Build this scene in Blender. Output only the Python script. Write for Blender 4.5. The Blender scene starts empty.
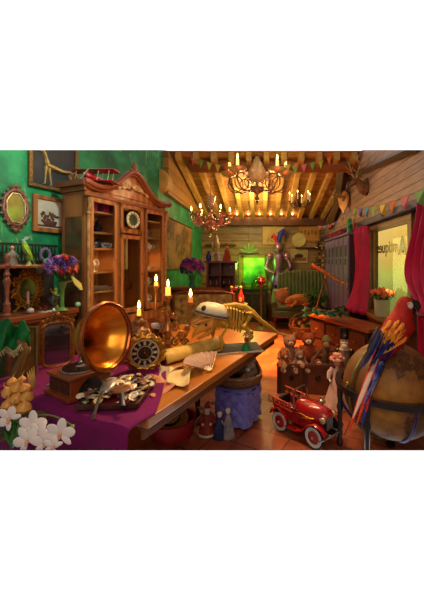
import bpy, bmesh, math, random
from mathutils import Vector, Matrix, Euler, Quaternion
from mathutils.geometry import tessellate_polygon
R = math.radians
S = bpy.context.scene
COL = S.collection
rnd = random.Random(7)

# ------------------------------------------------------------------ camera
F, CX, CY, H = 300.0, 262.0, 262.0, 1.6      # focal length and vanishing point in px, eye height in m
cd = bpy.data.cameras.new('camera'); cam = bpy.data.objects.new('camera', cd); COL.objects.link(cam)
cam.location = (0, 0, H); cam.rotation_euler = (R(90), 0, 0)
cd.sensor_fit = 'VERTICAL'; cd.sensor_height = 36; cd.lens = 36 * F / 600
cd.shift_x = -(CX - 212) / 600; cd.shift_y = (CY - 300) / 600
cd.clip_start = .05; cd.clip_end = 200
S.camera = cam

# ------------------------------------------------------------------ world: plain white ahead where nothing is built, dim warm ambient fill added behind
def lin(c):
    c = c / 255.0
    return c / 12.92 if c <= .04045 else ((c + .055) / 1.055) ** 2.4
def L(c): return (lin(c[0]), lin(c[1]), lin(c[2]), 1)
W = bpy.data.worlds.new('world'); S.world = W; W.use_nodes = True
nt = W.node_tree; nt.nodes.clear()
tc = nt.nodes.new('ShaderNodeTexCoord'); sx = nt.nodes.new('ShaderNodeSeparateXYZ')
nt.links.new(tc.outputs['Generated'], sx.inputs[0])
rp = nt.nodes.new('ShaderNodeMapRange'); rp.inputs['From Min'].default_value = .30; rp.inputs['From Max'].default_value = .42
nt.links.new(sx.outputs['Y'], rp.inputs['Value'])
mx = nt.nodes.new('ShaderNodeMix'); mx.data_type = 'RGBA'
mx.inputs[6].default_value = (.15, .12, .11, 1); mx.inputs[7].default_value = (1, 1, 1, 1)
nt.links.new(rp.outputs[0], mx.inputs[0])
bg = nt.nodes.new('ShaderNodeBackground'); bg.inputs[1].default_value = 1.0
nt.links.new(mx.outputs[2], bg.inputs[0])
wo = nt.nodes.new('ShaderNodeOutputWorld'); nt.links.new(bg.outputs[0], wo.inputs[0])
S.view_settings.view_transform = 'Standard'; S.view_settings.look = 'None'
S.view_settings.exposure = 0.4; S.view_settings.gamma = 1; S.view_settings.use_curve_mapping = False

# ------------------------------------------------------------------ lights of the room, with added fill lights
def light(name, kind, loc, energy, col, size=.1, rot=None, spot=None, blend=.6, target=None):
    d = bpy.data.lights.new(name, kind); d.energy = energy; d.color = L(col)[:3]
    if kind == 'AREA': d.size = size
    elif kind == 'SPOT': d.shadow_soft_size = size; d.spot_size = R(spot); d.spot_blend = blend
    elif kind == 'SUN': d.angle = size
    else: d.shadow_soft_size = size
    o = bpy.data.objects.new(name, d); COL.objects.link(o); o.location = loc
    if target is not None:
        o.rotation_euler = (Vector(target) - Vector(loc)).to_track_quat('-Z', 'Y').to_euler()
    elif rot: o.rotation_euler = rot
    return o
light('front_fill', 'AREA', (-.3, -.6, 3.0), 27, (255, 226, 190), 1.6, target=(-1.0, 3.0, 1.3))  # added fill from behind the camera, no window built there
light('green_wall_spot', 'SPOT', (-1.0, 2.1, 3.3), 95, (225, 255, 235), .12, target=(-2.35, 3.0, 2.0), spot=75, blend=.9)  # pale green spot aimed at the left wall, no fixture modelled
light('ceiling_spot', 'SPOT', (.15, 5.0, 3.4), 3600, (255, 158, 70), .06, target=(.3, 5.35, 0), spot=44, blend=.9)
light('floor_spot_front', 'SPOT', (.2, 3.2, 3.0), 65, (255, 200, 150), .1, target=(.25, 2.95, 0), spot=60, blend=1)
light('back_fill', 'POINT', (-.2, 6.7, 2.7), 80, (255, 205, 140), .25)  # added fill to lift the back of the shop, no lamp hangs here
light('window_glow', 'AREA', (1.72, 4.1, 1.55), 9, (255, 235, 140), .8, rot=(0, R(-90), 0))
light('green_niche_lamp', 'POINT', (-.35, 8.05, 1.5), 9, (110, 255, 60), .1)
for cx_, cy_ in ((.24, .1), (1.02, .1)):
    for z_, q_ in ((2.29, 0), (1.72, .15), (1.25, .15)): light('cabinet_shelf_fill', 'AREA', (-1.86 + .366 * (cx_ - q_) - .9306 * cy_, 3.15 + .9306 * (cx_ - q_) + .366 * cy_, z_), (7 if q_ == 0 else 2.2), (255, 205, 140), (.16 if q_ == 0 else .05))  # added lights to brighten the shelves, no fittings in the cabinet
light('bunting_fill', 'POINT', (.3, 4.4, 2.95), 16, (255, 205, 140), .2)  # added fill for the front bunting, deer head and boards
light('table_fill_spot', 'SPOT', (-.3, 3.3, 3.1), 170, (255, 200, 115), .15, target=(-.5, 2.9, .8), spot=100, blend=1)  # added warm light on the table from above, no lamp there
light('cabinet_front_fill', 'POINT', (-.75, 3.1, 2.5), 20, (255, 190, 110), .12)  # added local warm fill in the air before the cabinet

# ------------------------------------------------------------------ helpers
def at(px, py, Y): return Vector(((px - CX) / F * Y, Y, H - (py - CY) / F * Y))
def on(px, py, z):                              # where the sight line meets a level surface
    Y = F * (H - z) / (py - CY); return Vector(((px - CX) / F * Y, Y, z))
MATS = {}
def mat(name, col, rough=.6, metal=0.0, col2=None, scale=6, amt=.5, bump=0.0, bscale=None, emit=0, trans=0, ior=1.45, kind='noise', stretch=(1, 1, 1), coat=0, sheen=0, alpha=1):
    if name in MATS: return MATS[name]
    m = bpy.data.materials.new(name); m.use_nodes = True; n = m.node_tree; b = n.nodes['Principled BSDF']
    b.inputs['Roughness'].default_value = rough; b.inputs['Metallic'].default_value = metal
    if coat: b.inputs['Coat Weight'].default_value = coat
    if sheen: b.inputs['Sheen Weight'].default_value = sheen
    b.inputs['Transmission Weight'].default_value = trans; b.inputs['IOR'].default_value = ior
    if alpha < 1: b.inputs['Alpha'].default_value = alpha
    if col2 is None: col2 = tuple(max(0, c * .72) for c in col)
    t = n.nodes.new('ShaderNodeTexCoord'); mp = n.nodes.new('ShaderNodeMapping'); mp.inputs['Scale'].default_value = stretch
    n.links.new(t.outputs['Object'], mp.inputs[0])
    if kind == 'noise':
        x = n.nodes.new('ShaderNodeTexNoise'); x.inputs['Scale'].default_value = scale; x.inputs['Detail'].default_value = 5; fo = x.outputs['Fac']
    elif kind == 'wave':
        x = n.nodes.new('ShaderNodeTexWave'); x.inputs['Scale'].default_value = scale; x.inputs['Distortion'].default_value = 5; x.inputs['Detail'].default_value = 3; fo = x.outputs['Fac']
    elif kind == 'voronoi':
        x = n.nodes.new('ShaderNodeTexVoronoi'); x.inputs['Scale'].default_value = scale; fo = x.outputs['Distance']
    n.links.new(mp.outputs[0], x.inputs['Vector'])
    cr = n.nodes.new('ShaderNodeValToRGB'); cr.color_ramp.elements[0].position = .5 - amt * .5; cr.color_ramp.elements[1].position = .5 + amt * .5
    cr.color_ramp.elements[0].color = L(col2); cr.color_ramp.elements[1].color = L(col)
    n.links.new(fo, cr.inputs[0]); n.links.new(cr.outputs[0], b.inputs['Base Color'])
    if emit:
        b.inputs['Emission Strength'].default_value = emit; b.inputs['Emission Color'].default_value = L(col)
    if bump:
        y = n.nodes.new('ShaderNodeTexNoise'); y.inputs['Scale'].default_value = bscale or scale * 3; y.inputs['Detail'].default_value = 4
        n.links.new(mp.outputs[0], y.inputs['Vector'])
        bu = n.nodes.new('ShaderNodeBump'); bu.inputs['Strength'].default_value = bump; bu.inputs['Distance'].default_value = .02
        n.links.new(y.outputs['Fac'], bu.inputs['Height']); n.links.new(bu.outputs[0], b.inputs['Normal'])
    MATS[name] = m; return m

class MB:
    """collects shapes; build() links them as ONE mesh object"""
    def __init__(s): s.v = []; s.f = []; s.mi = []; s.m = 0; s.M = Matrix.Identity(4)
    def mt(s, i): s.m = i; return s
    def add(s, vs, fs):
        o = len(s.v); s.v += [s.M @ Vector(p) for p in vs]
        for f in fs: s.f.append([o + i for i in f]); s.mi.append(s.m)
        return s
    def box(s, c, d, rot=None):
        c = Vector(c); E = Euler(rot).to_matrix() if rot else Matrix.Identity(3)
        vs = [c + E @ Vector((x * d[0] / 2, y * d[1] / 2, z * d[2] / 2)) for x in (-1, 1) for y in (-1, 1) for z in (-1, 1)]
        return s.add(vs, [(0, 1, 3, 2), (4, 6, 7, 5), (0, 4, 5, 1), (2, 3, 7, 6), (0, 2, 6, 4), (1, 5, 7, 3)])
    def bb(s, a, b):
        return s.box([(a[i] + b[i]) / 2 for i in range(3)], [abs(b[i] - a[i]) for i in range(3)])
    def tube(s, pts, rad, n=8, closed=False, flat=1.0):
        pts = [Vector(p) for p in pts]; k = len(pts)
        if not hasattr(rad, '__len__'): rad = [rad] * k
        vs = []; up = None
        for i, p in enumerate(pts):
            a = pts[(i - 1) % k] if closed or i > 0 else p; b = pts[(i + 1) % k] if closed or i < k - 1 else p
            t = (b - a); t = t.normalized() if t.length > 1e-9 else Vector((0, 0, 1))
            if up is None: up = Vector((0, 0, 1)) if abs(t.z) < .9 else Vector((1, 0, 0))
            u = up - t * up.dot(t)
            u = u.normalized() if u.length > 1e-6 else t.orthogonal().normalized()
            up = u; w = t.cross(u)
            for j in range(n):
                g = 2 * math.pi * j / n; vs.append(p + (u * math.cos(g) * flat + w * math.sin(g)) * max(rad[i], 1e-4))
        fs = [(i * n + j, i * n + (j + 1) % n, ((i + 1) % k) * n + (j + 1) % n, ((i + 1) % k) * n + j) for i in range(k if closed else k - 1) for j in range(n)]
        if not closed: fs += [tuple(range(n))[::-1], tuple((k - 1) * n + j for j in range(n))]
        return s.add(vs, fs)
    def cyl(s, a, b, r0, r1=None, n=12): return s.tube([a, b], [r0, r0 if r1 is None else r1], n)
    def ball(s, c, r, n=12, m=8, rot=None):
        c = Vector(c); r = (r, r, r) if not hasattr(r, '__len__') else r
        E = Euler(rot).to_matrix() if rot else Matrix.Identity(3)
        vs = [c + E @ Vector((0, 0, r[2]))]
        for i in range(1, m):
            p = math.pi * i / m
            for j in range(n):
                g = 2 * math.pi * j / n; vs.append(c + E @ Vector((r[0] * math.sin(p) * math.cos(g), r[1] * math.sin(p) * math.sin(g), r[2] * math.cos(p))))
        vs.append(c + E @ Vector((0, 0, -r[2]))); e = len(vs) - 1
        fs = [(0, 1 + j, 1 + (j + 1) % n) for j in range(n)]
        for i in range(m - 2):
            fs += [(1 + i * n + j, 1 + (i + 1) * n + j, 1 + (i + 1) * n + (j + 1) % n, 1 + i * n + (j + 1) % n) for j in range(n)]
        fs += [(e, 1 + (m - 2) * n + (j + 1) % n, 1 + (m - 2) * n + j) for j in range(n)]
        return s.add(vs, fs)
    def lathe(s, prof, c=(0, 0, 0), n=20, rot=None, sx=1, sy=1, wob=None, cap=True):
        c = Vector(c); E = Euler(rot).to_matrix() if rot else Matrix.Identity(3); k = len(prof)
        vs = [c + E @ Vector((max(r, 1e-4) * (wob(j, i) if wob else 1) * math.cos(2 * math.pi * j / n) * sx, max(r, 1e-4) * (wob(j, i) if wob else 1) * math.sin(2 * math.pi * j / n) * sy, z)) for i, (r, z) in enumerate(prof) for j in range(n)]
        fs = [(i * n + j, i * n + (j + 1) % n, (i + 1) * n + (j + 1) % n, (i + 1) * n + j) for i in range(k - 1) for j in range(n)]
        if cap: fs += [tuple(range(n))[::-1], tuple((k - 1) * n + j for j in range(n))]
        return s.add(vs, fs)
    def prism(s, poly, t, M=None):               # outline in local x,z extruded along local y by t
        k = len(poly); M = M or Matrix.Identity(4)
        vs = [M @ Vector((x, 0, z)) for x, z in poly] + [M @ Vector((x, t, z)) for x, z in poly]
        tr = tessellate_polygon([[Vector((x, z, 0)) for x, z in poly]])
        fs = [tuple(a) for a in tr] + [tuple(i + k for i in a[::-1]) for a in tr]
        fs += [(i, (i + 1) % k, (i + 1) % k + k, i + k) for i in range(k)]
        return s.add(vs, fs)
    def grid(s, fn, nu, nv, t=0.0):              # surface fn(u,v) -> point
        vs = [Vector(fn(i / nu, j / nv)) for i in range(nu + 1) for j in range(nv + 1)]
        q = nv + 1
        return s.add(vs, [(i * q + j, (i + 1) * q + j, (i + 1) * q + j + 1, i * q + j + 1) for i in range(nu) for j in range(nv)])
    def ring(s, c, r, t, n=32, m=6, rot=None, sx=1, sz=1):     # torus lying in local x,z
        c = Vector(c); E = Euler(rot).to_matrix() if rot else Matrix.Identity(3)
        return s.tube([c + E @ Vector((r * sx * math.cos(2 * math.pi * i / n), 0, r * sz * math.sin(2 * math.pi * i / n))) for i in range(n)], t, m, closed=True)
    def build(s, name, mats, parent=None, smooth=True, bevel=0, remesh=0, solid=0, sub=0, crop=False, loc=None, rot=None, smoothit=0):
        me = bpy.data.meshes.new(name); me.from_pydata([tuple(v) for v in s.v], [], s.f)
        if not isinstance(mats, (list, tuple)): mats = [mats]
        for m in mats: me.materials.append(m)
        for p, i in zip(me.polygons, s.mi): p.material_index = i
        bm = bmesh.new(); bm.from_mesh(me); bmesh.ops.recalc_face_normals(bm, faces=bm.faces); bm.to_mesh(me); bm.free()
        if smooth:
            me.polygons.foreach_set('use_smooth', [True] * len(me.polygons))
            try: me.set_sharp_from_angle(angle=R(38))
            except Exception: pass
        o = bpy.data.objects.new(name, me); COL.objects.link(o)
        if parent: o.parent = parent
        if loc is not None: o.location = loc
        if rot is not None: o.rotation_euler = rot
        if crop: CROP.append(o)
        if remesh:
            r = o.modifiers.new('r', 'REMESH'); r.mode = 'VOXEL'; r.voxel_size = remesh; r.use_smooth_shade = True
            if smoothit: q = o.modifiers.new('s', 'SMOOTH'); q.factor = .5; q.iterations = smoothit
        if bevel: b = o.modifiers.new('b', 'BEVEL'); b.width = bevel; b.segments = 2; b.limit_method = 'ANGLE'
        if solid: q = o.modifiers.new('t', 'SOLIDIFY'); q.thickness = solid; q.offset = 0
        if sub: q = o.modifiers.new('u', 'SUBSURF'); q.levels = sub; q.render_levels = sub
        return o
CROP = []
def tag(o, label=None, cat=None, group=None, kind=None):
    if label: o['label'] = label
    if cat: o['category'] = cat
    if group: o['group'] = group
    if kind: o['kind'] = kind
    return o
def struct(o): o['kind'] = 'structure'; return o
def thing(name, label, cat, loc=(0, 0, 0), rz=0, group=None, sc=1, rot=None):
    o = bpy.data.objects.new(name, None); COL.objects.link(o); o.empty_display_size = .05
    o.location = loc; o.rotation_euler = rot if rot is not None else (0, 0, rz); o.scale = (sc, sc, sc)
    return tag(o, label, cat, group)
def copy_tree(o, parent=None):
    c = o.copy(); COL.objects.link(c); c.parent = parent
    for ch in list(o.children): copy_tree(ch, c)
    return c
def rep(o, loc, label, rz=None, sc=None, rot=None, group=None):
    c = copy_tree(o); c.location = loc; c['label'] = label
    if rz is not None: c.rotation_euler = (0, 0, rz)
    if rot is not None: c.rotation_euler = rot
    if sc is not None: c.scale = (sc, sc, sc)
    if group: c['group'] = group
    return c
def arc(c, r, a0, a1, n, plane='xz', sz=1):
    out = []
    for i in range(n + 1):
        a = R(a0 + (a1 - a0) * i / n); x = r * math.cos(a); z = r * math.sin(a) * sz
        out.append(Vector(c) + (Vector((x, 0, z)) if plane == 'xz' else Vector((x, z, 0)) if plane == 'xy' else Vector((0, x, z))))
    return out
def scroll(c, r, turns=1.4, s=1, a0=0, n=18, plane='xz'):        # spiral line
    out = []
    for i in range(n + 1):
        q = i / n; a = R(a0) + s * q * turns * 2 * math.pi; rr = r * (1 - .85 * q)
        out.append(Vector(c) + (Vector((rr * math.cos(a), 0, rr * math.sin(a))) if plane == 'xz' else Vector((rr * math.cos(a), rr * math.sin(a), 0))))
    return out
def bez(a, b, c, d, n=10):
    a, b, c, d = map(Vector, (a, b, c, d)); o = []
    for i in range(n + 1):
        t = i / n; o.append(a * (1 - t) ** 3 + b * 3 * t * (1 - t) ** 2 + c * 3 * t * t * (1 - t) + d * t ** 3)
    return o
def basis(x, y, z, o):                           # matrix from three axes and an origin
    return Matrix(((x[0], y[0], z[0], o[0]), (x[1], y[1], z[1], o[1]), (x[2], y[2], z[2], o[2]), (0, 0, 0, 1)))

# ------------------------------------------------------------------ shared materials
wood = mat('warm_wood', (170, 106, 56), .4, 0, (134, 78, 40), 3, .9, .05, 20, kind='wave', stretch=(1, 1, .25), coat=.3)
wood_d = mat('dark_wood', (84, 48, 28), .4, 0, (58, 32, 20), 4, .9, .05, 20, kind='wave', stretch=(1, 1, .3), coat=.2)
wood_r = mat('red_wood', (138, 72, 40), .38, 0, (92, 42, 26), 5, .6, coat=.3)
wood_back = mat('cabinet_back_wood', (206, 152, 92), .6, 0, (176, 120, 68), 5, .6)
gold = mat('gold', (226, 168, 70), .32, .85, (120, 76, 26), 30, .7, .3, 60)
gold_d = mat('old_gold', (168, 120, 60), .45, .6, (74, 44, 22), 40, .7, .4, 80)
brass = mat('brass', (214, 158, 62), .25, .9, (150, 96, 30), 8)
bronze = mat('bronze', (120, 78, 40), .35, .8, (52, 30, 18), 20)
silver = mat('silver', (215, 210, 200), .3, .6, (110, 100, 95), 14)
iron = mat('dark_iron', (70, 56, 48), .4, .7, (34, 26, 24), 12)
black = mat('black', (20, 18, 20), .4, 0, (12, 10, 12), 10)
white = mat('white_glaze', (235, 230, 222), .25, 0, (200, 195, 188), 10)
cream = mat('cream_wax', (250, 225, 150), .5, 0, (235, 190, 100), 10)
red = mat('red_paint', (178, 24, 26), .25, 0, (130, 14, 18), 6, coat=.5)
flame = mat('flame', (255, 214, 110), .5, emit=14)
leaf = mat('leaf_green', (52, 110, 40), .5, 0, (20, 62, 22), 20)
crystal = mat('crystal', (255, 235, 225), .05, 0, (255, 225, 210), 5, trans=.75)
pane = mat('clear_glass', (240, 246, 244), .04, 0, (236, 242, 240), 3, trans=1, ior=1.1)

# ------------------------------------------------------------------ the setting
def node_mat(name, build):
    m = bpy.data.materials.new(name); m.use_nodes = True; build(m.node_tree, m.node_tree.nodes['Principled BSDF']); MATS[name] = m; return m
def nd(n, t, **k):
    x = n.nodes.new(t)
    for a, b in k.items():
        if a in x.inputs: x.inputs[a].default_value = b
        else: setattr(x, a, b)
    return x
def ramp(n, fac, stops):
    c = n.nodes.new('ShaderNodeValToRGB')
    while len(c.color_ramp.elements) < len(stops): c.color_ramp.elements.new(.5)
    for e, (p, co) in zip(c.color_ramp.elements, stops): e.position = p; e.color = L(co) if len(co) == 3 else co
    n.links.new(fac, c.inputs[0]); return c
def f_tiles(n, b):
    t = nd(n, 'ShaderNodeTexCoord'); mp = nd(n, 'ShaderNodeMapping'); mp.inputs['Rotation'].default_value = (0, 0, R(28)); n.links.new(t.outputs['Object'], mp.inputs[0])
    br = nd(n, 'ShaderNodeTexBrick', Scale=1.0); br.inputs['Brick Width'].default_value = .42; br.inputs['Row Height'].default_value = .28
    br.inputs['Mortar Size'].default_value = .008; br.inputs['Mortar Smooth'].default_value = .3
    br.inputs['Color1'].default_value = L((176, 100, 68)); br.inputs['Color2'].default_value = L((150, 78, 54)); br.inputs['Mortar'].default_value = L((96, 54, 40))
    n.links.new(mp.outputs[0], br.inputs['Vector'])
    no = nd(n, 'ShaderNodeTexNoise', Scale=5.0, Detail=8.0); n.links.new(mp.outputs[0], no.inputs['Vector'])
    c = ramp(n, no.outputs['Fac'], [(.3, (120, 84, 72)), (.55, (255, 235, 220)), (.8, (255, 255, 250))])
    m = nd(n, 'ShaderNodeMix', data_type='RGBA', blend_type='MULTIPLY'); m.inputs[0].default_value = .6
    n.links.new(br.outputs['Color'], m.inputs[6]); n.links.new(c.outputs[0], m.inputs[7]); n.links.new(m.outputs[2], b.inputs['Base Color'])
    bu = nd(n, 'ShaderNodeBump', Strength=.35, Distance=.01); n.links.new(no.outputs['Fac'], bu.inputs['Height']); n.links.new(bu.outputs[0], b.inputs['Normal'])
    b.inputs['Roughness'].default_value = .42
def f_green(n, b):
    t = nd(n, 'ShaderNodeTexCoord')
    v = nd(n, 'ShaderNodeTexNoise', Scale=3.5, Detail=6.0, Roughness=.6); n.links.new(t.outputs['Object'], v.inputs['Vector'])
    c = ramp(n, v.outputs['Fac'], [(.3, (8, 84, 58)), (.5, (20, 124, 80)), (.68, (40, 158, 100))])
    mp = nd(n, 'ShaderNodeMapping'); mp.inputs['Scale'].default_value = (1, 1, .45); n.links.new(t.outputs['Object'], mp.inputs[0])
    w = nd(n, 'ShaderNodeTexNoise', Scale=11.0, Detail=3.0, Roughness=.55, Distortion=1.2); n.links.new(mp.outputs[0], w.inputs['Vector'])
    k = ramp(n, w.outputs['Fac'], [(.63, (0, 0, 0)), (.71, (255, 255, 255))])
    m = nd(n, 'ShaderNodeMix', data_type='RGBA'); n.links.new(k.outputs[0], m.inputs[0]); n.links.new(c.outputs[0], m.inputs[6]); m.inputs[7].default_value = L((120, 168, 96))
    n.links.new(m.outputs[2], b.inputs['Base Color']); b.inputs['Roughness'].default_value = .55
def planks(axis, w, ca, cb, gap=(30, 20, 14)):   # boards of width w stacked along one axis, with grain
    def g(n, b):
        t = nd(n, 'ShaderNodeTexCoord'); s = nd(n, 'ShaderNodeSeparateXYZ'); n.links.new(t.outputs['Object'], s.inputs[0])
        dv = nd(n, 'ShaderNodeMath', operation='DIVIDE'); dv.inputs[1].default_value = w; n.links.new(s.outputs[axis], dv.inputs[0])
        fl = nd(n, 'ShaderNodeMath', operation='FLOOR'); n.links.new(dv.outputs[0], fl.inputs[0])
        fr = nd(n, 'ShaderNodeMath', operation='FRACT'); n.links.new(dv.outputs[0], fr.inputs[0])
        wn = nd(n, 'ShaderNodeTexWhiteNoise', noise_dimensions='1D'); n.links.new(fl.outputs[0], wn.inputs['W'])
        no = nd(n, 'ShaderNodeTexNoise', Scale=4.0, Detail=6.0); mp = nd(n, 'ShaderNodeMapping')
        mp.inputs['Scale'].default_value = {'X': (6, 1, 6), 'Y': (1, 6, 6), 'Z': (1, 1, 7)}[axis]
        n.links.new(t.outputs['Object'], mp.inputs[0]); n.links.new(mp.outputs[0], no.inputs['Vector'])
        ad = nd(n, 'ShaderNodeMath', operation='MULTIPLY_ADD'); n.links.new(wn.outputs['Value'], ad.inputs[0]); ad.inputs[1].default_value = .5; n.links.new(no.outputs['Fac'], ad.inputs[2])
        c = ramp(n, ad.outputs[0], [(.35, cb), (1.0, ca)])
        e = ramp(n, fr.outputs[0], [(0, (0, 0, 0)), (.06, (255, 255, 255)), (.94, (255, 255, 255)), (1, (0, 0, 0))])
        m = nd(n, 'ShaderNodeMix', data_type='RGBA'); n.links.new(e.outputs[0], m.inputs[0]); m.inputs[6].default_value = L(gap); n.links.new(c.outputs[0], m.inputs[7])
        n.links.new(m.outputs[2], b.inputs['Base Color']); b.inputs['Roughness'].default_value = .5
        bu = nd(n, 'ShaderNodeBump', Strength=.5, Distance=.01); n.links.new(e.outputs[0], bu.inputs['Height']); n.links.new(bu.outputs[0], b.inputs['Normal'])
    return g
m_floor = node_mat('terracotta_floor', f_tiles)
m_green = node_mat('worn_green_wallpaper', f_green)
m_plank_r = node_mat('right_wall_boards', planks('Z', .115, (176, 148, 136), (122, 98, 92)))
m_ceil = node_mat('ceiling_boards', planks('Y', .17, (196, 150, 80), (144, 104, 52)))
m_back = node_mat('back_wall_boards', planks('Z', .2, (146, 124, 74), (84, 74, 46)))
m_fascia = node_mat('fascia_boards', planks('Z', .19, (160, 118, 58), (116, 80, 38)))
beam_m = mat('beam_wood', (206, 170, 92), .6, 0, (150, 114, 56), 5, .6, .2, 18)
beam_d = mat('dark_beam', (92, 60, 36), .6, 0, (52, 34, 22), 5, .6, .2, 18)
blue_m = mat('blue_painted_wood', (60, 62, 110), .5, 0, (34, 36, 72), 6)

YB, XR, XL = 8.6, 1.8, -1.72
def roof(Y): return 2.86 + .23 * (YB - Y)
def cut(Y): return H + .3733 * Y
U = Vector((.366, .9306, 0)); N = Vector((.9306, -.366, 0)); W0 = Vector((-2.35, 3.35, 0))     # left wall: direction, normal into the room, a point
b = MB(); b.bb((-4, 2.553, -.004), (2.4, YB + .1, 0)); struct(b.build('floor', m_floor, smooth=False))
# left wall, with a top that rises with the roof
t0, t1 = -2.3, 1.72
pa, pb = W0 + U * t0, W0 + U * t1
def lowcut(Y): return max(0, H - .6267 * Y)
b = MB(); q = [(pa, 0), (pb, 0), (pb, cut(pb.y)), (pa, cut(pa.y))]
vs = [Vector((p.x, p.y, z)) for p, z in q]; vs += [v - N * .12 for v in vs]
b.add(vs, [(0, 1, 2, 3), (7, 6, 5, 4), (0, 4, 5, 1), (1, 5, 6, 2), (2, 6, 7, 3), (3, 7, 4, 0)])
struct(b.build('wall_left', m_green, smooth=False))
def wall_yz(x0, x1, pts, m, name):
    b = MB(); k = len(pts); vs = [(x0, y, z) for y, z in pts] + [(x1, y, z) for y, z in pts]
    tr = tessellate_polygon([[Vector((y, z, 0)) for y, z in pts]])
    b.add(vs, [tuple(a) for a in tr] + [tuple(i + k for i in a[::-1]) for a in tr] + [(i, (i + 1) % k, (i + 1) % k + k, i + k) for i in range(k)])
    return struct(b.build(name, m, smooth=False))
wall_yz(XL - .12, XL, [(4.95, 0), (YB, 0), (YB, 2.9), (5.4, 3.61), (4.95, cut(4.95))], m_green, 'wall_left_back')
b = MB(); b.bb((XL - .1, YB, 0), (XR + .12, YB + .12, 2.9)); struct(b.build('wall_back', m_back, smooth=False))
# right wall around the window (opening 3.55..5.0 deep, .82..2.1 high)
wy0, wy1, wz0, wz1 = 3.62, 4.95, .84, 2.1
for nm, pts in (('wall_right', [(3.2, 2.22), (YB, 2.22), (YB, roof(YB)), (5.4, roof(5.4)), (5.37, cut(5.37)), (3.2, cut(3.2))]),):
    wall_yz(XR, XR + .12, pts, m_plank_r, nm)
m_dark_r = mat('brown_lower_wall', (120, 92, 70), .6, 0, (80, 58, 44), 4)
b = MB(); b.bb((XR, wy1, 0), (XR + .12, YB, 2.22)).bb((XR, 1.3, 0), (XR + .12, wy0, 2.22)).bb((XR, wy0, 0), (XR + .12, wy1, wz0)).bb((XR, wy0, wz1), (XR + .12, wy1, 2.22))
struct(b.build('wall_right', m_dark_r, smooth=False))
b = MB(); b.bb((XR - .09, 3.2, 2.19), (XR, YB, 2.31)); struct(b.build('trim_1', blue_m, smooth=False, bevel=.01))
b = MB(); b.bb((XR - .05, wy0 - .1, wz1), (XR, wy1 + .1, wz1 + .09)).bb((XR - .05, wy0 - .1, wz0), (XR, wy0, wz1)).bb((XR - .05, wy1, wz0), (XR, wy1 + .1, wz1)).bb((XR + .02, wy0, wz0), (XR + .07, wy0 + .05, wz1)).bb((XR + .02, wy1 - .05, wz0), (XR + .07, wy1, wz1))
wf = struct(b.build('window_1', mat('window_frame_wood', (140, 110, 66), .5, 0, (96, 70, 40), 5), smooth=False, bevel=.005))
# glass with a warm yellow glow behind it
def f_glow(n, b):
    t = nd(n, 'ShaderNodeTexCoord'); s = nd(n, 'ShaderNodeSeparateXYZ'); n.links.new(t.outputs['Object'], s.inputs[0])
    no = nd(n, 'ShaderNodeTexNoise', Scale=1.6, Detail=3.0); n.links.new(t.outputs['Object'], no.inputs['Vector'])
    ad = nd(n, 'ShaderNodeMath', operation='MULTIPLY_ADD'); n.links.new(no.outputs['Fac'], ad.inputs[0]); ad.inputs[1].default_value = .7; n.links.new(s.outputs['Z'], ad.inputs[2])
    c = ramp(n, ad.outputs[0], [(.0, (110, 120, 26)), (.35, (168, 168, 34)), (.6, (200, 156, 36)), (1.0, (236, 184, 74))])
    mr = ad; n.links.new(c.outputs[0], b.inputs['Emission Color']); b.inputs['Emission Strength'].default_value = .9; b.inputs['Base Color'].default_value = (.05, .05, .03, 1)
    mp = nd(n, 'ShaderNodeMapRange'); mp.inputs['From Min'].default_value = 1.1; mp.inputs['From Max'].default_value = 2.7
    n.links.new(ad.outputs[0], mp.inputs['Value']); n.links.new(mp.outputs[0], c.inputs[0])
b = MB(); b.bb((2.9, 2.2, .2), (2.95, 7.6, 3.3)); o = struct(b.build('street_backdrop', node_mat('street_glow', f_glow), smooth=False)); o.name = 'street_glow_panel'  # emissive panel standing in for the light outside, not a wall
b = MB(); b.bb((XR + .04, wy0, wz0), (XR + .046, wy1, wz1)); b.build('glass_pane', pane, wf, smooth=False)
b = MB(); b.bb((XR - .22, wy0 - .12, wz0 - .05), (XR + .1, wy1 + .1, wz0)); struct(b.build('trim_2', mat('sill_wood', (150, 92, 50), .4, 0, (104, 58, 30), 6), smooth=False, bevel=.008))
# lettering on the glass, reads from the street
def text_obj(name, body, size, mt_, parent, M, ext=.002):
    cu = bpy.data.curves.new(name, 'FONT'); cu.body = body; cu.size = size; cu.extrude = ext; cu.align_x = 'CENTER'; cu.offset = .004
    o = bpy.data.objects.new(name, cu); COL.objects.link(o); dg = bpy.context.evaluated_depsgraph_get(); dg.update()
    me = bpy.data.meshes.new_from_object(o.evaluated_get(dg)); bpy.data.objects.remove(o)
    me.transform(M); me.materials.clear(); me.materials.append(mt_)
    r = bpy.data.objects.new(name, me); COL.objects.link(r); r.parent = parent; return r
letter = mat('painted_lettering', (40, 30, 12), .5, 0, (40, 32, 14), 8)
big = basis((0, 1, 0), (0, 0, 1), (1, 0, 0), (XR + .03, 4.0, 1.83))
t_ = text_obj('window_lettering', 'A', .34, letter, wf, basis((0, 1, 0), (0, 0, 1), (1, 0, 0), (XR + .03, 3.92, 1.70)))
t2_ = text_obj('window_lettering', 'ntiques', .24, letter, wf, basis((0, 1, 0), (0, 0, 1), (1, 0, 0), (XR + .03, 4.43, 1.74)))
b = MB()
for a0, r_ in ((0, .05), (1, .03)): b.tube([Vector((XR + .03, 3.70 + a0 * .2 + p.x, 1.735 + p.z)) for p in scroll((0, 0, 0), r_, 1.2)], .006, 5)
b.build('window_flourish', letter, wf)

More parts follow.
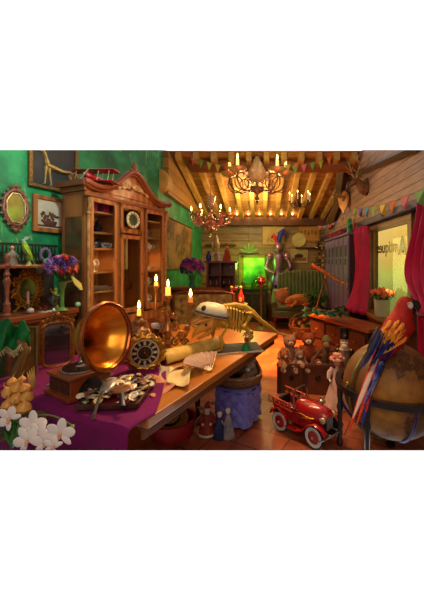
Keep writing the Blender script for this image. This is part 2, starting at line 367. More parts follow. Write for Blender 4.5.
# ceiling following the roof, falling to the back
def slab(name, x0, x1, ya, yb, up, th, m):
    b = MB(); b.add([(x0, ya, roof(ya) + up), (x1, ya, roof(ya) + up), (x1, yb, roof(yb) + up), (x0, yb, roof(yb) + up), (x0, ya, roof(ya) + up + th), (x1, ya, roof(ya) + up + th), (x1, yb, roof(yb) + up + th), (x0, yb, roof(yb) + up + th)],
        [(0, 1, 2, 3), (4, 5, 6, 7), (0, 1, 5, 4), (1, 2, 6, 5), (2, 3, 7, 6), (3, 0, 4, 7)])
    return struct(b.build(name, m, smooth=False))
slab('ceiling', XL - .1, XR + .12, 5.40, YB + .1, 0, .008, m_ceil)
k = 3
for i in range(11):
    x = -1.52 + i * .32
    slab('trim_%d' % k, x - .05, x + .05, 5.42, YB, -.13, .13, beam_m); k += 1
b = MB(); b.bb((XL, YB - .25, 2.62), (XR, YB, 2.86)); struct(b.build('trim_%d' % k, beam_d, smooth=False, bevel=.01)); k += 1
# fascia over the left back wall
wall_yz(XL, XL + .1, [(5.2, 2.78), (YB, 2.78), (YB, 2.86), (5.2, roof(5.2) - .12)], m_fascia, 'trim_%d' % k); k += 1
b = MB(); b.tube([(XL - .05, 5.02, 2.98), (XL - .05, 5.32, 2.98)], .2, 16); struct(b.build('trim_%d' % k, beam_m, bevel=.03)); k += 1
# tie beam across the front with a rounded end, brace and right purlin
b = MB(); b.tube([(-1.42, 5.72, 3.47), (-1.36, 5.72, 3.44), (-1.2, 5.72, 3.43), (1.8, 5.72, 3.43)], [.05, .115, .13, .13], 12); struct(b.build('trim_%d' % k, mat('tie_beam', (150, 92, 40), .5, 0, (96, 54, 24), 4, .6, .2, 20))); k += 1
b = MB(); b.tube([(1.72, 7.6, 2.5), (1.68, 6.6, 2.92), (1.55, 5.75, 3.4)], .11, 4); struct(b.build('trim_%d' % k, beam_d, smooth=False)); k += 1
b = MB(); b.tube([(1.76, 6.2, 3.32), (1.76, 5.0, 3.15), (1.76, 3.4, 2.9)], .06, 4); struct(b.build('trim_%d' % k, beam_d, smooth=False, crop=True)); k += 1

# ------------------------------------------------------------------ left wall: pictures and mirror
RZW = math.atan2(U.y, U.x)                          # local x runs along the wall away from us; local -y faces the room
def wl(px):                                         # where the sight line of a column meets the left wall
    q = (px - CX) / F; t = (q * W0.y - W0.x) / (U.x - q * U.y); return W0 + U * t, t
def frame_part(b, w, h, fw, ft, z0=0, y0=0):
    for x0, x1, a, c in ((-w / 2, w / 2, 0, fw), (-w / 2, w / 2, h - fw, h), (-w / 2, -w / 2 + fw, fw, h - fw), (w / 2 - fw, w / 2, fw, h - fw)):
        b.bb((x0, y0 - ft, z0 + a), (x1, y0, z0 + c))
    return b
def picture(name, label, cat, loc, rz, w, h, fw, mf, mc, art=None, group=None, crop=False, tilt=0, mat_w=0):
    t = thing(name, label, cat, loc, rz, group, rot=(tilt, 0, rz))
    frame_part(MB(), w, h, fw, .03).build('frame', mf, t, smooth=False, bevel=.004, crop=crop)
    c = MB().bb((-w / 2 + fw * .8, -.014, fw * .8), (w / 2 - fw * .8, -.002, h - fw * .8)).build('canvas', mc, t, smooth=False, crop=crop)
    if art: art(t, w, h, fw, crop)
    return t
m_canvas_d = mat('dark_canvas', (58, 56, 58), .6, 0, (34, 36, 42), 5)
m_canvas_c = mat('pale_canvas', (214, 196, 178), .7, 0, (176, 156, 140), 7)
m_hound = mat('hound_coat', (196, 160, 92), .7, 0, (140, 104, 56), 14)
def tint(b, i): b.m = i; return b
def dog_art(t, w, h, fw, crop):
    b = MB(); k = -.02
    def lb(p, r): b.tube([(x * 1.25 + .05, k, z * 1.25 - .03) for x, z in p], [q * 1.1 for q in (r if hasattr(r, '__len__') else [r] * len(p))], 6, flat=.6)
    lb([(-.12, .235), (-.06, .22), (.02, .21), (.09, .22), (.12, .20)], [.038, .045, .034, .034, .02])       # trunk
    lb([(-.11, .25), (-.125, .31), (-.14, .34)], [.03, .022, .024]); lb([(-.14, .345), (-.175, .345), (-.20, .335)], [.024, .016, .01])
    for p in ([(-.12, .22), (-.125, .14), (-.13, .07), (-.145, .065)], [(-.095, .22), (-.085, .14), (-.075, .065), (-.09, .06)]): lb(p, [.02, .011, .008, .006])
    for p in ([(.09, .21), (.11, .15), (.095, .11), (.105, .05), (.09, .045)], [(.11, .21), (.15, .15), (.14, .11), (.16, .05), (.145, .045)]): lb(p, [.026, .016, .009, .008, .006])
    lb([(.12, .22), (.17, .25), (.19, .30)], [.009, .006, .003]); 
    b.build('painted_hound', m_hound, t, crop=crop)
p0, _ = wl(27); p1, _ = wl(76)
c = (p0 + p1) / 2 + N * .012; c.z = 2.395
picture('framed_painting', 'large dark painting of a pale standing hound, cut off above, on the green wall', 'painting', c, RZW, (p1 - p0).length, .66, .035, gold_d, m_canvas_d, dog_art, crop=True)
def still_art(t, w, h, fw, crop):
    b = MB(); b.M = Matrix.Translation((0, -.02, -.05)) @ Matrix.Diagonal((1.45, 1, 1.6, 1)) @ Matrix.Translation((0, .02, 0)); b.lathe([(.012, .07), (.04, .075), (.055, .10), (.05, .11), (.0, .112)], (0, -.018, 0), 14, sy=.15)
    b.m = 0
    for i in range(26):
        a = rnd.uniform(0, 6.28); q = rnd.uniform(.01, .075); b.ball((q * math.cos(a) * 1.1, -.018, .135 + q * .55 * math.sin(a)), (rnd.uniform(.006, .014), .004, rnd.uniform(.006, .014)), 6, 5)
    b.tube([(-.11, -.017, .075), (.12, -.017, .072)], [.006, .006], 5)
    b.build('painted_flowers', mat('brown_paint', (112, 66, 46), .7, 0, (66, 36, 30), 30), t)
p0, _ = wl(31.5); p1, _ = wl(63.5); c = (p0 + p1) / 2 + N * .01; c.z = H + 29.5 / F * c.y
picture('framed_painting', 'brown flower still life in a wide wooden frame on the green wall', 'painting', c, RZW, (p1 - p0).length * 1.02, .395, .045, wood, m_canvas_c, still_art)

p0, _ = wl(14); c = p0 + N * .01; c.z = H + 54 / F * c.y
t = thing('oval_mirror', 'small oval wall mirror in a carved pinkish bronze frame', 'mirror', c, RZW)
b = MB(); n = 40
b.tube([(.105 * math.cos(2 * math.pi * i / n) * (1 + .03 * math.sin(16 * math.pi * i / n)), -.02, .175 * math.sin(2 * math.pi * i / n)) for i in range(n)], .018, 8, closed=True)
for i in range(18):
    a = 2 * math.pi * i / 18; b.ball((.128 * math.cos(a), -.02, .195 * math.sin(a)), (.015, .012, .015), 8, 6)
for s in (1, -1):
    b.ball((0, -.02, s * .215), (.028, .014, .02), 8, 6); b.ball((0, -.02, s * .232), (.012, .01, .014), 8, 6)
    for q in (1, -1): b.tube([Vector(v) + Vector((q * .03, -.02, s * .205)) for v in scroll((0, 0, 0), .02, 1.2, q * s)], .006, 6)
b.build('carved_frame', mat('pink_bronze', (170, 116, 96), .45, .4, (74, 44, 38), 40, .6, .4, 80), t)
MB().tube([(.088 * math.cos(R(22.5 + 45 * i)), -.024, .155 * math.sin(R(22.5 + 45 * i))) for i in range(8)], .006, 6, closed=True).build('inner_rim', silver, t)
MB().lathe([(.09, 0), (.09, .006)], (0, -.012, 0), 24, rot=(R(90), 0, 0), sy=1.72).build('mirror_glass', mat('mirror_glass', (130, 160, 60), .35, .1, (110, 66, 44), 5, .3), t)  # green and brown mottle painted in place of a real reflection

# ------------------------------------------------------------------ display cabinet with a clock
A = Vector((-1.86, 3.15, 0)); Wc, Dc = 1.27, .35
t = thing('display_cabinet', 'tall carved wooden display cabinet with glass doors and a clock in the middle', 'cabinet', A, RZW); cab = t
Hc = 2.40
b = MB()                                            # carcass; local x along front, y into depth (towards wall)
b.bb((0, 0, 0), (Wc, Dc, .95)); b.bb((.02, Dc - .02, .95), (Wc - .02, Dc, Hc)); b.bb((.0, 0, Hc - .12), (Wc, Dc, Hc))
for x in (0, .40, .80, Wc - .055): b.bb((x, .0, .95), (x + .055, .05, Hc - .1))
for x in (.425, .835): b.bb((x, .05, .95), (x + .015, Dc - .02, Hc - .1))
for x in (0, Wc - .05): b.bb((x, Dc - .05, .95), (x + .05, Dc, Hc - .1))
for x in (0, Wc - .05): b.bb((x, 0, 1.0), (x + .05, Dc, .95)); b.bb((x, 0, Hc - .32), (x + .05, Dc, Hc - .1))
b.build('carcass', wood, t, smooth=False, bevel=.006)
MB().bb((.03, Dc - .03, .96), (Wc - .03, Dc - .02, Hc - .12)).build('back_panel', wood_back, t, smooth=False)
MB().bb((Wc - .02, .05, .97), (Wc - .012, Dc - .02, Hc - .1)).build('side_panel', wood_back, t, smooth=False)
# cornice and curved pediment
b = MB()
def ped(x): q = x / Wc; return Hc + .02 + .24 * math.exp(-((q - .5) / .2) ** 2) + .0 + .03 * math.cos((q - .5) * 9) * (abs(q - .5) < .5)
top = [(x, ped(x)) for x in [Wc * i / 30 for i in range(31)]]
b.prism([(-.0, Hc - .02)] + top + [(Wc, Hc - .02)], .05, Matrix.Translation((0, -.01, 0)))
b.build('pediment', wood, t, bevel=.004)
b = MB()
for dy, dz, r_ in ((-.055, .02, .032), (-.035, -.015, .02)):
    b.tube([(x, dy, z + dz) for x, z in [(-.05, ped(0))] + top + [(Wc + .05, ped(Wc))]], r_, 8)
b.bb((-.06, -.06, Hc - .0), (0, Dc + .02, Hc + .06)).bb((-.03, -.03, Hc - .05), (0, Dc, Hc)).bb((Wc, -.06, Hc), (Wc + .06, Dc, Hc + .06))
b.bb((-.02, -.03, Hc - .1), (Wc + .02, 0, Hc - .06))
b.build('cornice', wood_r, t, bevel=.004)
MB().bb((-.04, 0, Hc), (Wc + .04, Dc, Hc + .03)).build('top_board', wood_d, t, smooth=False)
b = MB(); cx = Wc / 2
b.ball((cx, -.06, Hc + .12), (.045, .025, .04)); b.ball((cx, -.06, Hc + .12), (.02, .05, .02))
for s in (1, -1):
    for j, (dx, dz, rr) in enumerate(((.08, .12, .035), (.15, .10, .03), (.22, .075, .028), (.30, .06, .024), (.37, .045, .02))):
        b.tube([Vector(v) + Vector((0, -.035, 0)) for v in scroll((cx + s * dx, 0, Hc + dz), rr, 1.5, s * (1 if j % 2 else -1), 90)], .008, 6)
    b.tube(bez((cx + s * .05, -.035, Hc + .09), (cx + s * .2, -.035, Hc + .13), (cx + s * .3, -.035, Hc + .0), (cx + s * .44, -.035, Hc + .03)), .007, 6)
b.build('carved_scrollwork', mat('pale_gilding', (222, 190, 140), .45, .3, (160, 110, 60), 30), t)
b = MB(); zt = ped(Wc / 2) + .03
b.ball((cx, -.05, zt + .0), (.055, .035, .05)); b.ball((cx, -.05, zt + .065), (.04, .03, .035)); b.ball((cx, -.05, zt + .11), (.018, .018, .02))
for s in (1, -1): b.tube([Vector(v) + Vector((0, -.06, 0)) for v in scroll((cx + s * .06, 0, zt - .01), .04, 1.4, s)], .011, 6); b.ball((cx + s * .018, -.08, zt + .01), (.01, .008, .01))
b.build('crest', mat('crest_wood', (130, 90, 54), .4, 0, (70, 46, 28), 20), t)
for x in (.0275, Wc - .0275):                       # carved corner brackets and turned pilasters
    b = MB(); b.cyl((x, -.02, 1.05), (x, -.02, 2.1), .018, .018, 10); b.ball((x, -.025, 1.05), .026); b.ball((x, -.025, 2.12), .026)
    b.tube([(x, -.02, 2.12), (x, -.045, 2.2), (x, -.05, 2.28)], [.015, .022, .03], 8); b.build('pilaster', mat('pale_carving', (190, 142, 92), .4, 0, (126, 78, 40), 20), t)
def glass_door(x0, x1, z0, z1, name='door', knob=True):
    g = MB(); fw = .035
    for a in ((x0, x1, z0, z0 + .06), (x0, x1, z1 - .05, z1), (x0, x0 + fw, z0, z1), (x1 - fw, x1, z0, z1)): g.bb((a[0], -.022, a[2]), (a[1], .0, a[3]))
    d = g.build(name, wood, t, smooth=False, bevel=.004)
    MB().bb((x0 + fw, -.014, z0 + .06), (x1 - fw, -.010, z1 - .05)).build('pane', pane, d, smooth=False)
    if knob: MB().ball((x1 - .017, -.035, (z0 + z1) / 2), .012).build('knob', brass, d)
glass_door(.055, .40, .98, Hc - .10); glass_door(.455, .80, .98, 1.93); glass_door(.455, .80, 1.95, Hc - .10, 'clock_door', False); glass_door(.855, Wc - .055, .98, Hc - .10)
for x in (.1, .5, .9): MB().bb((x - .04, -.02, .1), (x + .26, 0, .85)).build('lower_door', wood_r, t, smooth=False, bevel=.01)
SH = [2.17, 1.94, 1.76, 1.49, 1.27, 1.03]
for z in SH:
    for x0, x1 in ((.03, .425), (.85, Wc - .03)): MB().bb((x0, .06, z - .02), (x1, Dc - .03, z)).build('shelf', wood_back, t, smooth=False)
for x in (.0,):                                     # glass side towards us
    MB().bb((-.003, .05, 1.0), (.003, Dc - .05, Hc - .32)).build('side_pane', mat('side_glass', (120, 96, 70), .1, 0, (90, 70, 48), 4, trans=.5), t, smooth=False)
# clock
ck = MB().lathe([(.0, 0), (.105, 0), (.105, .012), (.0, .012)], (.6275, -.022, 2.12), 32, rot=(R(90), 0, 0)).build('clock_dial', mat('dial_green', (70, 84, 50), .5, 0, (36, 44, 28), 10), t)
b = MB(); b.ring((.6275, -.036, 2.12), .088, .017, 36, 6)
b.build('chapter_ring', mat('ivory_enamel', (226, 216, 186), .4, 0, (190, 176, 140), 20), ck)
b = MB()
for i in range(12):
    a = R(30 * i); b.box((.6275 + .088 * math.sin(a), -.054, 2.12 + .088 * math.cos(a)), (.006, .004, .022), (0, a, 0))
b.tube([(.6275, -.056, 2.12), (.62, -.056, 2.165)], [.004, .002], 5); b.tube([(.6275, -.056, 2.12), (.64, -.056, 2.05)], [.004, .002], 5)
b.build('clock_hands', black, ck)
for sx_, sz_ in ((1, 1), (1, -1), (-1, 1), (-1, -1)): MB().tube([Vector(v) + Vector((0, -.03, 0)) for v in scroll((.6275 + sx_ * .105, 0, 2.12 + sz_ * .125), .03, 1.2, sx_ * sz_)], .007, 6).build('corner_ornament', brass, t)
for x in (.60, .65): MB().cyl((x, .1, 1.52), (x, .1, 1.90), .016, n=12).ball((x, .1, 1.52), .016).build('clock_weight', mat('pale_brass', (246, 222, 160), .35, .3, (214, 180, 110), 10), t)
b = MB(); b.cyl((.70, .12, 1.3), (.70, .12, 1.9), .005, n=6); b.lathe([(0, 0), (.06, 0), (.06, .01), (0, .01)], (.70, .12, 1.3), 20, rot=(R(90), 0, 0)); b.build('pendulum', brass, t)

def cabloc(x, y, z): x += .085; return A + U * x - N * y + Vector((0, 0, z))
# things on its shelves
bx = mat('magenta_card', (190, 20, 110), .5, 0, (150, 10, 80), 8); bx2 = mat('violet_card', (92, 24, 92), .5)
for x, w_, h_, m_, l_ in ((.12, .06, .10, bx, 'magenta box leftmost on the top shelf of the cabinet'), (.185, .055, .14, bx2, 'violet box between two magenta boxes on the top cabinet shelf'), (.265, .085, .13, bx, 'wider magenta box rightmost on the top shelf behind the left cabinet door')):
    t = thing('gift_box', l_, 'box', cabloc(x, .14, 2.17), RZW, 'boxes on the top cabinet shelf')
    MB().box((0, 0, h_ * .4), (w_, .09, h_ * .8)).build('box_body', m_, t, smooth=False, bevel=.003); MB().box((0, 0, h_ * .88), (w_ * 1.06, .096, h_ * .2)).build('lid', m_, t, smooth=False, bevel=.003)
def vessel(name, label, cat, loc, prof, m, rz=0, group=None, handle=None, spout=None, lid=None, n=20, sc=1, mh=None):
    t = thing(name, label, cat, loc, rz, group, sc)
    MB().lathe(prof, n=n).build('body', m, t)
    mh = mh or m
    if handle: MB().tube(handle, .006, 6).build('handle', mh, t)
    if spout: MB().tube(spout[0], spout[1], 8).build('spout', mh, t)
    if lid: MB().lathe(lid, n=16).build('lid', mh, t)
    return t
navy = mat('navy_glaze', (34, 38, 84), .25, 0, (16, 18, 46), 8)
vessel('ginger_jar', 'dark navy ginger jar on the second cabinet shelf', 'jar', cabloc(.18, .14, 1.94), [(.03, 0), (.055, .03), (.06, .06), (.03, .09), (.025, .1)], navy, lid=[(.03, .1), (.03, .108), (.012, .125), (.004, .14)])
blue_w = mat('blue_white_china', (222, 222, 226), .25, 0, (60, 70, 130), 40, .3)
cup = vessel('china_cup', 'blue and white china cup at the left end of the third cabinet shelf', 'cup', cabloc(.10, .12, 1.76), [(.02, 0), (.03, .01), (.045, .06), (.045, .065), (.04, .065), (.028, .015)], blue_w, handle=bez((.04, 0, .05), (.07, 0, .055), (.07, 0, .02), (.033, 0, .02), 6), group='china cups on the third cabinet shelf')
rep(cup, cabloc(.25, .12, 1.76), 'blue and white china cup on the third cabinet shelf, beside a dark pot'); rep(cup, cabloc(.34, .13, 1.76), 'blue and white china cup at the right end of the third cabinet shelf', rz=1)
vessel('dark_pot', 'dark round pot among the china cups on the third shelf', 'pot', cabloc(.18, .14, 1.76), [(.03, 0), (.045, .03), (.04, .07), (.02, .09), (.024, .1)], navy)
vessel('silver_ewer', 'silver ewer standing alone on the fourth cabinet shelf', 'jug', cabloc(.13, .13, 1.49), [(.03, 0), (.012, .02), (.035, .05), (.035, .08), (.014, .12), (.02, .145)], silver, handle=bez((.03, 0, .06), (.075, 0, .08), (.05, 0, .14), (.016, 0, .14), 8), spout=([(-.03, 0, .07), (-.06, 0, .11), (-.075, 0, .14)], [.01, .006, .004]))
for k_, (x, z, l_) in enumerate(((.14, 1.27, 'upper left stack in cabinet'), (.26, 1.27, 'upper right stack in cabinet'), (.15, 1.03, 'lower stack in cabinet'))):
    for i in range(5):
        tag(MB().lathe([(.025, 0), (.05, .003), (.072, .012), (.074, .014), (.05, .007), (0, .006)], n=24).build('dinner_plate', white, loc=cabloc(x, .16, z + i * .009)), 'white plate, %s, %s' % (l_, ['lowest', 'second from bottom', 'middle', 'second from top', 'topmost'][i]), 'plate', 'white plates stacked in the cabinet')
bowlp = [(.02, 0), (.045, .01), (.07, .045), (.075, .055), (.07, .055), (.04, .015), (0, .012)]
vessel('china_bowl', 'white china bowl behind the left door of the cabinet, on the plate stack level', 'bowl', cabloc(.34, .14, 1.27), bowlp, white, sc=.7)
vessel('china_bowl', 'white bowl on the fourth shelf behind the right cabinet door', 'bowl', cabloc(.98, .14, 1.49), bowlp, white, sc=.9)
vessel('white_teapot', 'round white teapot on the third shelf behind the right cabinet door', 'teapot', cabloc(.98, .14, 1.76), [(.03, 0), (.06, .03), (.06, .07), (.03, .1), (.028, .1)], white, handle=bez((.055, 0, .07), (.1, 0, .09), (.1, 0, .03), (.055, 0, .03), 6), spout=([(-.05, 0, .04), (-.08, 0, .06), (-.095, 0, .09)], [.014, .009, .007]), lid=[(.03, .1), (.02, .11), (.006, .118), (.01, .128), (0, .135)])
vessel('painted_tankard', 'painted tankard on the second shelf behind the right cabinet door', 'mug', cabloc(.97, .14, 1.94), [(.035, 0), (.035, .01), (.03, .02), (.03, .1), (.034, .11)], mat('mauve_china', (170, 130, 150), .3, 0, (80, 60, 100), 30), handle=bez((.03, 0, .09), (.07, 0, .1), (.07, 0, .02), (.03, 0, .03), 6))
vessel('small_vase', 'small pale vase on the top shelf behind the right cabinet door', 'vase', cabloc(.95, .14, 2.17), [(.02, 0), (.035, .04), (.015, .08), (.022, .1)], mat('green_china', (120, 160, 120), .3))
for i, z in enumerate((1.27, 1.03)):
    vessel('white_jug', 'white jug on the %s shelf behind the right cabinet door' % ['fifth', 'lowest'][i], 'jug', cabloc(.97, .14, z), [(.03, 0), (.045, .04), (.025, .1), (.032, .12)], white, handle=bez((.03, 0, .1), (.07, 0, .11), (.07, 0, .03), (.04, 0, .04), 6))

# red model biplane on top
t = thing('model_biplane', 'red model biplane lying on top of the cabinet', 'toy plane', cabloc(.17, .13, Hc + .135), 0, rot=(R(4), R(8), RZW + R(8)))
MB().tube([(-.17, 0, 0), (-.15, 0, 0), (-.05, 0, .005), (.1, 0, .01), (.3, 0, .03)], [.02, .04, .042, .032, .01], 12).build('fuselage', red, t)
for z, n_ in ((-.045, 'lower_wing'), (.085, 'upper_wing')): MB().box((-.05, 0, z), (.11, .6, .012), (0, R(4), 0)).build(n_, red, t, bevel=.005)
for y in (-.22, -.08, .08, .22):
    for x in (-.085, -.015): MB().cyl((x, y, -.045), (x, y, .085), .004, n=5).build('strut', silver, t)

MB().box((.28, 0, .03), (.07, .17, .006)).box((.29, 0, .065), (.06, .006, .07)).build('tail_fin', red, t, bevel=.002)
MB().box((-.18, 0, 0), (.008, .012, .15), (R(35), 0, 0)).ball((-.185, 0, 0), .012).build('propeller', silver, t)
for y in (-.06, .06): MB().lathe([(0, -.01), (.03, -.01), (.03, .01), (0, .01)], (-.09, y, -.095), 14, rot=(R(90), 0, 0)).build('wheel', black, t)

# ------------------------------------------------------------------ hutch shelf to the left of the cabinet
def hut(s_, y, z): return A - U * s_ - N * y + Vector((0, 0, z))      # s_ towards us from the cabinet corner
t = thing('shelf_hutch', 'dark wooden hutch with turned column and spindle gallery against the green wall', 'hutch', A - U * .70, RZW)
b = MB(); b.bb((0, .04, .35), (.62, .42, 1.08)); b.build('carcass', wood_d, t, smooth=False, bevel=.005)
MB().bb((-.02, 0, 1.08), (.64, .44, 1.13)).bb((-.01, .015, 1.05), (.63, .43, 1.085)).build('counter', wood_r, t, smooth=False, bevel=.008)
MB().bb((0, .42, 1.13), (.66, .44, 1.62)).build('back_board', mat('plum_wood', (74, 50, 46), .6, 0, (46, 30, 30), 5), t, smooth=False)
MB().bb((-.03, .05, 1.545), (.46, .44, 1.575)).build('upper_shelf', wood_r, t, smooth=False, bevel=.006)
cp = [(.03, 0), (.034, .02), (.02, .035), (.03, .06), (.022, .09), (.028, .11), (.014, .14), (.018, .25), (.03, .31), (.018, .34), (.026, .36), (.013, .40), (.02, .42), (.03, .44), (.016, .46), (.02, .49), (.024, .52), (.012, .54), (0, .55)]
MB().lathe(cp, (.03, .07, 1.13), 16).build('turned_column', mat('column_wood', (140, 76, 54), .3, 0, (84, 40, 30), 8, coat=.4), t)
b = MB(); b.bb((-.03, .41, 1.76), (.70, .44, 1.785)); b.bb((-.03, .41, 1.60), (.70, .44, 1.615))
for i in range(22): b.lathe([(.006, 0), (.010, .04), (.005, .07), (.010, .1), (.006, .15)], (-.01 + i * .0325, .425, 1.61), 6)
b.build('spindle_gallery', mat('gallery_wood', (44, 40, 36), .4), t)

# parrot on the hutch
def bird(name, label, loc, rz, ms, sc=1, parts=True):
    t = thing(name, label, 'parrot', loc, rz, sc=sc); body, wing, head, beak, tail = ms
    b = MB(); b.tube([(0, 0, .05), (.0, 0, .1), (.005, 0, .16), (.02, 0, .21), (.03, 0, .25), (.035, 0, .27)], [.02, .045, .055, .042, .034, .026], 14); b.tube([(-.0, 0, .10), (-.05, 0, .02), (-.1, 0, -.08)], [.03, .025, .01], 10); b.build('body', body, t, remesh=.005, smoothit=3)
    h_ = MB().ball((.04, 0, .27), (.037, .032, .034)).build('head', head, t)
    MB().tube([(.07, 0, .275), (.09, 0, .265), (.092, 0, .245)], [.014, .011, .003], 8).build('beak', beak, t)
    for s in (1, -1):
        MB().tube([(.015, s * .045, .20), (-.02, s * .055, .13), (-.07, s * .04, .04), (-.09, s * .02, -.02)], [.02, .034, .022, .005], 10, flat=.4).build('wing', wing, t)
        MB().ball((.055, s * .028, .28), .006).build('eye', black, t); MB().tube([(.01, s * .02, .06), (.02, s * .02, .0)], [.008, .007], 6).tube([(0, s * .02, .0), (.035, s * .02, 0)], .006, 6).build('foot', mat('bird_foot', (120, 110, 100), .6), t)
    MB().tube([(-.08, 0, -.03), (-.13, 0, -.13), (-.17, 0, -.24)], [.02, .018, .006], 8, flat=.35).build('tail', tail, t)
    return t
g1 = mat('lime_feathers', (170, 190, 50), .7, 0, (90, 140, 30), 30); g2 = mat('green_feathers', (60, 130, 50), .7, 0, (30, 90, 30), 30); w1 = mat('white_feathers', (222, 226, 214), .7)
pk = bird('green_parrot', 'small green and yellow parrot with white crest perched above the hutch shelf', at(26, 262, 2.66) + Vector((0, 0, .05)), R(200), (g1, g1, mat('blue_white_head', (170, 190, 200), .7, 0, (90, 130, 150), 40), mat('grey_beak', (80, 80, 70), .4), g2), .5)
for i in range(4): MB().tube([(.03 - i * .012, 0, .295), (.02 - i * .02, 0, .335), (-.0 - i * .02, 0, .36)], [.008, .006, .002], 6).build('crest', w1, pk)
sh = 1.575
vessel('parrot_pedestal', 'yellow green pedestal cup under the small parrot', 'cup', hut(.42, .2, sh), [(.025, 0), (.02, .01), (.012, .03), (.03, .06), (.03, .085), (0, .085)], mat('yellow_green_glaze', (150, 160, 60), .3))
t = thing('robed_figurine', 'pale robed figurine at the left end of the upper hutch shelf', 'figurine', hut(.56, .2, sh), RZW)
MB().lathe([(.045, 0), (.038, .03), (.026, .09), (.02, .12), (.008, .14)], n=12, wob=lambda j, i: 1 + .06 * math.sin(j * 2)).build('robe', mat('stone_robe', (150, 136, 126), .7, 0, (90, 76, 70), 20), t)
MB().ball((0, 0, .155), .017).build('head', mat('skin_bisque', (220, 170, 130), .5, 0, (190, 136, 100), 8), t)
MB().tube([(-.02, 0, .11), (-.04, -.02, .09), (-.03, -.03, .06)], .007, 6).tube([(.02, 0, .11), (.035, -.02, .08), (.02, -.03, .06)], .007, 6).build('arm', mat('stone_robe', (0, 0, 0)), t)
tag(MB().ball((0, 0, .03), .03, 16, 12).build('green_ball', mat('jade', (110, 180, 130), .2, 0, (70, 140, 96), 10), loc=hut(.28, .17, sh)), 'round jade green ball on the upper hutch shelf', 'ball')
t = thing('mauve_egg_ornament', 'mauve oval ornament standing behind the jade ball', 'ornament', hut(.22, .28, sh), RZW)
b = MB(); b.ring((0, 0, .10), .045, .014, 24, 6, sz=1.3); b.build('oval_ring', mat('mauve_enamel', (130, 110, 150), .3, 0, (80, 64, 100), 20), t); MB().lathe([(.035, 0), (.02, .02), (.012, .04)]).build('foot', gold_d, t)
t = thing('potted_sprig', 'small green leafy sprig in a pot on the upper hutch shelf', 'plant', hut(.16, .14, sh))
MB().lathe([(.02, 0), (.03, .04), (.026, .045)]).build('pot', gold_d, t); b = MB()
for i in range(16): a = rnd.uniform(0, 6.28); b.tube([(0, 0, .04), (.02 * math.cos(a), .02 * math.sin(a), .07), (.045 * math.cos(a), .045 * math.sin(a), .075 + rnd.uniform(-.02, .02))], [.003, .009, .002], 5, flat=.3)
b.build('foliage', leaf, t)
# under the shelf: gilt mirror, candlestick, urn, cup, doily
zc = 1.13
t = thing('gilt_mirror', 'small ornate gilt mirror standing under the hutch shelf', 'mirror', hut(.37, .30, zc), RZW)
b = MB(); b.ring((0, 0, .2), .085, .012, 30, 6, sz=1.45)
for i in range(18):
    a = R(20 * i); q = Vector((.115 * math.cos(a), 0, .2 + .165 * math.sin(a))); b.tube(scroll(q, .03, 1.3, 1 if i % 2 else -1, 20 * i), .007, 6)
for s in (1, -1): b.tube(scroll((s * .03, 0, .385), .035, 1.3, s, 90), .008, 6); b.tube([(s * .07, 0, .06), (s * .1, 0, .02), (s * .12, 0, .0)], [.01, .01, .014], 6)
b.build('ornate_frame', gold, t); MB().lathe([(.085, 0), (.085, .005)], (0, 0.008, .2), 24, rot=(R(90), 0, 0), sy=1.42).build('mirror_glass', mat('dim_mirror', (150, 156, 120), .12, .8, (120, 126, 96), 4), t)
def candlestick(name, label, loc, hh, m, cm, group=None, lit=False, ch=.07, sc=1):
    t = thing(name, label, 'candlestick', loc, 0, group, sc)
    MB().lathe([(.035, 0), (.036, .008), (.015, .02), (.009, .04), (.016, hh * .35), (.008, hh * .45), (.012, hh * .7), (.007, hh * .8), (.02, hh * .93), (.018, hh)]).build('stem', m, t)
    MB().cyl((0, 0, hh - .005), (0, 0, hh + ch), .011, .010, 12).build('candle', cm, t)
    if lit: add_flame(t, (0, 0, hh + ch))
    return t
def add_flame(t, c, s=1.0, e=1.2, lightit=True):
    c = Vector(c); MB().lathe([(.001, 0), (.007 * s, .008 * s), (.009 * s, .018 * s), (.006 * s, .034 * s), (.001, .05 * s)], c + Vector((0, 0, .004)), 10).build('flame', flame, t)
    MB().cyl(c, c + Vector((0, 0, .008)), .0012, n=5).build('wick', black, t)
    if lightit:
        d = bpy.data.lights.new('candle_light', 'POINT'); d.energy = e; d.color = L((255, 190, 90))[:3]; d.shadow_soft_size = .012
        o = bpy.data.objects.new('candle_light', d); COL.objects.link(o); o.parent = t; o.location = c + Vector((0, 0, .03))
candlestick('brass_candlestick', 'slim pinkish candlestick on the hutch counter before the gilt mirror', hut(.47, .13, zc), .09, mat('dim_brass', (120, 96, 60), .4, .6), mat('pink_candle', (190, 130, 110), .5), ch=.11)
tag(MB().ball((0, 0, .03), (.028, .028, .026), 12, 10).build('rose_ball', mat('pale_rose', (210, 190, 190), .3), loc=hut(.49, .06, zc)), 'pale rose ball beside the slim candlestick on the hutch counter', 'ball')
vessel('silver_urn', 'grey silver lidded urn on the hutch counter', 'urn', hut(.24, .13, zc), [(.03, 0), (.012, .03), (.04, .05), (.055, .08), (.05, .11), (.03, .12)], mat('tarnished_silver', (130, 134, 128), .3, .8, (60, 64, 60), 16), lid=[(.032, .12), (.03, .13), (.012, .145), (.01, .16), (0, .165)], handle=bez((.05, 0, .1), (.09, 0, .13), (.08, 0, .05), (.05, 0, .07), 6))
vessel('red_goblet', 'small dark red goblet left of the silver urn', 'goblet', hut(.35, .08, zc), [(.02, 0), (.006, .01), (.02, .03), (.024, .055), (.02, .055)], mat('ruby', (120, 34, 26), .2))
tag(MB().grid(lambda u, v: ((u - .5) * .22, (v - .5) * .1, .003 + .002 * math.sin(u * 40)), 30, 4).build('lace_doily', mat('lace', (210, 200, 180), .8, 0, (150, 140, 120), 60), solid=.002, loc=hut(.3, .055, zc), rot=(0, 0, RZW)), 'narrow white lace doily along the hutch counter edge', 'doily')
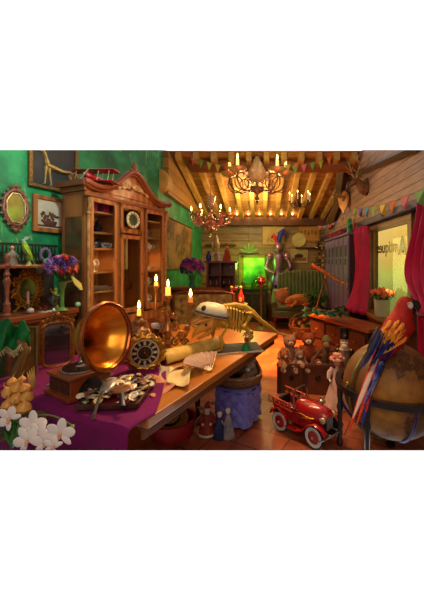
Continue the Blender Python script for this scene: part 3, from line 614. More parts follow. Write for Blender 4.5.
tag(MB().ball((0, 0, .027), .027, 14, 10).build('mint_ball', mat('mint', (160, 220, 180), .25), loc=hut(.04, .05, zc)), 'mint green ball at the foot of the green flower vase', 'ball')
t = thing('green_statuette', 'small pale green figurine with raised arms left of the flower vase', 'figurine', hut(.17, .2, zc), RZW)
b = MB(); b.tube([(0, 0, 0), (.0, 0, .08), (0, 0, .14), (0, 0, .17)], [.03, .014, .02, .01], 10); b.ball((0, 0, .19), .018); b.tube([(0, 0, .14), (-.04, 0, .17), (-.05, 0, .21)], .008, 6); b.tube([(0, 0, .14), (.035, 0, .12), (.05, 0, .16)], .008, 6); b.build('figure', mat('lime_jade', (170, 184, 90), .4, 0, (120, 140, 60), 20), t, remesh=.004, smoothit=2)

# flowers
def petals_flower(b, c, r, n=8, nrm=(0, -1, .3), cup_=.4, w=.5, layers=2):
    c = Vector(c); q = Vector(nrm).normalized().to_track_quat('Z', 'Y')
    for L_ in range(layers):
        rr = r * (1 - .3 * L_)
        for i in range(n):
            a = 2 * math.pi * (i + .5 * L_) / n; d = Vector((math.cos(a), math.sin(a), 0)); pts = [c, c + q @ (d * rr * .5 + Vector((0, 0, rr * (.15 + .2 * L_)))), c + q @ (d * rr + Vector((0, 0, rr * cup_ * (1 + L_))))]
            b.tube(pts, [r * .1, r * w * .5, r * .12], 5, flat=.35)
def bouquet(t, c, R_, cols, n, fr=.035, seed=1, leafn=40, squash=.85, front=(0, -1, 0)):
    rr = random.Random(seed); c = Vector(c); groups = [MB() for _ in cols]
    fl = []
    for i in range(n):
        z = 1 - 2 * (i + .5) / n; a = i * 2.399; d = Vector((math.sqrt(1 - z * z) * math.cos(a), math.sqrt(1 - z * z) * math.sin(a), z))
        if d.z < -.45: continue
        fl.append(d)
    for i, d in enumerate(fl):
        m_, nm = cols[rr.randrange(len(cols))]; b = MB(); r_ = fr * rr.uniform(.8, 1.25); p = c + Vector((d.x, d.y, d.z * squash)) * R_ * rr.uniform(.85, 1.05)
        petals_flower(b, p, r_, 8, d); b.ball(p + d * r_ * .3, r_ * .3, 6, 5); b.build(nm, m_, t)
    b = MB()
    for i in range(leafn):
        d = Vector((rr.gauss(0, 1), rr.gauss(0, 1), rr.gauss(-.1, .8))).normalized(); p = c + d * R_ * rr.uniform(.75, 1.0); e = c + d * R_ * rr.uniform(1.1, 1.4) + Vector((0, 0, -R_ * .1)); b.tube([p, (p + e) / 2 + Vector((0, 0, .01)), e], [.004, R_ * .09, .002], 5, flat=.3)
    b.build('foliage', leaf, t)
    b = MB()
    for d in fl[::2]: b.tube([c + Vector((0, 0, -R_ * 1.2)), c + d * R_ * .85], .004, 5)
    b.build('stems', leaf, t)
fm = lambda n_, c_: mat(n_, c_, .6, 0, tuple(max(0, x * .7) for x in c_), 40)
f_red, f_or, f_lil, f_pink, f_yel, f_vio = fm('red_petal', (214, 40, 50)), fm('orange_petal', (240, 120, 60)), fm('lilac_petal', (176, 120, 216)), fm('pink_petal', (226, 120, 180)), fm('yellow_petal', (214, 200, 90)), fm('violet_petal', (90, 50, 150))
vp = at(62, 309, 2.93)
t = thing('flower_vase', 'green glass column vase with red, orange and lilac flowers on the hutch counter', 'vase of flowers', (vp.x, vp.y, zc))
MB().lathe([(.055, 0), (.05, .012), (.02, .03), (.018, .1), (.022, .2), (.045, .26), (.05, .28)], n=16).build('vase', mat('green_glass', (120, 160, 90), .15, 0, (80, 130, 60), 8, trans=.35), t)
bouquet(t, (0, 0, .42), .125, [(f_red, 'red_flower'), (f_or, 'orange_flower'), (f_lil, 'lilac_flower'), (f_pink, 'pink_flower'), (f_lil, 'lilac_flower'), (f_yel, 'yellow_flower'), (f_vio, 'violet_flower')], 46, .04, 4)
b = MB(); b.tube(bez((.02, 0, .25), (.1, -.02, .3), (.15, -.02, .3), (.19, -.03, .24), 6), .005, 5); b.tube([(.11, -.02, .33), (.17, -.03, .26), (.21, -.03, .2)], [.01, .045, .02], 10, flat=.35); b.build('lily_leaf', mat('yellowed_leaf', (190, 160, 70), .5, 0, (120, 120, 40), 10), t)

# ------------------------------------------------------------------ the long table with the purple cloth
TZ = .78
TF = Vector((.185, 3.46, 0)); TU = Vector((-.381, -.9246, 0)); TL = Vector((-.9246, .381, 0))     # far right corner, towards us, towards the left wall
TW, TLn = 1.35, 2.17
RZT = math.atan2(-TU.y, -TU.x)
def tp(a, l, z=TZ): return TF + TU * a + TL * l + Vector((0, 0, z))
TAB = tp(TLn, 0, 0)                                # near right corner: local x runs away along the right edge, y to the left
t = thing('long_table', 'long honey brown wooden table running into the shop, partly under purple cloth', 'table', TAB, RZT)
m_top = mat('honey_table_top', (204, 128, 44), .3, 0, (160, 88, 28), 4, .8, .08, 30, stretch=(.25, 2, 2), coat=.3)
MB().bb((.12, 0, TZ - .055), (TLn, TW, TZ)).build('tabletop', m_top, t, smooth=False, bevel=.006)
MB().bb((.12, .03, TZ - .12), (TLn - .03, .05, TZ - .035)).bb((TLn - .05, .03, TZ - .12), (TLn - .03, TW - .03, TZ - .035)).bb((.12, TW - .05, TZ - .12), (TLn - .03, TW - .03, TZ - .035)).build('apron', mat('apron_wood', (140, 78, 34), .7, 0, (96, 50, 22), 5), t, smooth=False, bevel=.006)
for x, y in ((TLn - .7, .62), (TLn - .12, TW - .12), (1.1, TW - .12)):
    MB().lathe([(.03, 0), (.035, .05), (.02, .08), (.03, .2), (.025, .45), (.04, .5), (.03, .55), (.045, .6), (.045, TZ - .035)], (x, y, 0), 12).build('leg', wood_d, t)
# cloth: lies on the near half of the table, falls over the near end and the left edge
def cloth_pt(u, v):
    a = .0 + u                                      # distance along from the near end
    return a, v
m_purple = mat('purple_velvet', (136, 0, 104), .95, 0, (84, 0, 66), 3, .8, .25, 5)
b = MB(); nu, nv = 60, 60
def cf(u, v):
    x = -.42 + u * 1.42; y = .0 + v * (TW + .25) ; z = TZ + .004
    xe = .16 + .85 * min(1, v / .4) + .05 * math.sin(v * 9)         # ragged far edge
    if x > xe: x = xe + (x - xe) * .02
    w = .006 * math.sin(x * 14 + y * 9) + .004 * math.sin(y * 23 - x * 7) + .003 * math.sin(x * 31)
    if x < .0: d = -x; x = -.012 - .02 * math.sin(y * 16) * min(1, d * 6) - .02 * d; z = TZ + .004 - d
    else: z += max(0, w) * 1.1
    if y > TW: d = y - TW; z -= d * .8; y = TW + .02 + .01 * math.sin(x * 20)
    return (x, y, z)
b.grid(cf, nu, nv)
cl = b.build('tablecloth', m_purple, crop=True, solid=.004, loc=TAB, rot=(0, 0, RZT)); tag(cl, 'deep purple velvet cloth draped over the near end of the long table', 'tablecloth')

# gramophone
g = Vector((-1.145, 1.895, TZ + .012)); t = thing('gramophone', 'antique gramophone with a big amber brass horn on the purple cloth', 'gramophone', g, R(-31)); gm = t
m_box = mat('gramophone_wood', (150, 72, 34), .3, 0, (100, 44, 22), 6, .8, coat=.4)
b = MB(); b.box((0, 0, .012), (.29, .29, .024)); b.box((0, 0, .07), (.245, .245, .1)); b.box((0, 0, .128), (.275, .275, .018)); b.build('case', m_box, t, smooth=False, bevel=.004)
b = MB()
for x in (-.06, .06): b.box((x, -.126, .07), (.1, .004, .07))
b.build('carved_panel', mat('dark_carving', (96, 44, 24), .5, 0, (50, 22, 14), 60, bump=.6), t, smooth=False)
MB().lathe([(.0, .14), (.11, .14), (.11, .15), (.0, .15)], (.01, -.0, 0), 40).build('turntable', silver, t)
r_ = MB().lathe([(.0, .151), (.105, .151), (.105, .155), (.0, .156)], (.01, 0, 0), 40).build('record', mat('shellac', (18, 16, 18), .18, 0, (28, 26, 28), 3, kind='wave'), t)
MB().lathe([(0, .156), (.03, .1562), (.03, .157), (0, .1575)], (.01, 0, 0), 24).build('record_label', mat('record_label', (120, 120, 130), .5), r_)
MB().tube([(-.125, -.05, .07), (-.16, -.06, .07), (-.17, -.065, .03), (-.2, -.09, .02)], .005, 6).ball((-.205, -.095, .02), .01).build('crank', silver, t)
hr = MB(); e0 = Vector((-.115, .06, .14))
hr.tube([e0, e0 + Vector((0, 0, .05)), e0 + Vector((-.01, .0, .075)), e0 + Vector((0, 0, .1)), e0 + Vector((.03, -.0, .12))], [.016, .012, .017, .014, .02], 10)
hr.tube([e0 + Vector((0, 0, .04)), e0 + Vector((.05, -.03, .04)), e0 + Vector((.09, -.05, .025))], [.009, .008, .006], 8); hr.ball(e0 + Vector((.095, -.055, .025)), .017)
hr.build('tone_arm', mat('aged_steel', (130, 120, 116), .3, .8, (70, 60, 60), 20), t)
Mi = (Matrix.Translation(g) @ Matrix.Rotation(R(-31), 4, 'Z')).inverted()
mouth = Mi @ Vector((-.915, 1.78, 1.16)); el = e0 + Vector((0, 0, .11)); ax = (mouth - el); Lh = ax.length; ax.normalize()
ax2 = (Mi.to_3x3() @ Vector((.97, -.22, .10))).normalized()
def horn(name, rr, m, off=0, r0=.016):
    b = MB(); n = 48; k = 22; pts = bez(el, el + ax * Lh * .45, mouth - ax2 * Lh * .5, mouth, k); vs = []
    for i, p in enumerate(pts):
        q = i / k; tg = (pts[min(i + 1, k)] - pts[max(i - 1, 0)]).normalized(); X = tg.cross(Vector((0, 0, 1))).normalized(); Y = X.cross(tg)
        r = r0 + (rr - r0) * (q ** 1.9); 
        for j in range(n):
            a = 2 * math.pi * j / n; w = 1 + .022 * q * abs(math.cos(a * 4)) ; vs.append(p + (X * math.cos(a) + Y * math.sin(a)) * (r * w + off))
    b.add(vs, [(i * n + j, i * n + (j + 1) % n, (i + 1) * n + (j + 1) % n, (i + 1) * n + j) for i in range(k) for j in range(n)])
    return b, vs[-n:]
def f_horn(n, b):
    t = nd(n, 'ShaderNodeTexCoord'); no = nd(n, 'ShaderNodeTexNoise', Scale=7.0, Detail=3.0, Distortion=1.0); n.links.new(t.outputs['Object'], no.inputs['Vector'])
    c = ramp(n, no.outputs['Fac'], [(.3, (206, 104, 26)), (.5, (240, 156, 44)), (.7, (255, 206, 104))]); n.links.new(c.outputs[0], b.inputs['Base Color'])
    b.inputs['Metallic'].default_value = .75; b.inputs['Roughness'].default_value = .3
b, rim = horn('horn', .19, None); ho = b.build('horn', node_mat('amber_horn', f_horn), t, solid=.004)
b = MB(); b.tube(rim, .015, 8, closed=True); b.build('horn_rim', mat('copper_rim', (190, 110, 60), .25, .9, (140, 70, 40), 8), ho)
MB().tube([mouth + Vector((0, 0, -.165)) - ax2 * .03, mouth + Vector((0, 0, -.2)) - ax2 * .05], [.01, .006], 6).build('horn_bracket', iron, ho)

# stacked record leaning behind the tray
t = tag(MB().lathe([(0, 0), (.08, 0), (.08, .003), (0, .003)], n=40).build('vinyl_record', MATS['shellac'], loc=at(91, 392, 1.75), rot=(R(66), 0, R(-12))), 'loose black record leaning behind the tray of watches', 'record')

# tray crowded with watches, coins, spoons
ty = tp(TLn - .27, .26, TZ + .006); c0 = on(118, 393, TZ + .03)
TR = Vector((c0.x + .01, c0.y, TZ + .014)); t = thing('jewelry_tray', 'shallow red lined wooden tray heaped with pocket watches and trinkets', 'tray', TR, R(4)); tray = t
b = MB(); b.box((0, 0, .008), (.32, .34, .016)); b.box((0, -.17, .016), (.32, .014, .03)); b.box((0, .17, .016), (.32, .014, .03)); b.box((-.16, 0, .016), (.014, .34, .03)); b.box((.16, 0, .016), (.014, .34, .03))
b.build('tray_body', mat('tray_wood', (84, 44, 34), .4, 0, (48, 24, 20), 10), t, smooth=False, bevel=.003)
MB().box((0, 0, .018), (.31, .33, .004)).build('lining', mat('red_lining', (150, 20, 40), .8, 0, (100, 10, 30), 10), t, smooth=False)
mets = [silver, mat('dull_silver', (170, 160, 150), .3, .85, (90, 80, 76), 30), mat('rose_gold', (200, 150, 120), .3, .8, (120, 80, 60), 30), brass, mat('worn_pewter', (150, 140, 132), .35, .8, (80, 70, 66), 30)]
ivory = MATS['ivory_enamel']
def watch(mi, s):
    t = thing('pocket_watch', '', 'watch', (0, 0, 0), 0, 'pocket watches heaped in the tray', s)
    MB().lathe([(.0, 0), (.024, .001), (.030, .006), (.028, .012), (.024, .013), (.024, .011), (0, .011)], n=20).ring((0, .036, .006), .007, .002, 12, 4, rot=(R(90), 0, 0)).cyl((0, .028, .006), (0, .034, .006), .004).build('case', mets[mi], t)
    MB().lathe([(0, .0112), (.0225, .0112), (.0225, .0125), (0, .0125)], n=18).build('dial', ivory, t)
    b = MB(); b.box((0, .007, .0135), (.002, .014, .001)); b.box((.005, 0, .0135), (.01, .002, .001)); b.build('hands', black, t)
    return t
protos = [watch(i, 1.0) for i in range(5)]
spots = []
rr = random.Random(5); n_w = 0
rowname = ['front row', 'second row from the front', 'third row from the front', 'middle rows', 'fourth row from the back', 'third row from the back', 'back row']
colname = ['at the far left', 'left of centre', 'in the centre', 'right of centre', 'at the far right']
used_p = [False] * 5
for r in range(7):
    for c in range(5):
        if r < 2 and c in (2,): continue
        x = -.13 + c * .065 + rr.uniform(-.012, .012); y = -.148 + r * .048 + rr.uniform(-.01, .01); z = .026 + .012 * ((r + c) % 3) + (.02 if 1 < r < 6 and 0 < c < 4 else 0)
        i = rr.randrange(5); lab = 'pocket watch in the tray, %s, %s' % (rowname[r], colname[c])
        loc = TR + Vector((x * math.cos(R(4)) - y * math.sin(R(4)), x * math.sin(R(4)) + y * math.cos(R(4)), z)); ro = (rr.uniform(-.2, .6), rr.uniform(-.5, .5), rr.uniform(0, 6.28)); s = rr.choice([.75, .9, 1.0, 1.2, 1.35])
        if not used_p[i]: o = protos[i]; used_p[i] = True; o.location = loc; o.rotation_euler = ro; o.scale = (s, s, s); o['label'] = lab
        else: rep(protos[i], loc, lab, rot=ro, sc=s)
for i, u in enumerate(used_p):
    if not u:
        for c in list(protos[i].children): bpy.data.objects.remove(c)
        bpy.data.objects.remove(protos[i])
def traypt(x, y, z): return TR + Vector((x, y, z))
# chains and loose coins between them
ch = MB().lathe([(0, 0), (.015, 0), (.015, .002), (0, .002)], n=14); co0 = None
for i in range(40):
    x, y = rr.uniform(-.145, .145), rr.uniform(-.15, .16); z = .055 + rr.uniform(0, .025); ro = (rr.uniform(-.6, .6), rr.uniform(-.6, .6), 0)
    if co0 is None: co0 = ch.build('coin', mets[2]); o = co0
    else:
        o = co0.copy(); COL.objects.link(o)
    o.location = traypt(x, y, z); o.rotation_euler = ro; tag(o, 'small round coin or medal lying loose among the pocket watches in the tray', 'coin', 'loose coins among the watches in the tray')
# big spoon, hand mirror, white dial
sp = traypt(-.03, -.11, .075); t = thing('silver_spoon', 'large silver spoon with pointed handle hanging over the front of the tray', 'spoon', sp, R(4), sc=1.25)
MB().ball((0, .03, .01), (.032, .05, .012), 18, 10, rot=(R(12), 0, 0)).build('bowl', mets[0], t); MB().tube([(0, -.015, .006), (.0, -.06, -.005), (.012, -.14, -.055)], [.009, .006, .007], 8, flat=.5).build('handle', mets[1], t)
mp_ = traypt(.055, -.10, .075); t = thing('hand_mirror', 'round pink gold hand mirror with dark steel handle on the tray', 'hand mirror', mp_, R(28), sc=1.1)
MB().lathe([(0, 0), (.044, .001), (.05, .006), (.044, .012), (0, .012)], n=24).build('mirror_head', mets[2], t); MB().tube([(0, -.045, .006), (0, -.07, .006), (0, -.15, -.02)], [.008, .011, .013], 8, flat=.5).build('handle', mat('blue_steel', (90, 90, 110), .3, .8, (50, 50, 70), 10), t)
for x, y, s, l in ((.135, -.12, .026, 'round white shell button at the right front corner of the tray'), (.10, -.16, .017, 'small white shell button at the front edge of the tray'), (-.16, -.13, .02, 'white shell button at the left front corner of the tray')):
    tag(MB().lathe([(0, 0), (s, 0), (s, .006), (s * .8, .008), (s * .5, .004), (0, .004)], n=20).build('shell_button', mat('mother_of_pearl', (240, 232, 214), .25, 0, (200, 180, 150), 12), loc=traypt(x, y, .055), rot=(R(20), 0, 0)), l, 'button')
for x, y, w, l in ((.0, -.15, .012, 'long ivory knife handle at the right of the tray'), (-.07, -.16, .009, 'pale bone paper knife at the tray front')):
    tag(MB().tube([(-.06, 0, 0), (0, .006, 0), (.06, 0, 0)], [w * .6, w, w * .7], 8, flat=.5).build('bone_knife', mat('bone', (232, 214, 176), .35, 0, (190, 168, 130), 20), loc=traypt(x - .05, y + .02, .055), rot=(0, 0, R(-12))), l, 'knife')

# gold mantel clock
c = on(145, 371, TZ); t = thing('mantel_clock', 'round gilded clock with scalloped frame and roman dial behind the tray', 'clock', c, R(18), sc=1.15)
def wobble(j, i): return 1 + .045 * math.sin(j * math.pi * 2 / 60 * 12)
b = MB(); b.lathe([(.088, 0), (.118, .0), (.126, .02), (.12, .035), (.100, .045), (.088, .04), (.088, 0)], (0, .02, .122), 60, rot=(R(90), 0, 0), wob=wobble, cap=False); b.lathe([(0, -.0), (.11, -.0), (.1, -.03), (0, -.035)], (0, .02, .122), 40, rot=(R(90), 0, 0))
b.box((0, .01, .008), (.13, .06, .016)); b.build('gilded_case', gold, t)
for i in range(16):
    a = 2 * math.pi * i / 16; MB().ball((.12 * math.cos(a), -.01, .122 + .12 * math.sin(a)), (.014, .01, .014), 8, 6).build('gilt_boss', gold, t)
d_ = MB().lathe([(0, 0), (.09, 0), (.09, .006), (0, .006)], (0, .0, .122), 40, rot=(R(90), 0, 0)).build('dial', mat('dark_dial', (52, 44, 40), .3, 0, (30, 24, 22), 8), t)
MB().ring((0, -.018, .122), .085, .006, 40, 6).ring((0, -.016, .122), .045, .003, 40, 6).build('dial_rings', mat('pale_gold', (240, 220, 170), .3, .4), d_)
mk = MB()
for i in range(12):
    a = R(30 * i)
    for o_ in (-.05, .05) if i % 3 else (-.08, 0, .08): mk.box((.064 * math.sin(a + o_), -.014, .122 + .064 * math.cos(a + o_)), (.0045, .003, .024), (0, a, 0))
mk.build('numerals', mat('numeral_ivory', (236, 226, 200), .5), d_)
MB().tube([(0, -.018, .122), (0, -.018, .158)], .0028, 5).tube([(0, -.018, .122), (.03, -.018, .086)], .0025, 5).ball((0, -.018, .122), .008).build('clock_hands', brass, d_)

# brocade bag / papers / fan / shells on the table
def sheet(name, label, cat, pts, z, m, curl=.03, solid=.002, n=12):
    P4 = [on(x, y, z) for x, y in pts]; c = sum(P4, Vector()) / 4
    def f(u, v):
        p = (P4[0] * (1 - u) + P4[1] * u) * (1 - v) + (P4[3] * (1 - u) + P4[2] * u) * v - c
        p.z = .003 + curl * (abs(2 * u - 1) ** 2.5) * (1 if u > .5 else .35) + .004 * math.sin(v * 9 + u * 5); return p
    return tag(MB().grid(f, n, n).build(name, m, solid=solid, loc=c), label, cat)
m_map = mat('pink_map_paper', (214, 150, 110), .7, 0, (190, 92, 76), 9, .3)
sheet('map_sheet', 'pinkish old map sheet lying beside the tray', 'map', [(143, 392), (150, 376), (176, 388), (152, 399)], TZ, m_map, .02)
m_parch = mat('parchment', (236, 214, 160), .65, 0, (206, 170, 104), 7, .5)
pt = on(180, 383, TZ)
def paper_cone(px, py, w, l, rz, name, label, m, h=.05):
    t = on(px, py, TZ)
    def f(u, v):
        a = math.pi * u; r = .008 + h * v; return (r * math.cos(a) * w, l * v - l / 2, .004 + r * math.sin(a) * .8)
    return tag(MB().grid(f, 16, 8).build(name, m, solid=.002, loc=t, rot=(0, 0, rz)), label, 'paper')
sheet('folded_paper', 'cream folded paper lying near the table edge right of the pink map', 'paper', [(166, 384), (189, 389), (191, 371), (170, 368)], TZ + .012, m_parch, .035)
sheet('grey_paper', 'greyish folded paper between the gold clock and the map', 'paper', [(158, 384), (170, 376), (188, 366), (160, 367)], TZ, mat('grey_paper', (190, 176, 160), .6, 0, (150, 130, 110), 6), .03)

# hand fan
c = on(211, 372, TZ); t = thing('hand_fan', 'open pale mauve hand fan lying on the table by the big scroll', 'fan', c, R(62))
b = MB(); nn = 22
for i in range(nn):
    a0 = R(25 + 130 * i / nn); a1 = R(25 + 130 * (i + 1) / nn); z0, z1 = (0, .009) if i % 2 else (.009, 0)
    q = lambda a, r, z: (r * math.cos(a), r * math.sin(a), z + .006 + r * .42)
    b.add([q(a0, .06, z0), q(a1, .06, z1), q(a1, .2, z1), q(a0, .2, z0)], [(0, 1, 2, 3)])
b.build('fan_leaf', mat('mauve_fan', (196, 160, 140), .6, 0, (150, 112, 104), 10), t, smooth=False, solid=.0015)
for i in range(0, nn + 1, 3):
    a = R(25 + 130 * i / nn); MB().tube([(0, 0, .006), (.2 * math.cos(a), .2 * math.sin(a), .09)], [.004, .003], 5, flat=.4).build('fan_rib', mat('bone', (0, 0, 0)), t)
MB().ball((0, 0, .008), .009).build('pivot', brass, t)
# big scroll under lace
c = tp(1.05, .44); t = thing('treasure_scroll', 'long gold patterned scroll with a dark lace border lying along the table', 'scroll', c, R(90 + 50))
def f(u, v): a = R(-20 + 200 * u); return (.09 * math.cos(a) * 1.1, (v - .5) * .62, .02 + .075 * max(0, math.sin(a)) + (.0 if u < .85 else 0))
MB().grid(f, 20, 16).build('scroll_sheet', mat('gold_scroll', (222, 190, 96), .55, 0, (176, 138, 56), 16, .5), t, solid=.004)
MB().grid(lambda u, v: (.105 + .05 * u, (v - .5) * .62, .02 - .012 * u + .004 * math.sin(v * 60)), 3, 50).build('lace_border', mat('dark_lace', (110, 104, 80), .7, 0, (40, 36, 30), 70, .2), t, solid=.002)

# ------------------------------------------------------------------ candelabrum, statue candle and silver pieces behind the clock
orange_c = mat('orange_candle', (250, 150, 60), .5, emit=.35)
ylw = mat('glowing_wax', (255, 214, 90), .5, emit=.8)
c = on(168, 353, TZ); t = thing('candelabrum', 'ornate bronze candelabrum with three lit candles on scrolled arms', 'candelabrum', c, R(5))
k_ = mat('candelabrum_bronze', (220, 150, 84), .3, .6, (120, 66, 34), 30)
z0 = 1.30 - TZ
st = MB().lathe([(.09, 0), (.085, .015), (.05, .03), (.03, .06), (.045, .09), (.02, .12), (.03, .17), (.05, .21), (.03, .26), (.016, .3), (.028, .34), (.03, .38), (.014, .43), (.02, z0 - .05), (.04, z0 - .01), (.042, z0)], n=20).build('stem', k_, t)
for i in range(6):
    a = R(60 * i); MB().tube([Vector((.05 * math.cos(a), .05 * math.sin(a), .21)) + Vector((p.x * math.cos(a), p.x * math.sin(a), p.z)) for p in scroll((.02, 0, 0), .03, 1.2)], .006, 6).build('scroll_ornament', k_, st)
def arm(tx, tz, nm='arm'):
    b = MB(); s = 1 if tx > 0 else -1
    b.tube(bez((0, 0, .2), (tx * .5, 0, .04), (tx * 1.15, 0, .12), (tx, 0, tz - .03), 12), .008, 7)
    b.tube([Vector(p) for p in scroll((tx * .55, 0, .14), .04, 1.4, s, 90)], .006, 6); b.tube([Vector(p) for p in scroll((tx * .75, -.01, .2), .03, 1.4, -s, 0)], .005, 6)
    b.lathe([(.012, -.03), (.03, -.01), (.034, 0), (.02, .002)], (tx, 0, tz), 14); a = b.build(nm, k_, t); return a
arm(.20, 1.235 - TZ); arm(-.105, 1.385 - TZ)
for j_, (x, z, q, s_) in enumerate(((.07, .10, .045, 1), (-.07, .12, .045, -1), (.12, .16, .04, -1), (-.1, .2, .035, 1), (.06, .25, .04, 1), (-.05, .3, .035, -1), (.15, .1, .035, 1), (.05, .34, .03, -1), (.17, .22, .03, -1), (-.03, .4, .025, 1))):
    MB().tube([Vector(p) for p in scroll((x, -.02, z), q, 1.5, s_, 60 * j_)], .0085, 7).ball((x, -.025, z), .011, 8, 6).build('scroll_ornament', k_ if j_ % 3 else brass, t)
cz = MB().cyl((0, 0, z0), (0, 0, z0 + .075), .024, .022, 16).build('candle', ylw, t); add_flame(t, (0, 0, z0 + .075), 1.3, 3.6)
MB().cyl((.20, 0, 1.235 - TZ), (.20, 0, 1.235 - TZ + .045), .021, .02, 16).build('candle', orange_c, t); add_flame(t, (.20, 0, 1.28 - TZ), 1.5, 3.6)
MB().cyl((-.105, 0, 1.385 - TZ), (-.105, 0, 1.42 - TZ), .018, .017, 16).build('candle', ylw, t); add_flame(t, (-.105, 0, 1.42 - TZ), 1.3, 3)
c = on(139, 359, TZ); t = thing('bronze_statue', 'bronze figure of a woman holding a gilded harp, lit candle on her head', 'statue', c, R(10), sc=1.0)
b = MB(); b.tube([(0, 0, 0), (0, 0, .03), (0, 0, .06), (0, 0, .16), (0, 0, .22), (0, 0, .25), (0, 0, .28)], [.05, .05, .035, .04, .05, .042, .02], 12); b.ball((0, 0, .315), (.028, .03, .036)); b.tube([(-.045, 0, .245), (-.07, -.03, .19), (-.03, -.06, .18)], [.016, .013, .01], 8); b.tube([(.045, 0, .245), (.07, -.03, .2), (.03, -.06, .2)], [.016, .013, .01], 8)
for s in (-1, 1): b.tube([(s * .03, .01, .32), (s * .04, .01, .27), (s * .045, .0, .22)], [.012, .015, .008], 8)
b.v = [Vector((q.x * 1.5, q.y * 1.3, q.z)) for q in b.v]; b.build('figure', mat('dark_bronze', (186, 126, 76), .4, .3, (96, 58, 36), 20), t, remesh=.005, smoothit=2)
MB().ball((-.01, -.022, .315), (.016, .012, .022)).build('face', mat('gilt_face', (196, 130, 70), .4, .5), t)
MB().tube([(-.05, -.06, .1), (-.06, -.07, .2), (-.02, -.07, .23), (.03, -.07, .2), (.05, -.065, .13), (-.04, -.06, .1)], .009, 7).box((0, -.065, .155), (.085, .012, .08)).build('harp', gold, t)
MB().lathe([(.012, .345), (.03, .365), (.02, .37)], n=12).build('candle_cup', brass, t); MB().cyl((0, 0, .37), (0, 0, .42), .017, .016).build('candle', ylw, t); add_flame(t, (0, 0, .42), 1.4, 3)
c = on(152, 358, TZ); t = thing('silver_centrepiece', 'jumbled silver and bronze centrepiece with curling scrolls between statue and candelabrum', 'ornament', c + Vector((0, .12, 0)), 0)
MB().lathe([(.05, 0), (.03, .03), (.015, .08), (.04, .14), (.055, .18), (.05, .2), (.02, .22), (.03, .26), (.01, .29)], n=16).build('body', bronze, t)
for i in range(10):
    a = rnd.uniform(0, 6.28); z = rnd.uniform(.05, .26); MB().tube([Vector((.045 * math.cos(a), .045 * math.sin(a) - .02, z)) + Vector(p) for p in scroll((0, 0, 0), .03, 1.3, 1 if i % 2 else -1, 40 * i)], .007, 6).build('silver_scroll', [silver, k_, silver][i % 3], t)
MB().lathe([(.02, 0), (.035, .02), (.034, .04), (.02, .045)], (.0, -.05, .24), 14).build('white_cup', white, t)

# ------------------------------------------------------------------ triceratops skeleton on its board, with helmet and fairy doll
bone = mat('fossil_bone', (216, 178, 60), .5, 0, (146, 108, 28), 14, .6, .2, 30); bone2 = mat('horn_bone', (230, 176, 80), .4, 0, (190, 120, 44), 10)
d0 = on(213, 349, TZ); d1 = on(247, 346, TZ)
rz = R(14); c = on(233, 349, TZ)
t = thing('dinosaur_skeleton', 'model skeleton of a horned dinosaur striding along the table with long tail', 'skeleton model', c + Vector((0, 0, .012)), rz, sc=.95); dino = t
sp_ = [(-.19, 0, .32), (-.15, 0, .36), (-.08, 0, .41), (.02, 0, .42), (.12, 0, .40), (.2, 0, .34), (.28, 0, .26), (.38, 0, .19), (.47, 0, .12), (.57, 0, .085)]
b = MB(); b.tube(sp_, [.022, .026, .03, .03, .03, .03, .022, .016, .01, .005], 10)
for i in range(34):
    q = i / 33 * (len(sp_) - 1); j = min(int(q), len(sp_) - 2); p = Vector(sp_[j]).lerp(Vector(sp_[j + 1]), q - j); s = max(.3, 1 - i / 36); b.tube([p, p + Vector((0, 0, .055 * s))], [.009 * s, .004], 5)
b.build('spine', bone, t)
for i in range(10):
    x = -.18 + i * .03; top_ = .37 + .05 * math.sin((i + 2) / 11 * 3.14); w = .06 + .04 * math.sin((i + 1) / 11 * 3.14)
    for s in (1, -1): MB().tube([(x, 0, top_), (x, s * w * .8, top_ - .02), (x - .01, s * w, top_ - .1), (x - .02, s * w * .7, top_ - .18), (x - .02, s * w * .3, top_ - .22)], [.008, .011, .011, .009, .006], 6, flat=.6).build('rib', bone, t)
def leg(name, pts, rad):
    b = MB(); b.tube(pts, rad, 8); e = Vector(pts[-1])
    for i in (-1, 0, 1): b.tube([e, e + Vector((-.03, i * .016, -.012)), e + Vector((-.055, i * .026, -.02))], [.011, .009, .004], 6)
    for p in pts[1:-1]: b.ball(p, rad[0] * 1.25, 8, 6)
    b.build(name, bone, t, remesh=.005, smoothit=1)
for s in (1, -1):
    leg('front_leg', [(-.17, s * .05, .33), (-.10 - s * .03, s * .1, .24), (-.16 - s * .03, s * .1, .13), (-.15 - s * .03, s * .1, .022)], [.019, .016, .013, .012])
    leg('hind_leg', [(.17, s * .05, .33), (.10, s * .09, .22), (.18 + s * .02, s * .09, .12), (.15 + s * .02, s * .09, .022)], [.024, .018, .015, .012])
MB().tube([(.12, -.04, .35), (.17, -.07, .35), (.24, -.06, .3)], [.02, .04, .012], 10, flat=.4).tube([(.12, .04, .35), (.17, .07, .35), (.24, .06, .3)], [.02, .04, .012], 10, flat=.4).build('pelvis', bone, t)
hd = Vector((-.22, 0, .25))
b = MB(); b.tube([hd + Vector((.05, 0, .05)), hd, hd + Vector((-.09, 0, -.04)), hd + Vector((-.15, 0, -.09)), hd + Vector((-.175, 0, -.13))], [.06, .062, .04, .022, .006], 12)
b.tube([hd + Vector((.05, 0, -.03)), hd + Vector((-.04, 0, -.10)), hd + Vector((-.13, 0, -.14))], [.025, .022, .012], 8)
b.build('skull', bone2, t, remesh=.006, smoothit=2)
MB().lathe([(.02, 0), (.07, .012), (.115, .04), (.12, .045), (.07, .02), (.02, .01)], hd + Vector((.03, 0, .07)), 24, rot=(0, R(60), 0), wob=lambda j, i: 1 + .06 * math.cos(j * 2.1) * (i > 1)).build('neck_frill', bone, t)
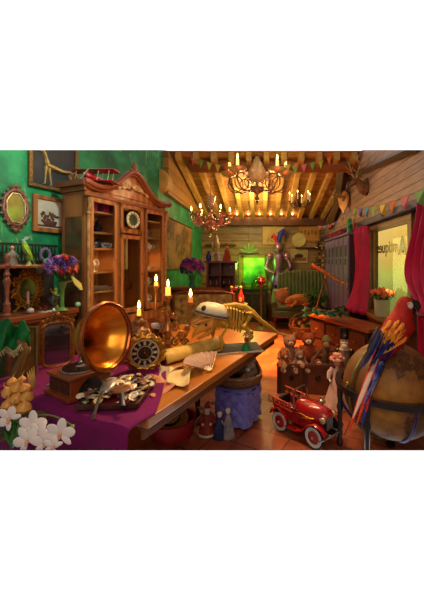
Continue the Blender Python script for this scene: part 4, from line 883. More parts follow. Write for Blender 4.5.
for s in (1, -1): MB().tube([hd + Vector((-.01, s * .035, .05)), hd + Vector((-.1, s * .06, .04)), hd + Vector((-.2, s * .07, .0))], [.02, .014, .003], 8).build('brow_horn', bone2, t); MB().ball(hd + Vector((-.045, s * .048, .0)), .014, 8, 6).build('eye_socket', black, t)
MB().tube([hd + Vector((-.13, 0, -.05)), hd + Vector((-.165, 0, -.02)), hd + Vector((-.18, 0, .02))], [.014, .009, .003], 8).build('nose_horn', bone2, t)
b = tag(MB().bb((-.28, -.15, 0), (.26, .15, .012)).build('display_board', mat('dark_board', (44, 44, 36), .7, 0, (26, 26, 22), 8), smooth=False, bevel=.003, loc=c, rot=(0, 0, rz)), 'dark rectangular display board under the dinosaur skeleton', 'board')
MB().bb((-.285, -.156, .0), (-.28, .156, .014)).bb((-.28, -.156, 0), (.26, -.15, .014)).bb((-.28, .15, 0), (.26, .156, .014)).build('pale_edging', mat('bone', (0, 0, 0)), b, smooth=False)
Mr = Matrix.Translation(c + Vector((0, 0, .012))) @ Matrix.Rotation(rz, 4, 'Z')
hp = Mr @ ((hd + Vector((0.02, 0, .085))) * .95)
t = thing('pith_helmet', 'white domed helmet with dark badge resting on the dinosaur skull', 'helmet', hp, 0, sc=1.15, rot=(R(-6), R(14), R(10)))
MB().lathe([(.118, -.012), (.122, .0), (.118, .035), (.098, .07), (.06, .092), (.015, .1), (0, .1)], n=28, sx=1.15).build('shell', mat('helmet_white', (222, 214, 190), .4, 0, (180, 170, 150), 6), t)
MB().tube([(.121 * 1.15 * math.cos(R(15 * i)), .121 * math.sin(R(15 * i)), .004) for i in range(24)], .011, 6, closed=True).build('band', mat('helmet_band', (88, 86, 80), .5), t)
MB().lathe([(0, 0), (.026, 0), (.02, .006), (0, .008)], (-.085, -.085, .04), 6, rot=(R(78), 0, R(-45))).build('badge', mat('badge_dark', (60, 58, 56), .4, .5), t)
MB().tube([(-.14, 0, -.0), (-.165, 0, -.01), (-.14, -.05, -.005)], [.02, .008, .012], 6, flat=.3).build('visor', mat('helmet_band', (0, 0, 0)), t)
c = on(246, 351, TZ); t = thing('fairy_doll', 'little doll in green skirt and red bodice beside the dinosaur legs', 'doll', c, 0)
MB().lathe([(.05, 0), (.048, .01), (.03, .05), (.012, .085)], n=20, wob=lambda j, i: 1 + .08 * math.sin(j * 2) * (i < 2)).build('skirt', mat('doll_green', (40, 160, 80), .6, 0, (20, 110, 50), 20), t)
MB().tube([(0, 0, .08), (0, 0, .1), (0, 0, .125)], [.012, .018, .012], 10).build('bodice', mat('doll_red', (190, 40, 30), .5), t)
b = MB(); b.tube([(-.015, 0, .12), (-.03, -.01, .14), (-.01, 0, .175)], .006, 6); b.tube([(.015, 0, .12), (.03, -.005, .15), (.03, 0, .19)], .006, 6); b.tube([(0, 0, .12), (0, 0, .14)], .006, 6); b.ball((0, 0, .152), .017); b.build('upper_body', mat('skin_bisque', (0, 0, 0)), t, remesh=.003)
MB().ball((0, .006, .157), (.018, .016, .018)).build('hair', mat('auburn_hair', (130, 66, 36), .6), t)

# ------------------------------------------------------------------ left end of the table: framed mirror, brocade panel, shawl
a, e = at(40, 340, 2.28), at(74, 340, 2.42); a.z = e.z = TZ; mid = (a + e) / 2; rzm = math.atan2(e.y - a.y, e.x - a.x)
t = thing('framed_mirror', 'upright mirror in carved gilded frame with crested top behind the gramophone', 'mirror', mid + Vector((0, 0, .008)), rzm); w = (e - a).length
def rr_pts(w, h, r, n=5):
    o = []
    for cx_, cz_, a0 in ((w / 2 - r, h - r, 0), (-w / 2 + r, h - r, 90), (-w / 2 + r, r, 180), (w / 2 - r, r, 270)):
        for i in range(n + 1): a = R(a0 + 90 * i / n); o.append((cx_ + r * math.cos(a), 0, cz_ + r * math.sin(a)))
    return o
MB().tube(rr_pts(w - .02, .34, .06), .013, 8, closed=True).build('frame', mat('mirror_gilt', (176, 120, 62), .35, .6, (96, 56, 30), 30), t)
MB().tube(rr_pts(w - .045, .315, .05), .005, 6, closed=True).build('inner_bead', gold, t)
for s in (1, -1):
    for j, (x, z, r_) in enumerate(((.03, .37, .03), (.07, .355, .022), (.1, .345, .016))): MB().tube(scroll((s * x, -.01, z), r_, 1.3, s, 90), .006, 6).build('crest_scroll', MATS['mirror_gilt'], t)
MB().ball((0, -.01, .40), (.018, .01, .026)).build('crest_shell', MATS['mirror_gilt'], t)
MB().bb((-w / 2 + .02, .0, .02), (w / 2 - .02, .006, .325)).build('mirror_glass', mat('smoky_mirror', (150, 150, 156), .08, .9, (100, 90, 100), 4), t, smooth=False)
a, e = at(15, 340, 2.10), at(36, 340, 2.14); a.z = e.z = TZ; t = thing('brocade_panel', 'upright panel of mottled gold brocade behind the onions', 'screen', (a + e) / 2 + Vector((0, 0, .008)), math.atan2(e.y - a.y, e.x - a.x)); w = (e - a).length
MB().bb((-w / 2, 0, 0), (w / 2, .02, .335)).build('brocade', mat('gold_brocade', (176, 130, 30), .5, .2, (84, 50, 16), 24, .5, .4, 60, stretch=(1, 1, .4)), t, smooth=False, bevel=.005)
MB().bb((w / 2 - .012, -.006, 0), (w / 2 + .004, .024, .345)).bb((-w / 2 - .004, -.006, 0), (-w / 2 + .012, .024, .345)).bb((-w / 2, -.006, .33), (w / 2, .024, .35)).build('wooden_frame', mat('olive_wood', (96, 80, 36), .5), t, smooth=False)
def shawl(u, v):
    p = at(-6 + 36 * u, 318 + 8 * u + v * (34 - 16 * u) + 3 * math.sin(u * 14), 2.0 + .04 * math.sin(u * 11 + v * 3)); p.z += .012 * math.sin(u * 17) * math.cos(v * 8); return p
m_sh = mat('emerald_shawl', (30, 140, 66), .6, 0, (12, 74, 44), 9, .5, .4, 30)
c = shawl(.5, .5); o = MB().grid(lambda u, v: shawl(u, v) - c, 30, 20).build('green_shawl', m_sh, solid=.004, loc=c); tag(o, 'emerald green shawl with ragged pale fringe draped over the brocade panel', 'shawl')
b = MB()
for i in range(60):
    p = shawl(i / 59, 1.0) - c; b.tube([p, p + Vector((rnd.uniform(-.01, .01), -.008, -.02)), p + Vector((rnd.uniform(-.016, .016), -.006, -.045))], [.004, .0035, .0015], 4)
b.build('fringe', mat('pale_fringe', (200, 190, 150), .7, 0, (140, 120, 90), 20), o)
t = thing('carved_post', 'pale carved wooden post at the left edge below the shawl', 'post', (at(2, 402, 1.86).x, 1.98, TZ + .008), 0)
MB().tube([(-.03, 0, 0), (0, 0, .12), (.05, 0, .22), (.02, .0, .30)], [.028, .024, .02, .026], 10).build('post', mat('pale_wood', (140, 106, 56), .5, 0, (80, 60, 30), 8), t)

# onions heaped on a stand, orchids in a pot
PZ = .80
t = thing('plant_stand', 'small round pedestal at the lower left corner carrying onions and orchids', 'stand', (-1.22, 1.5, 0), 0)
MB().lathe([(0, PZ - .03), (.12, PZ - .03), (.13, PZ - .015), (.12, PZ), (0, PZ)], n=30).build('top', wood_d, t, crop=True)
on_m = mat('onion_skin', (222, 172, 84), .35, 0, (180, 104, 40), 12, .6); k = 0
for (px, py, Y, s) in ((14, 412, 1.50, .033), (24, 408, 1.48, .034), (8, 405, 1.52, .03), (17, 399, 1.53, .034), (27, 397, 1.52, .03), (8, 392, 1.55, .03), (17, 388, 1.56, .031), (25, 388, 1.55, .026), (12, 382, 1.58, .024), (22, 380, 1.58, .022)):
    t = thing('onion', ['golden onion at the bottom left of the heap', 'plump golden onion at the bottom right of the heap', 'onion at the left of the heap, second row', 'reddish golden onion in the middle of the heap', 'onion at the right of the heap above the bottom one', 'onion at the upper left of the heap', 'onion in the middle of the upper row of the heap', 'onion at the upper right of the heap', 'small onion left at the very top of the heap', 'small onion right at the very top of the heap'][k], 'onion', at(px, py, Y), 0, 'onions heaped at the lower left', rot=(rnd.uniform(-.4, .4), rnd.uniform(-.4, .4), 0)); k += 1
    MB().lathe([(.001, -s), (s * .7, -s * .75), (s, -.1 * s), (s * .8, s * .5), (s * .35, s * .85), (s * .12, s * 1.1), (s * .08, s * 1.5)], n=16, wob=lambda j, i: 1 + .02 * math.sin(j * 2.5)).build('bulb', on_m, t)
    MB().tube([(0, 0, s * 1.3), (.004, 0, s * 1.7), (.012, 0, s * 2.1)], [s * .09, s * .06, .001], 6).build('dry_stem', mat('dry_stem', (214, 190, 130), .7), t)
t = thing('corn_husk', 'pale dried husk sticking up beside the onions', 'husk', at(29, 388, 1.60), 0)
for i in range(4): MB().tube([(0, 0, -.04), (.01 + .006 * i, 0, .02), (-.01 + .012 * i, 0, .085 + .01 * i)], [.006, .011, .002], 6, flat=.3).build('husk_leaf', mat('husk', (214, 186, 110), .6, 0, (160, 130, 70), 10), t)
t = thing('orchid_plant', 'white orchids with green leaves filling the lower left corner', 'orchid', (-1.17, 1.42, PZ), 0)
MB().lathe([(0, 0), (.045, 0), (.06, .05), (.062, .06), (.0, .055)], n=16).build('pot', mat('dark_pot_glaze', (50, 60, 50), .4), t, crop=True)
b = MB()
for (px, py, px2, py2) in ((14, 438, 6, 415), (16, 440, 12, 418), (18, 442, 20, 416), (14, 446, 4, 432), (20, 446, 27, 424), (12, 448, 14, 425)):
    p = at(px, py, 1.40) - Vector((-1.17, 1.42, PZ)); q = at(px2, py2, 1.36) - Vector((-1.17, 1.42, PZ)); b.tube([p, (p + q) / 2 + Vector((.01, 0, 0)), q], [.008, .02, .003], 8, flat=.25)
b.build('leaves', mat('orchid_leaf', (70, 130, 50), .4, 0, (30, 90, 36), 12), t)
orm = mat('orchid_petal', (244, 240, 238), .5, 0, (214, 204, 214), 8, .6); ol = mat('orchid_lip', (226, 186, 130), .5, 0, (206, 130, 130), 20)
b = MB(); o0 = Vector((-1.17, 1.42, PZ))
b.tube(bez(at(20, 446, 1.4) - o0, at(24, 400, 1.4) - o0, at(60, 415, 1.32) - o0, at(74, 427, 1.3) - o0, 12), .0035, 5); b.build('stem', mat('orchid_stem', (90, 110, 50), .5), t)
for (px, py, Y, s, rt) in ((34, 425, 1.33, .052, 0), (28, 440, 1.30, .05, 30), (46, 441, 1.29, .05, 15), (61, 433, 1.29, .052, -10), (10, 418, 1.33, .045, 50), (40, 432, 1.31, .04, 45), (54, 446, 1.28, .036, 60)):
    c = at(px, py, Y) - o0; b = MB(); s *= 1.3
    for i, (L_, W_) in enumerate(((1, .55), (.85, .36), (.85, .36), (.9, .4), (.9, .4))):
        a = R([90, 215, 325, 20, 160][i] + rt); w_ = W_ if i not in (3, 4) else .62
        d = Vector((math.cos(a), -.15, math.sin(a))); b.tube([c, c + d * s * .35, c + d * s * .7 + Vector((0, .004, 0)), c + d * s * L_ + Vector((0, .01, 0))], [.002, s * w_ * .8, s * w_, .003], 8, flat=.18) if False else b.ball(c + d * s * .52, (s * .5 * L_, .004, s * w_ * .55), 10, 8, rot=(0, -a, 0))
    fo = b.build('blossom', orm, t, crop=True); MB().ball(c + Vector((0, -.008, -.004)), (.008, .008, .01)).ball(c + Vector((.0, -.012, -.014)), (.006, .006, .007)).build('lip', ol, fo, crop=True)
MB().ball(at(72, 427, 1.3) - o0, (.012, .009, .009), rot=(0, R(-40), 0)).build('bud', mat('bud_green', (150, 170, 80), .5), t)

# ------------------------------------------------------------------ back left: wall map, sideboard, settee
yy0, yy1 = 5.15, 7.3
t = thing('wall_map', 'large faded brown map hanging on the green wall behind the cabinet', 'map', (XL + .012, (yy0 + yy1) / 2, 1.47), R(90)); w = yy1 - yy0
def f_map(n, b):
    t = nd(n, 'ShaderNodeTexCoord'); no = nd(n, 'ShaderNodeTexNoise', Scale=1.7, Detail=7.0, Roughness=.65); n.links.new(t.outputs['Object'], no.inputs['Vector'])
    c = ramp(n, no.outputs['Fac'], [(.40, (136, 104, 58)), (.49, (116, 88, 46)), (.51, (70, 52, 32)), (.62, (100, 72, 40))]); n.links.new(c.outputs[0], b.inputs['Base Color']); b.inputs['Roughness'].default_value = .7
MB().bb((-w / 2, -.006, 0), (w / 2, 0, .95)).build('map_sheet', node_mat('old_map', f_map), t, smooth=False)
for z in (-.01, .94): MB().cyl((-w / 2 - .03, -.012, z), (w / 2 + .03, -.012, z), .014).build('map_rod', wood_d, t)
# small extra picture on green wall behind
t = thing('tapestry_settee', 'settee with gold floral tapestry back in a brown carved frame behind the table', 'settee', (-1.02, 4.92, 0), R(4), sc=.96)
m_tap = mat('floral_tapestry', (196, 160, 84), .75, 0, (96, 66, 36), 11, .35, .3, 40)
MB().bb((-.42, -.02, .45), (.55, .03, 1.11)).build('tapestry_back', m_tap, t, smooth=False, bevel=.01)
MB().tube([(-.44, 0, .4), (-.44, 0, 1.12), (-.3, 0, 1.15), (0.05, 0, 1.17), (.4, 0, 1.15), (.57, 0, 1.12), (.57, 0, .4)], .026, 8).build('back_frame', mat('settee_frame', (150, 90, 40), .4, .2, (90, 50, 26), 10), t)
MB().box((.06, -.22, .42), (.98, .46, .14)).build('seat', m_tap, t, bevel=.03)
for x in (-.4, .52):
    MB().tube([(x, -.4, .62), (x, -.2, .66), (x, 0, .66)], .025, 8).cyl((x, -.4, .4), (x, -.4, .62), .018).build('arm', MATS['settee_frame'], t)
    for y in (-.4, 0): MB().lathe([(.018, 0), (.03, .1), (.022, .2), (.035, .35)], (x, y, 0), 10).build('leg', MATS['settee_frame'], t)
# sideboard with hutch
t = thing('sideboard', 'long dark red sideboard with a raised hutch standing along the left back wall', 'sideboard', (-1.10, 5.75, 0), 0)
b = MB(); b.bb((-.55, -.2, 0), (.6, .25, 1.08)); b.build('carcass', mat('sideboard_wood', (104, 48, 34), .4, 0, (64, 30, 22), 4, .9, coat=.2), t, smooth=False, bevel=.006)
MB().bb((-.6, -.24, 1.08), (.64, .26, 1.13)).build('worktop', wood_r, t, smooth=False, bevel=.008)
for x in (-.28, .3): MB().box((x, -.21, .55), (.5, .02, .9)).build('door', wood_r, t, smooth=False, bevel=.01)
b = MB(); b.bb((.05, .2, 1.13), (.6, .24, 1.62)); b.bb((.05, -.1, 1.13), (.09, .2, 1.6)); b.bb((.56, -.1, 1.13), (.6, .2, 1.6)); b.bb((.02, -.13, 1.58), (.63, .25, 1.62)); b.bb((.3, -.1, 1.13), (.33, .2, 1.6)); b.bb((.09, -.1, 1.34), (.56, .2, 1.36))
b.build('hutch', MATS['sideboard_wood'], t, smooth=False, bevel=.005)
bot = [(.025, 0), (.03, .01), (.03, .08), (.012, .12), (.011, .15), (.014, .155)]
gb = mat('brown_glass', (120, 60, 40), .15, 0, (60, 30, 24), 10)
for x, l in ((-.98, 'leftmost of the bottles in the hutch niche'), (-.86, 'second bottle from left in the hutch niche'), (-.72, 'second bottle from right in the hutch niche'), (-.62, 'rightmost bottle in the hutch niche')):
    vessel('bottle', 'small brown bottle, ' + l, 'bottle', (x, 5.68, 1.13), bot, gb, group='bottles in the sideboard hutch')
vessel('metal_box', 'dark metal box on the sideboard below the hutch bottles', 'box', (-.66, 5.52, 1.13), [(.1, 0), (.1, .01), (.085, .03), (.085, .05), (.1, .06)], black, n=4)
p = at(192, 283, 5.6); t = thing('flower_vase', 'glass vase of purple and magenta flowers on the dark sideboard', 'vase of flowers', (p.x, 5.6, 1.13))
MB().lathe([(.05, 0), (.06, .02), (.045, .1), (.06, .2), (.065, .22)], n=16).build('vase', mat('teal_glass', (90, 150, 130), .15, 0, (50, 110, 90), 8, trans=.3), t)
bouquet(t, (0, 0, .36), .2, [(f_vio, 'violet_flower'), (fm('magenta_petal', (200, 70, 190)), 'magenta_flower'), (f_lil, 'lilac_flower'), (fm('purple_petal', (140, 60, 180)), 'purple_flower')], 40, .065, 9, 20)
# things on top of hutch
t = thing('mask_clock', 'pale carved mask shaped table clock on top of the sideboard hutch', 'clock', (-.87, 5.7, 1.62), 0)
b = MB(); b.tube([(0, 0, 0), (0, 0, .05), (0, 0, .15), (0, 0, .3), (0, 0, .42), (0, 0, .5)], [.06, .07, .1, .14, .08, .03], 12, flat=.5); b.build('case', mat('pale_carved_case', (190, 164, 100), .5, .1, (120, 96, 56), 20, .5, .4), t, remesh=.01, smoothit=2)
MB().lathe([(0, 0), (.07, 0), (.07, .01), (0, .012)], (0, -.08, .3), 20, rot=(R(90), 0, 0)).build('dial', ivory, t)
MB().tube([(-.08, -.05, .1), (0, -.09, .17), (.09, -.05, .14)], .014, 6).build('face_carving', white, t)
vessel('cobalt_vase', 'cobalt blue vase left of the mask shaped clock', 'vase', (-1.0, 5.62, 1.62), [(.04, 0), (.055, .05), (.05, .1), (.02, .15), (.03, .18)], mat('cobalt', (40, 50, 160), .2, 0, (20, 24, 90), 8))
vessel('blue_figure_vase', 'small blue and white jug in front of the mask clock', 'jug', (-.8, 5.58, 1.62), [(.03, 0), (.04, .05), (.025, .1), (.03, .14)], blue_w)
t = thing('red_figurine', 'figurine in red robe at the right end of the sideboard hutch', 'figurine', (-.66, 5.68, 1.62), 0)
MB().lathe([(.08, 0), (.07, .06), (.045, .15), (.05, .2), (.02, .24)], n=14, wob=lambda j, i: 1 + .08 * math.sin(j * 3)).build('robe', mat('red_robe', (170, 60, 40), .6, 0, (100, 30, 26), 20), t)
MB().ball((0, 0, .27), .035).build('head', mat('skin_bisque', (0, 0, 0)), t); MB().lathe([(.04, .28), (.045, .3), (.02, .34), (0, .35)]).build('hat', mat('olive_hat', (110, 110, 50), .6), t)

# round pedestal with two red bottles
t = thing('round_pedestal', 'dark round pedestal table at the right end of the sideboard', 'table', (-.45, 5.2, 0), 0)
MB().lathe([(.16, 0), (.15, .03), (.04, .08), (.05, .3), (.035, .6), (.06, .84), (.2, .86), (.21, .88), (0, .88)], n=20).build('column', mat('pedestal_dark', (60, 44, 34), .4), t)
for x, l in ((-.53, 'left'), (-.37, 'right')):
    q = thing('red_decanter', 'red decanter with pale top, %s one on the round pedestal' % l, 'bottle', (x, 5.2, .88), 0, 'decanters on the round pedestal')
    MB().lathe([(.05, 0), (.065, .03), (.06, .12), (.025, .2), (.02, .26)]).build('body', mat('red_lacquer', (190, 60, 50), .25, 0, (130, 24, 24), 10), q); MB().box((0, -.058, .08), (.05, .012, .07)).build('label', cream, q); MB().ball((0, 0, .28), .026).build('stopper', cream, q)

# ------------------------------------------------------------------ green glowing corner
struct(MB().bb((-.60, YB - .05, .85), (.12, YB, .93)).bb((-.60, YB - .05, 1.72), (.12, YB, 1.8)).bb((-.66, YB - .05, .85), (-.52, YB, 1.8)).bb((.07, YB - .05, .85), (.13, YB, 1.8)).build('window_2', mat('yellow_frame', (170, 160, 60), .5, 0, (120, 110, 40), 10), smooth=False, bevel=.006))
gw = [o for o in COL.objects if o.name == 'window_2'][0]
def f_gg(n, b):
    t = nd(n, 'ShaderNodeTexCoord'); no = nd(n, 'ShaderNodeTexNoise', Scale=2.5, Detail=4.0); n.links.new(t.outputs['Object'], no.inputs['Vector'])
    c = ramp(n, no.outputs['Fac'], [(.35, (20, 96, 16)), (.5, (70, 170, 24)), (.65, (150, 216, 50))]); n.links.new(c.outputs[0], b.inputs['Emission Color']); n.links.new(c.outputs[0], b.inputs['Base Color']); b.inputs['Emission Strength'].default_value = .7
MB().bb((-.54, YB - .02, .9), (.1, YB - .01, 1.76)).build('lit_green_glass', node_mat('lit_green_glass', f_gg), gw, smooth=False)
gsh = mat('green_lacquer', (40, 84, 50), .4, 0, (20, 50, 30), 6)
t = thing('green_counter', 'dark green cabinet standing under the green lit window', 'cabinet', (-.22, 8.2, 0), 0)
MB().bb((-.42, -.2, 0), (.34, .28, .84)).build('carcass', gsh, t, smooth=False, bevel=.01); MB().bb((-.45, -.23, .84), (.37, .3, .88)).build('counter_top', mat('dark_green_top', (26, 56, 36), .3), t, smooth=False)
for x in (-.23, .15): MB().box((x, -.21, .42), (.33, .02, .7)).build('door', mat('door_green', (26, 44, 36), .4), t, smooth=False, bevel=.01); 
t = thing('glass_cloche', 'green glass cloche with a pointed knob on the green counter', 'cloche', (-.12, 8.2, .88), 0)
MB().tube([Vector((x, 0, z)) for x, z in [(-.17, 0), (-.16, .12), (-.1, .24), (0, .3), (.1, .24), (.16, .12), (.17, 0)]], .012, 6).tube([Vector((0, y, z)) for y, z in [(-.17, 0), (-.16, .12), (-.1, .24), (0, .3), (.1, .24), (.16, .12), (.17, 0)]], .012, 6).build('wire_frame', mat('green_brass', (60, 110, 40), .3, .5), t)
MB().lathe([(.165, 0), (.155, .12), (.097, .235), (0, .295)], n=20, cap=False).build('dome', mat('green_dome', (150, 220, 90), .08, 0, (120, 200, 70), 5, trans=.9), t); MB().ball((0, 0, .33), .025).build('knob', MATS['green_brass'], t)
MB().lathe([(.19, 0), (.19, .012), (0, .012)]).build('base', gsh, t)
t = thing('fan_pendant_lamp', 'hanging lamp with pale green glass petals opening like a fan', 'lamp', (-.33, 7.5, 0), 0)
zc_ = H + 14 / F * 7.5
MB().cyl((0, 0, zc_ + .1), (0, 0, roof(7.5)), .005, n=6).build('cord', black, t)
for i in range(5):
    a = R(-70 + 35 * i)
    MB().tube([(0, 0, zc_ - .12), (math.sin(a) * .12, -.02, zc_ - .12 + math.cos(a) * .12), (math.sin(a) * .2, -.02, zc_ - .12 + math.cos(a) * .2), (math.sin(a) * .25, -.01, zc_ - .12 + math.cos(a) * .26)], [.01, .075, .08, .01], 10, flat=.2).build('glass_petal', mat('green_petal_glass', (110, 190, 70), .3, 0, (60, 140, 44), 8, emit=.25), t)
MB().tube([(-.25, -.01, zc_ - .13), (0, -.03, zc_ - .15), (.25, -.01, zc_ - .13)], .018, 6).build('lower_rim', gsh, t)
for x, l, h_ in ((-.62, 'small jar with dark lid left of the green cloche', .16), (.22, 'small pale jar right of the green cloche', .12)):
    vessel('lidded_jar', l, 'jar', (max(x, -.5) if x < 0 else x, 8.12, .88), [(.05, 0), (.07, .04), (.06, h_), (.04, h_ + .02)], mat('moss_jar', (120, 150, 80), .3, 0, (70, 90, 46), 10), lid=[(.06, h_ + .02), (.05, h_ + .04), (.01, h_ + .06), (.015, h_ + .08), (0, h_ + .085)])
# slim stand with red jar next to the knight
t = thing('tall_stand', 'slim pale stand with a red bowl between the green cabinet and the knight', 'stand', (-.02, 7.3, 0), 0)
MB().lathe([(.15, 0), (.13, .02), (.03, .05), (.022, .3), (.03, .6), (.022, .9), (.05, 1.0), (.14, 1.02), (.14, 1.04), (0, 1.04)], n=16).build('column', mat('stand_gold', (150, 130, 70), .4, .3, (90, 74, 40), 12), t)
vessel('red_bowl', 'round red lidded bowl on the slim stand', 'bowl', (-.02, 7.3, 1.04), [(.06, 0), (.11, .05), (.12, .1), (.09, .14)], MATS['red_lacquer'], lid=[(.1, .14), (.07, .19), (.02, .21), (.02, .24), (0, .25)])
MATS['gl'] = None

# ------------------------------------------------------------------ knight's armour on a plinth
kx, ky = .44, 8.25; steel = mat('armour_steel', (200, 170, 190), .3, .7, (110, 84, 124), 6, .6); steel2 = mat('violet_steel', (140, 116, 190), .3, .7, (72, 58, 130), 8, .6)
t = thing('suit_of_armour', 'suit of knight armour with red and blue helmet plume standing behind the sofa', 'armour', (kx, ky, 0), 0)
MB().lathe([(.3, 0), (.3, .38), (.27, .4), (0, .4)], n=24).build('plinth', wood_d, t)
K = .4; q = MB()
q.tube([(0, 0, K + .85), (0, 0, K + 1.0), (0, -.02, K + 1.2), (0, -.01, K + 1.38), (0, 0, K + 1.46)], [.17, .145, .2, .2, .08], 16, flat=.8); q.build('breastplate', steel, t)
q = MB(); q.lathe([(.17, K + .86), (.25, K + .66), (.27, K + .58), (.25, K + .58), (.15, K + .86)], n=20, sy=.75); q.build('tasset_skirt', steel2, t)
for s in (1, -1):
    MB().ball((s * .23, 0, K + 1.36), (.11, .11, .1)).ball((s * .24, 0, K + 1.29), (.1, .1, .07)).build('pauldron', steel, t)
    MB().tube([(s * .25, 0, K + 1.33), (s * .33, -.02, K + 1.1), (s * .33, -.05, K + 1.03), (s * .2, -.14, K + .92), (s * .1, -.2, K + .9)], [.065, .055, .062, .05, .045], 10).build('arm_plates', steel, t)
    MB().ball((s * .33, -.03, K + 1.05), .065).build('elbow_guard', steel2, t)
    MB().tube([(s * .1, 0, K + .72), (s * .12, -.02, K + .42), (s * .125, -.0, K + .38), (s * .13, 0, K + .06)], [.1, .075, .07, .055], 12).build('leg_plates', steel, t); MB().ball((s * .12, -.03, K + .4), .08).build('knee_guard', steel2, t)
    MB().tube([(s * .13, .03, K + .04), (s * .15, -.12, K + .04), (s * .16, -.2, K + .025)], [.05, .045, .015], 8, flat=.8).build('boot', steel2, t)
q = MB(); q.ball((0, -.01, K + 1.59), (.125, .14, .155), 16, 12); q.tube([(0, -.1, K + 1.58), (0, -.16, K + 1.53), (0, -.1, K + 1.48)], [.05, .02, .04], 8); q.cyl((0, 0, K + 1.42), (0, 0, K + 1.52), .08); q.build('helmet', steel, t)
for z in (1.6, 1.57): MB().box((0, -.115, K + z), (.12, .03, .008)).build('visor_slit', black, t)
MB().tube([(-.02, .02, K + 1.7), (-.06, .02, K + 1.82), (-.12, .04, K + 1.95), (-.19, .05, K + 1.86)], [.04, .08, .09, .02], 8, flat=.7).build('red_plume', f_red, t)
MB().tube([(.01, .03, K + 1.7), (.04, .04, K + 1.85), (.07, .05, K + 2.0), (.13, .07, K + 2.06), (.22, .08, K + 1.94)], [.05, .09, .11, .09, .02], 8, flat=.7).build('blue_plume', mat('blue_plume', (60, 70, 190), .7, 0, (30, 36, 130), 20), t)

# ------------------------------------------------------------------ sofa with dog, cushions and fern
sofa_m = mat('green_velvet', (84, 104, 54), .6, 0, (46, 62, 32), 5, .7, .2, sheen=.3)
t = thing('green_sofa', 'old green velvet sofa with channelled high back and red cabriole legs', 'sofa', (1.0, 7.48, 0), R(-3), sc=.95)
MB().bb((-.72, -.42, .30), (.75, .3, .46)).build('seat_base', sofa_m, t, bevel=.03)
MB().box((0, -.08, .52), (1.42, .66, .14)).build('seat_cushion', sofa_m, t, bevel=.05)
b = MB()
for i in range(14): x = -.6 + i * .098; b.tube([(x, .26, .5), (x, .3, 1.0), (x, .33, 1.32 + .1 * math.sin(i / 13 * 3.14)), (x, .38, 1.34 + .1 * math.sin(i / 13 * 3.14))], .052, 8)
b.build('channelled_back', sofa_m, t)
for s in (-1, 1): MB().tube([(s * .72, -.42, .62), (s * .73, -.1, .72), (s * .7, .3, .9)], [.075, .08, .08], 10).bb((s * .72 - .06, -.4, .3), (s * .72 + .06, .28, .62)).build('arm', sofa_m, t, bevel=.01)
for x in (-.68, .7):
    for y in (-.38, .3): MB().tube([(x, y, .3), (x + .03 * (1 if x > 0 else -1), y - .02, .2), (x, y, .1), (x + .02, y - .02, 0)], [.045, .035, .022, .03], 8).build('leg', mat('mahogany', (130, 40, 22), .3), t)
MB().tube([(-.7, -.43, .31), (0, -.44, .28), (.73, -.43, .31)], .02, 8).build('front_rail', MATS['mahogany'], t)
t = thing('sofa_cushion', 'tan square cushion leaning at the left end of the green sofa', 'cushion', (.56, 7.32, .575), 0, rot=(R(-18), R(-10), R(20)))
MB().ball((0, 0, .2), (.2, .07, .2), 20, 12).build('cushion_body', mat('tan_cushion', (170, 110, 66), .7, 0, (110, 60, 44), 8), t)
MB().tube([(-.17, -.0, .03), (.17, 0, .03), (.19, 0, .37), (-.19, 0, .37)], .012, 6, closed=True).build('piping', cream, t)
fur = mat('golden_fur', (206, 128, 62), .8, 0, (140, 76, 34), 30, .6, .4, 60)
t = thing('sleeping_dog', 'golden brown dog lying asleep on the green sofa with head on its paws', 'dog', (.88, 7.13, .565), R(8), sc=1.15)
b = MB(); b.tube([(-.16, 0, .12), (-.02, .02, .13), (.14, .02, .12), (.24, .0, .1)], [.09, .11, .12, .09], 14); b.ball((.2, -.06, .08), (.1, .08, .09))
b.tube([(-.16, -.01, .14), (-.22, -.05, .13)], [.07, .06], 10); b.ball((-.24, -.07, .12), (.065, .07, .06)); b.tube([(-.26, -.09, .11), (-.30, -.14, .08), (-.31, -.17, .07)], [.045, .034, .026], 10)
for y, x2 in ((-.02, -.27), (-.12, -.22)): b.tube([(-.08, -.08, .06), (-.16, -.12 + y * .3, .035), (x2, -.16 + y, .03)], [.045, .03, .028], 8)
b.tube([(.2, -.12, .06), (.12, -.17, .035), (.03, -.17, .03)], [.06, .034, .026], 8); b.tube([(.3, 0, .08), (.34, -.08, .04), (.28, -.16, .03)], [.03, .022, .012], 8)
b.build('body', fur, t, remesh=.012, smoothit=3)
for s in (1, -1): MB().tube([(-.2, -.06 + s * .055, .165), (-.2, -.065 + s * .085, .12), (-.21, -.09 + s * .08, .07)], [.018, .034, .014], 8, flat=.5).build('ear', mat('dark_fur', (140, 80, 44), .8), t)
MB().ball((-.315, -.185, .08), (.016, .014, .012)).build('nose', black, t)
for s in (1, -1): MB().ball((-.285, -.125 + s * .03, .135), (.007, .007, .004)).build('closed_eye', black, t)
t = thing('crochet_blanket', 'mottled green and cream blanket lumped at the right end of the sofa', 'blanket', (1.27, 7.22, .57), 0)
MB().grid(lambda u, v: ((u - .5) * .5, (v - .5) * .5, .09 * math.sin(u * 3.14) * math.sin(v * 3.14) + .03 * math.sin(u * 12 + v * 7)), 20, 20).build('blanket_folds', mat('green_crochet', (150, 160, 90), .8, 0, (70, 110, 50), 40, .4, .5), t, solid=.02)
t = thing('potted_fern', 'bushy dark green fern standing behind the telescope at the end of the sofa', 'fern', (1.22, 6.72, 0), 0)
MB().lathe([(.12, 0), (.16, .3), (.18, .5), (.17, .52), (0, .5)]).build('pot', wood_d, t)
b = MB(); rr = random.Random(3)
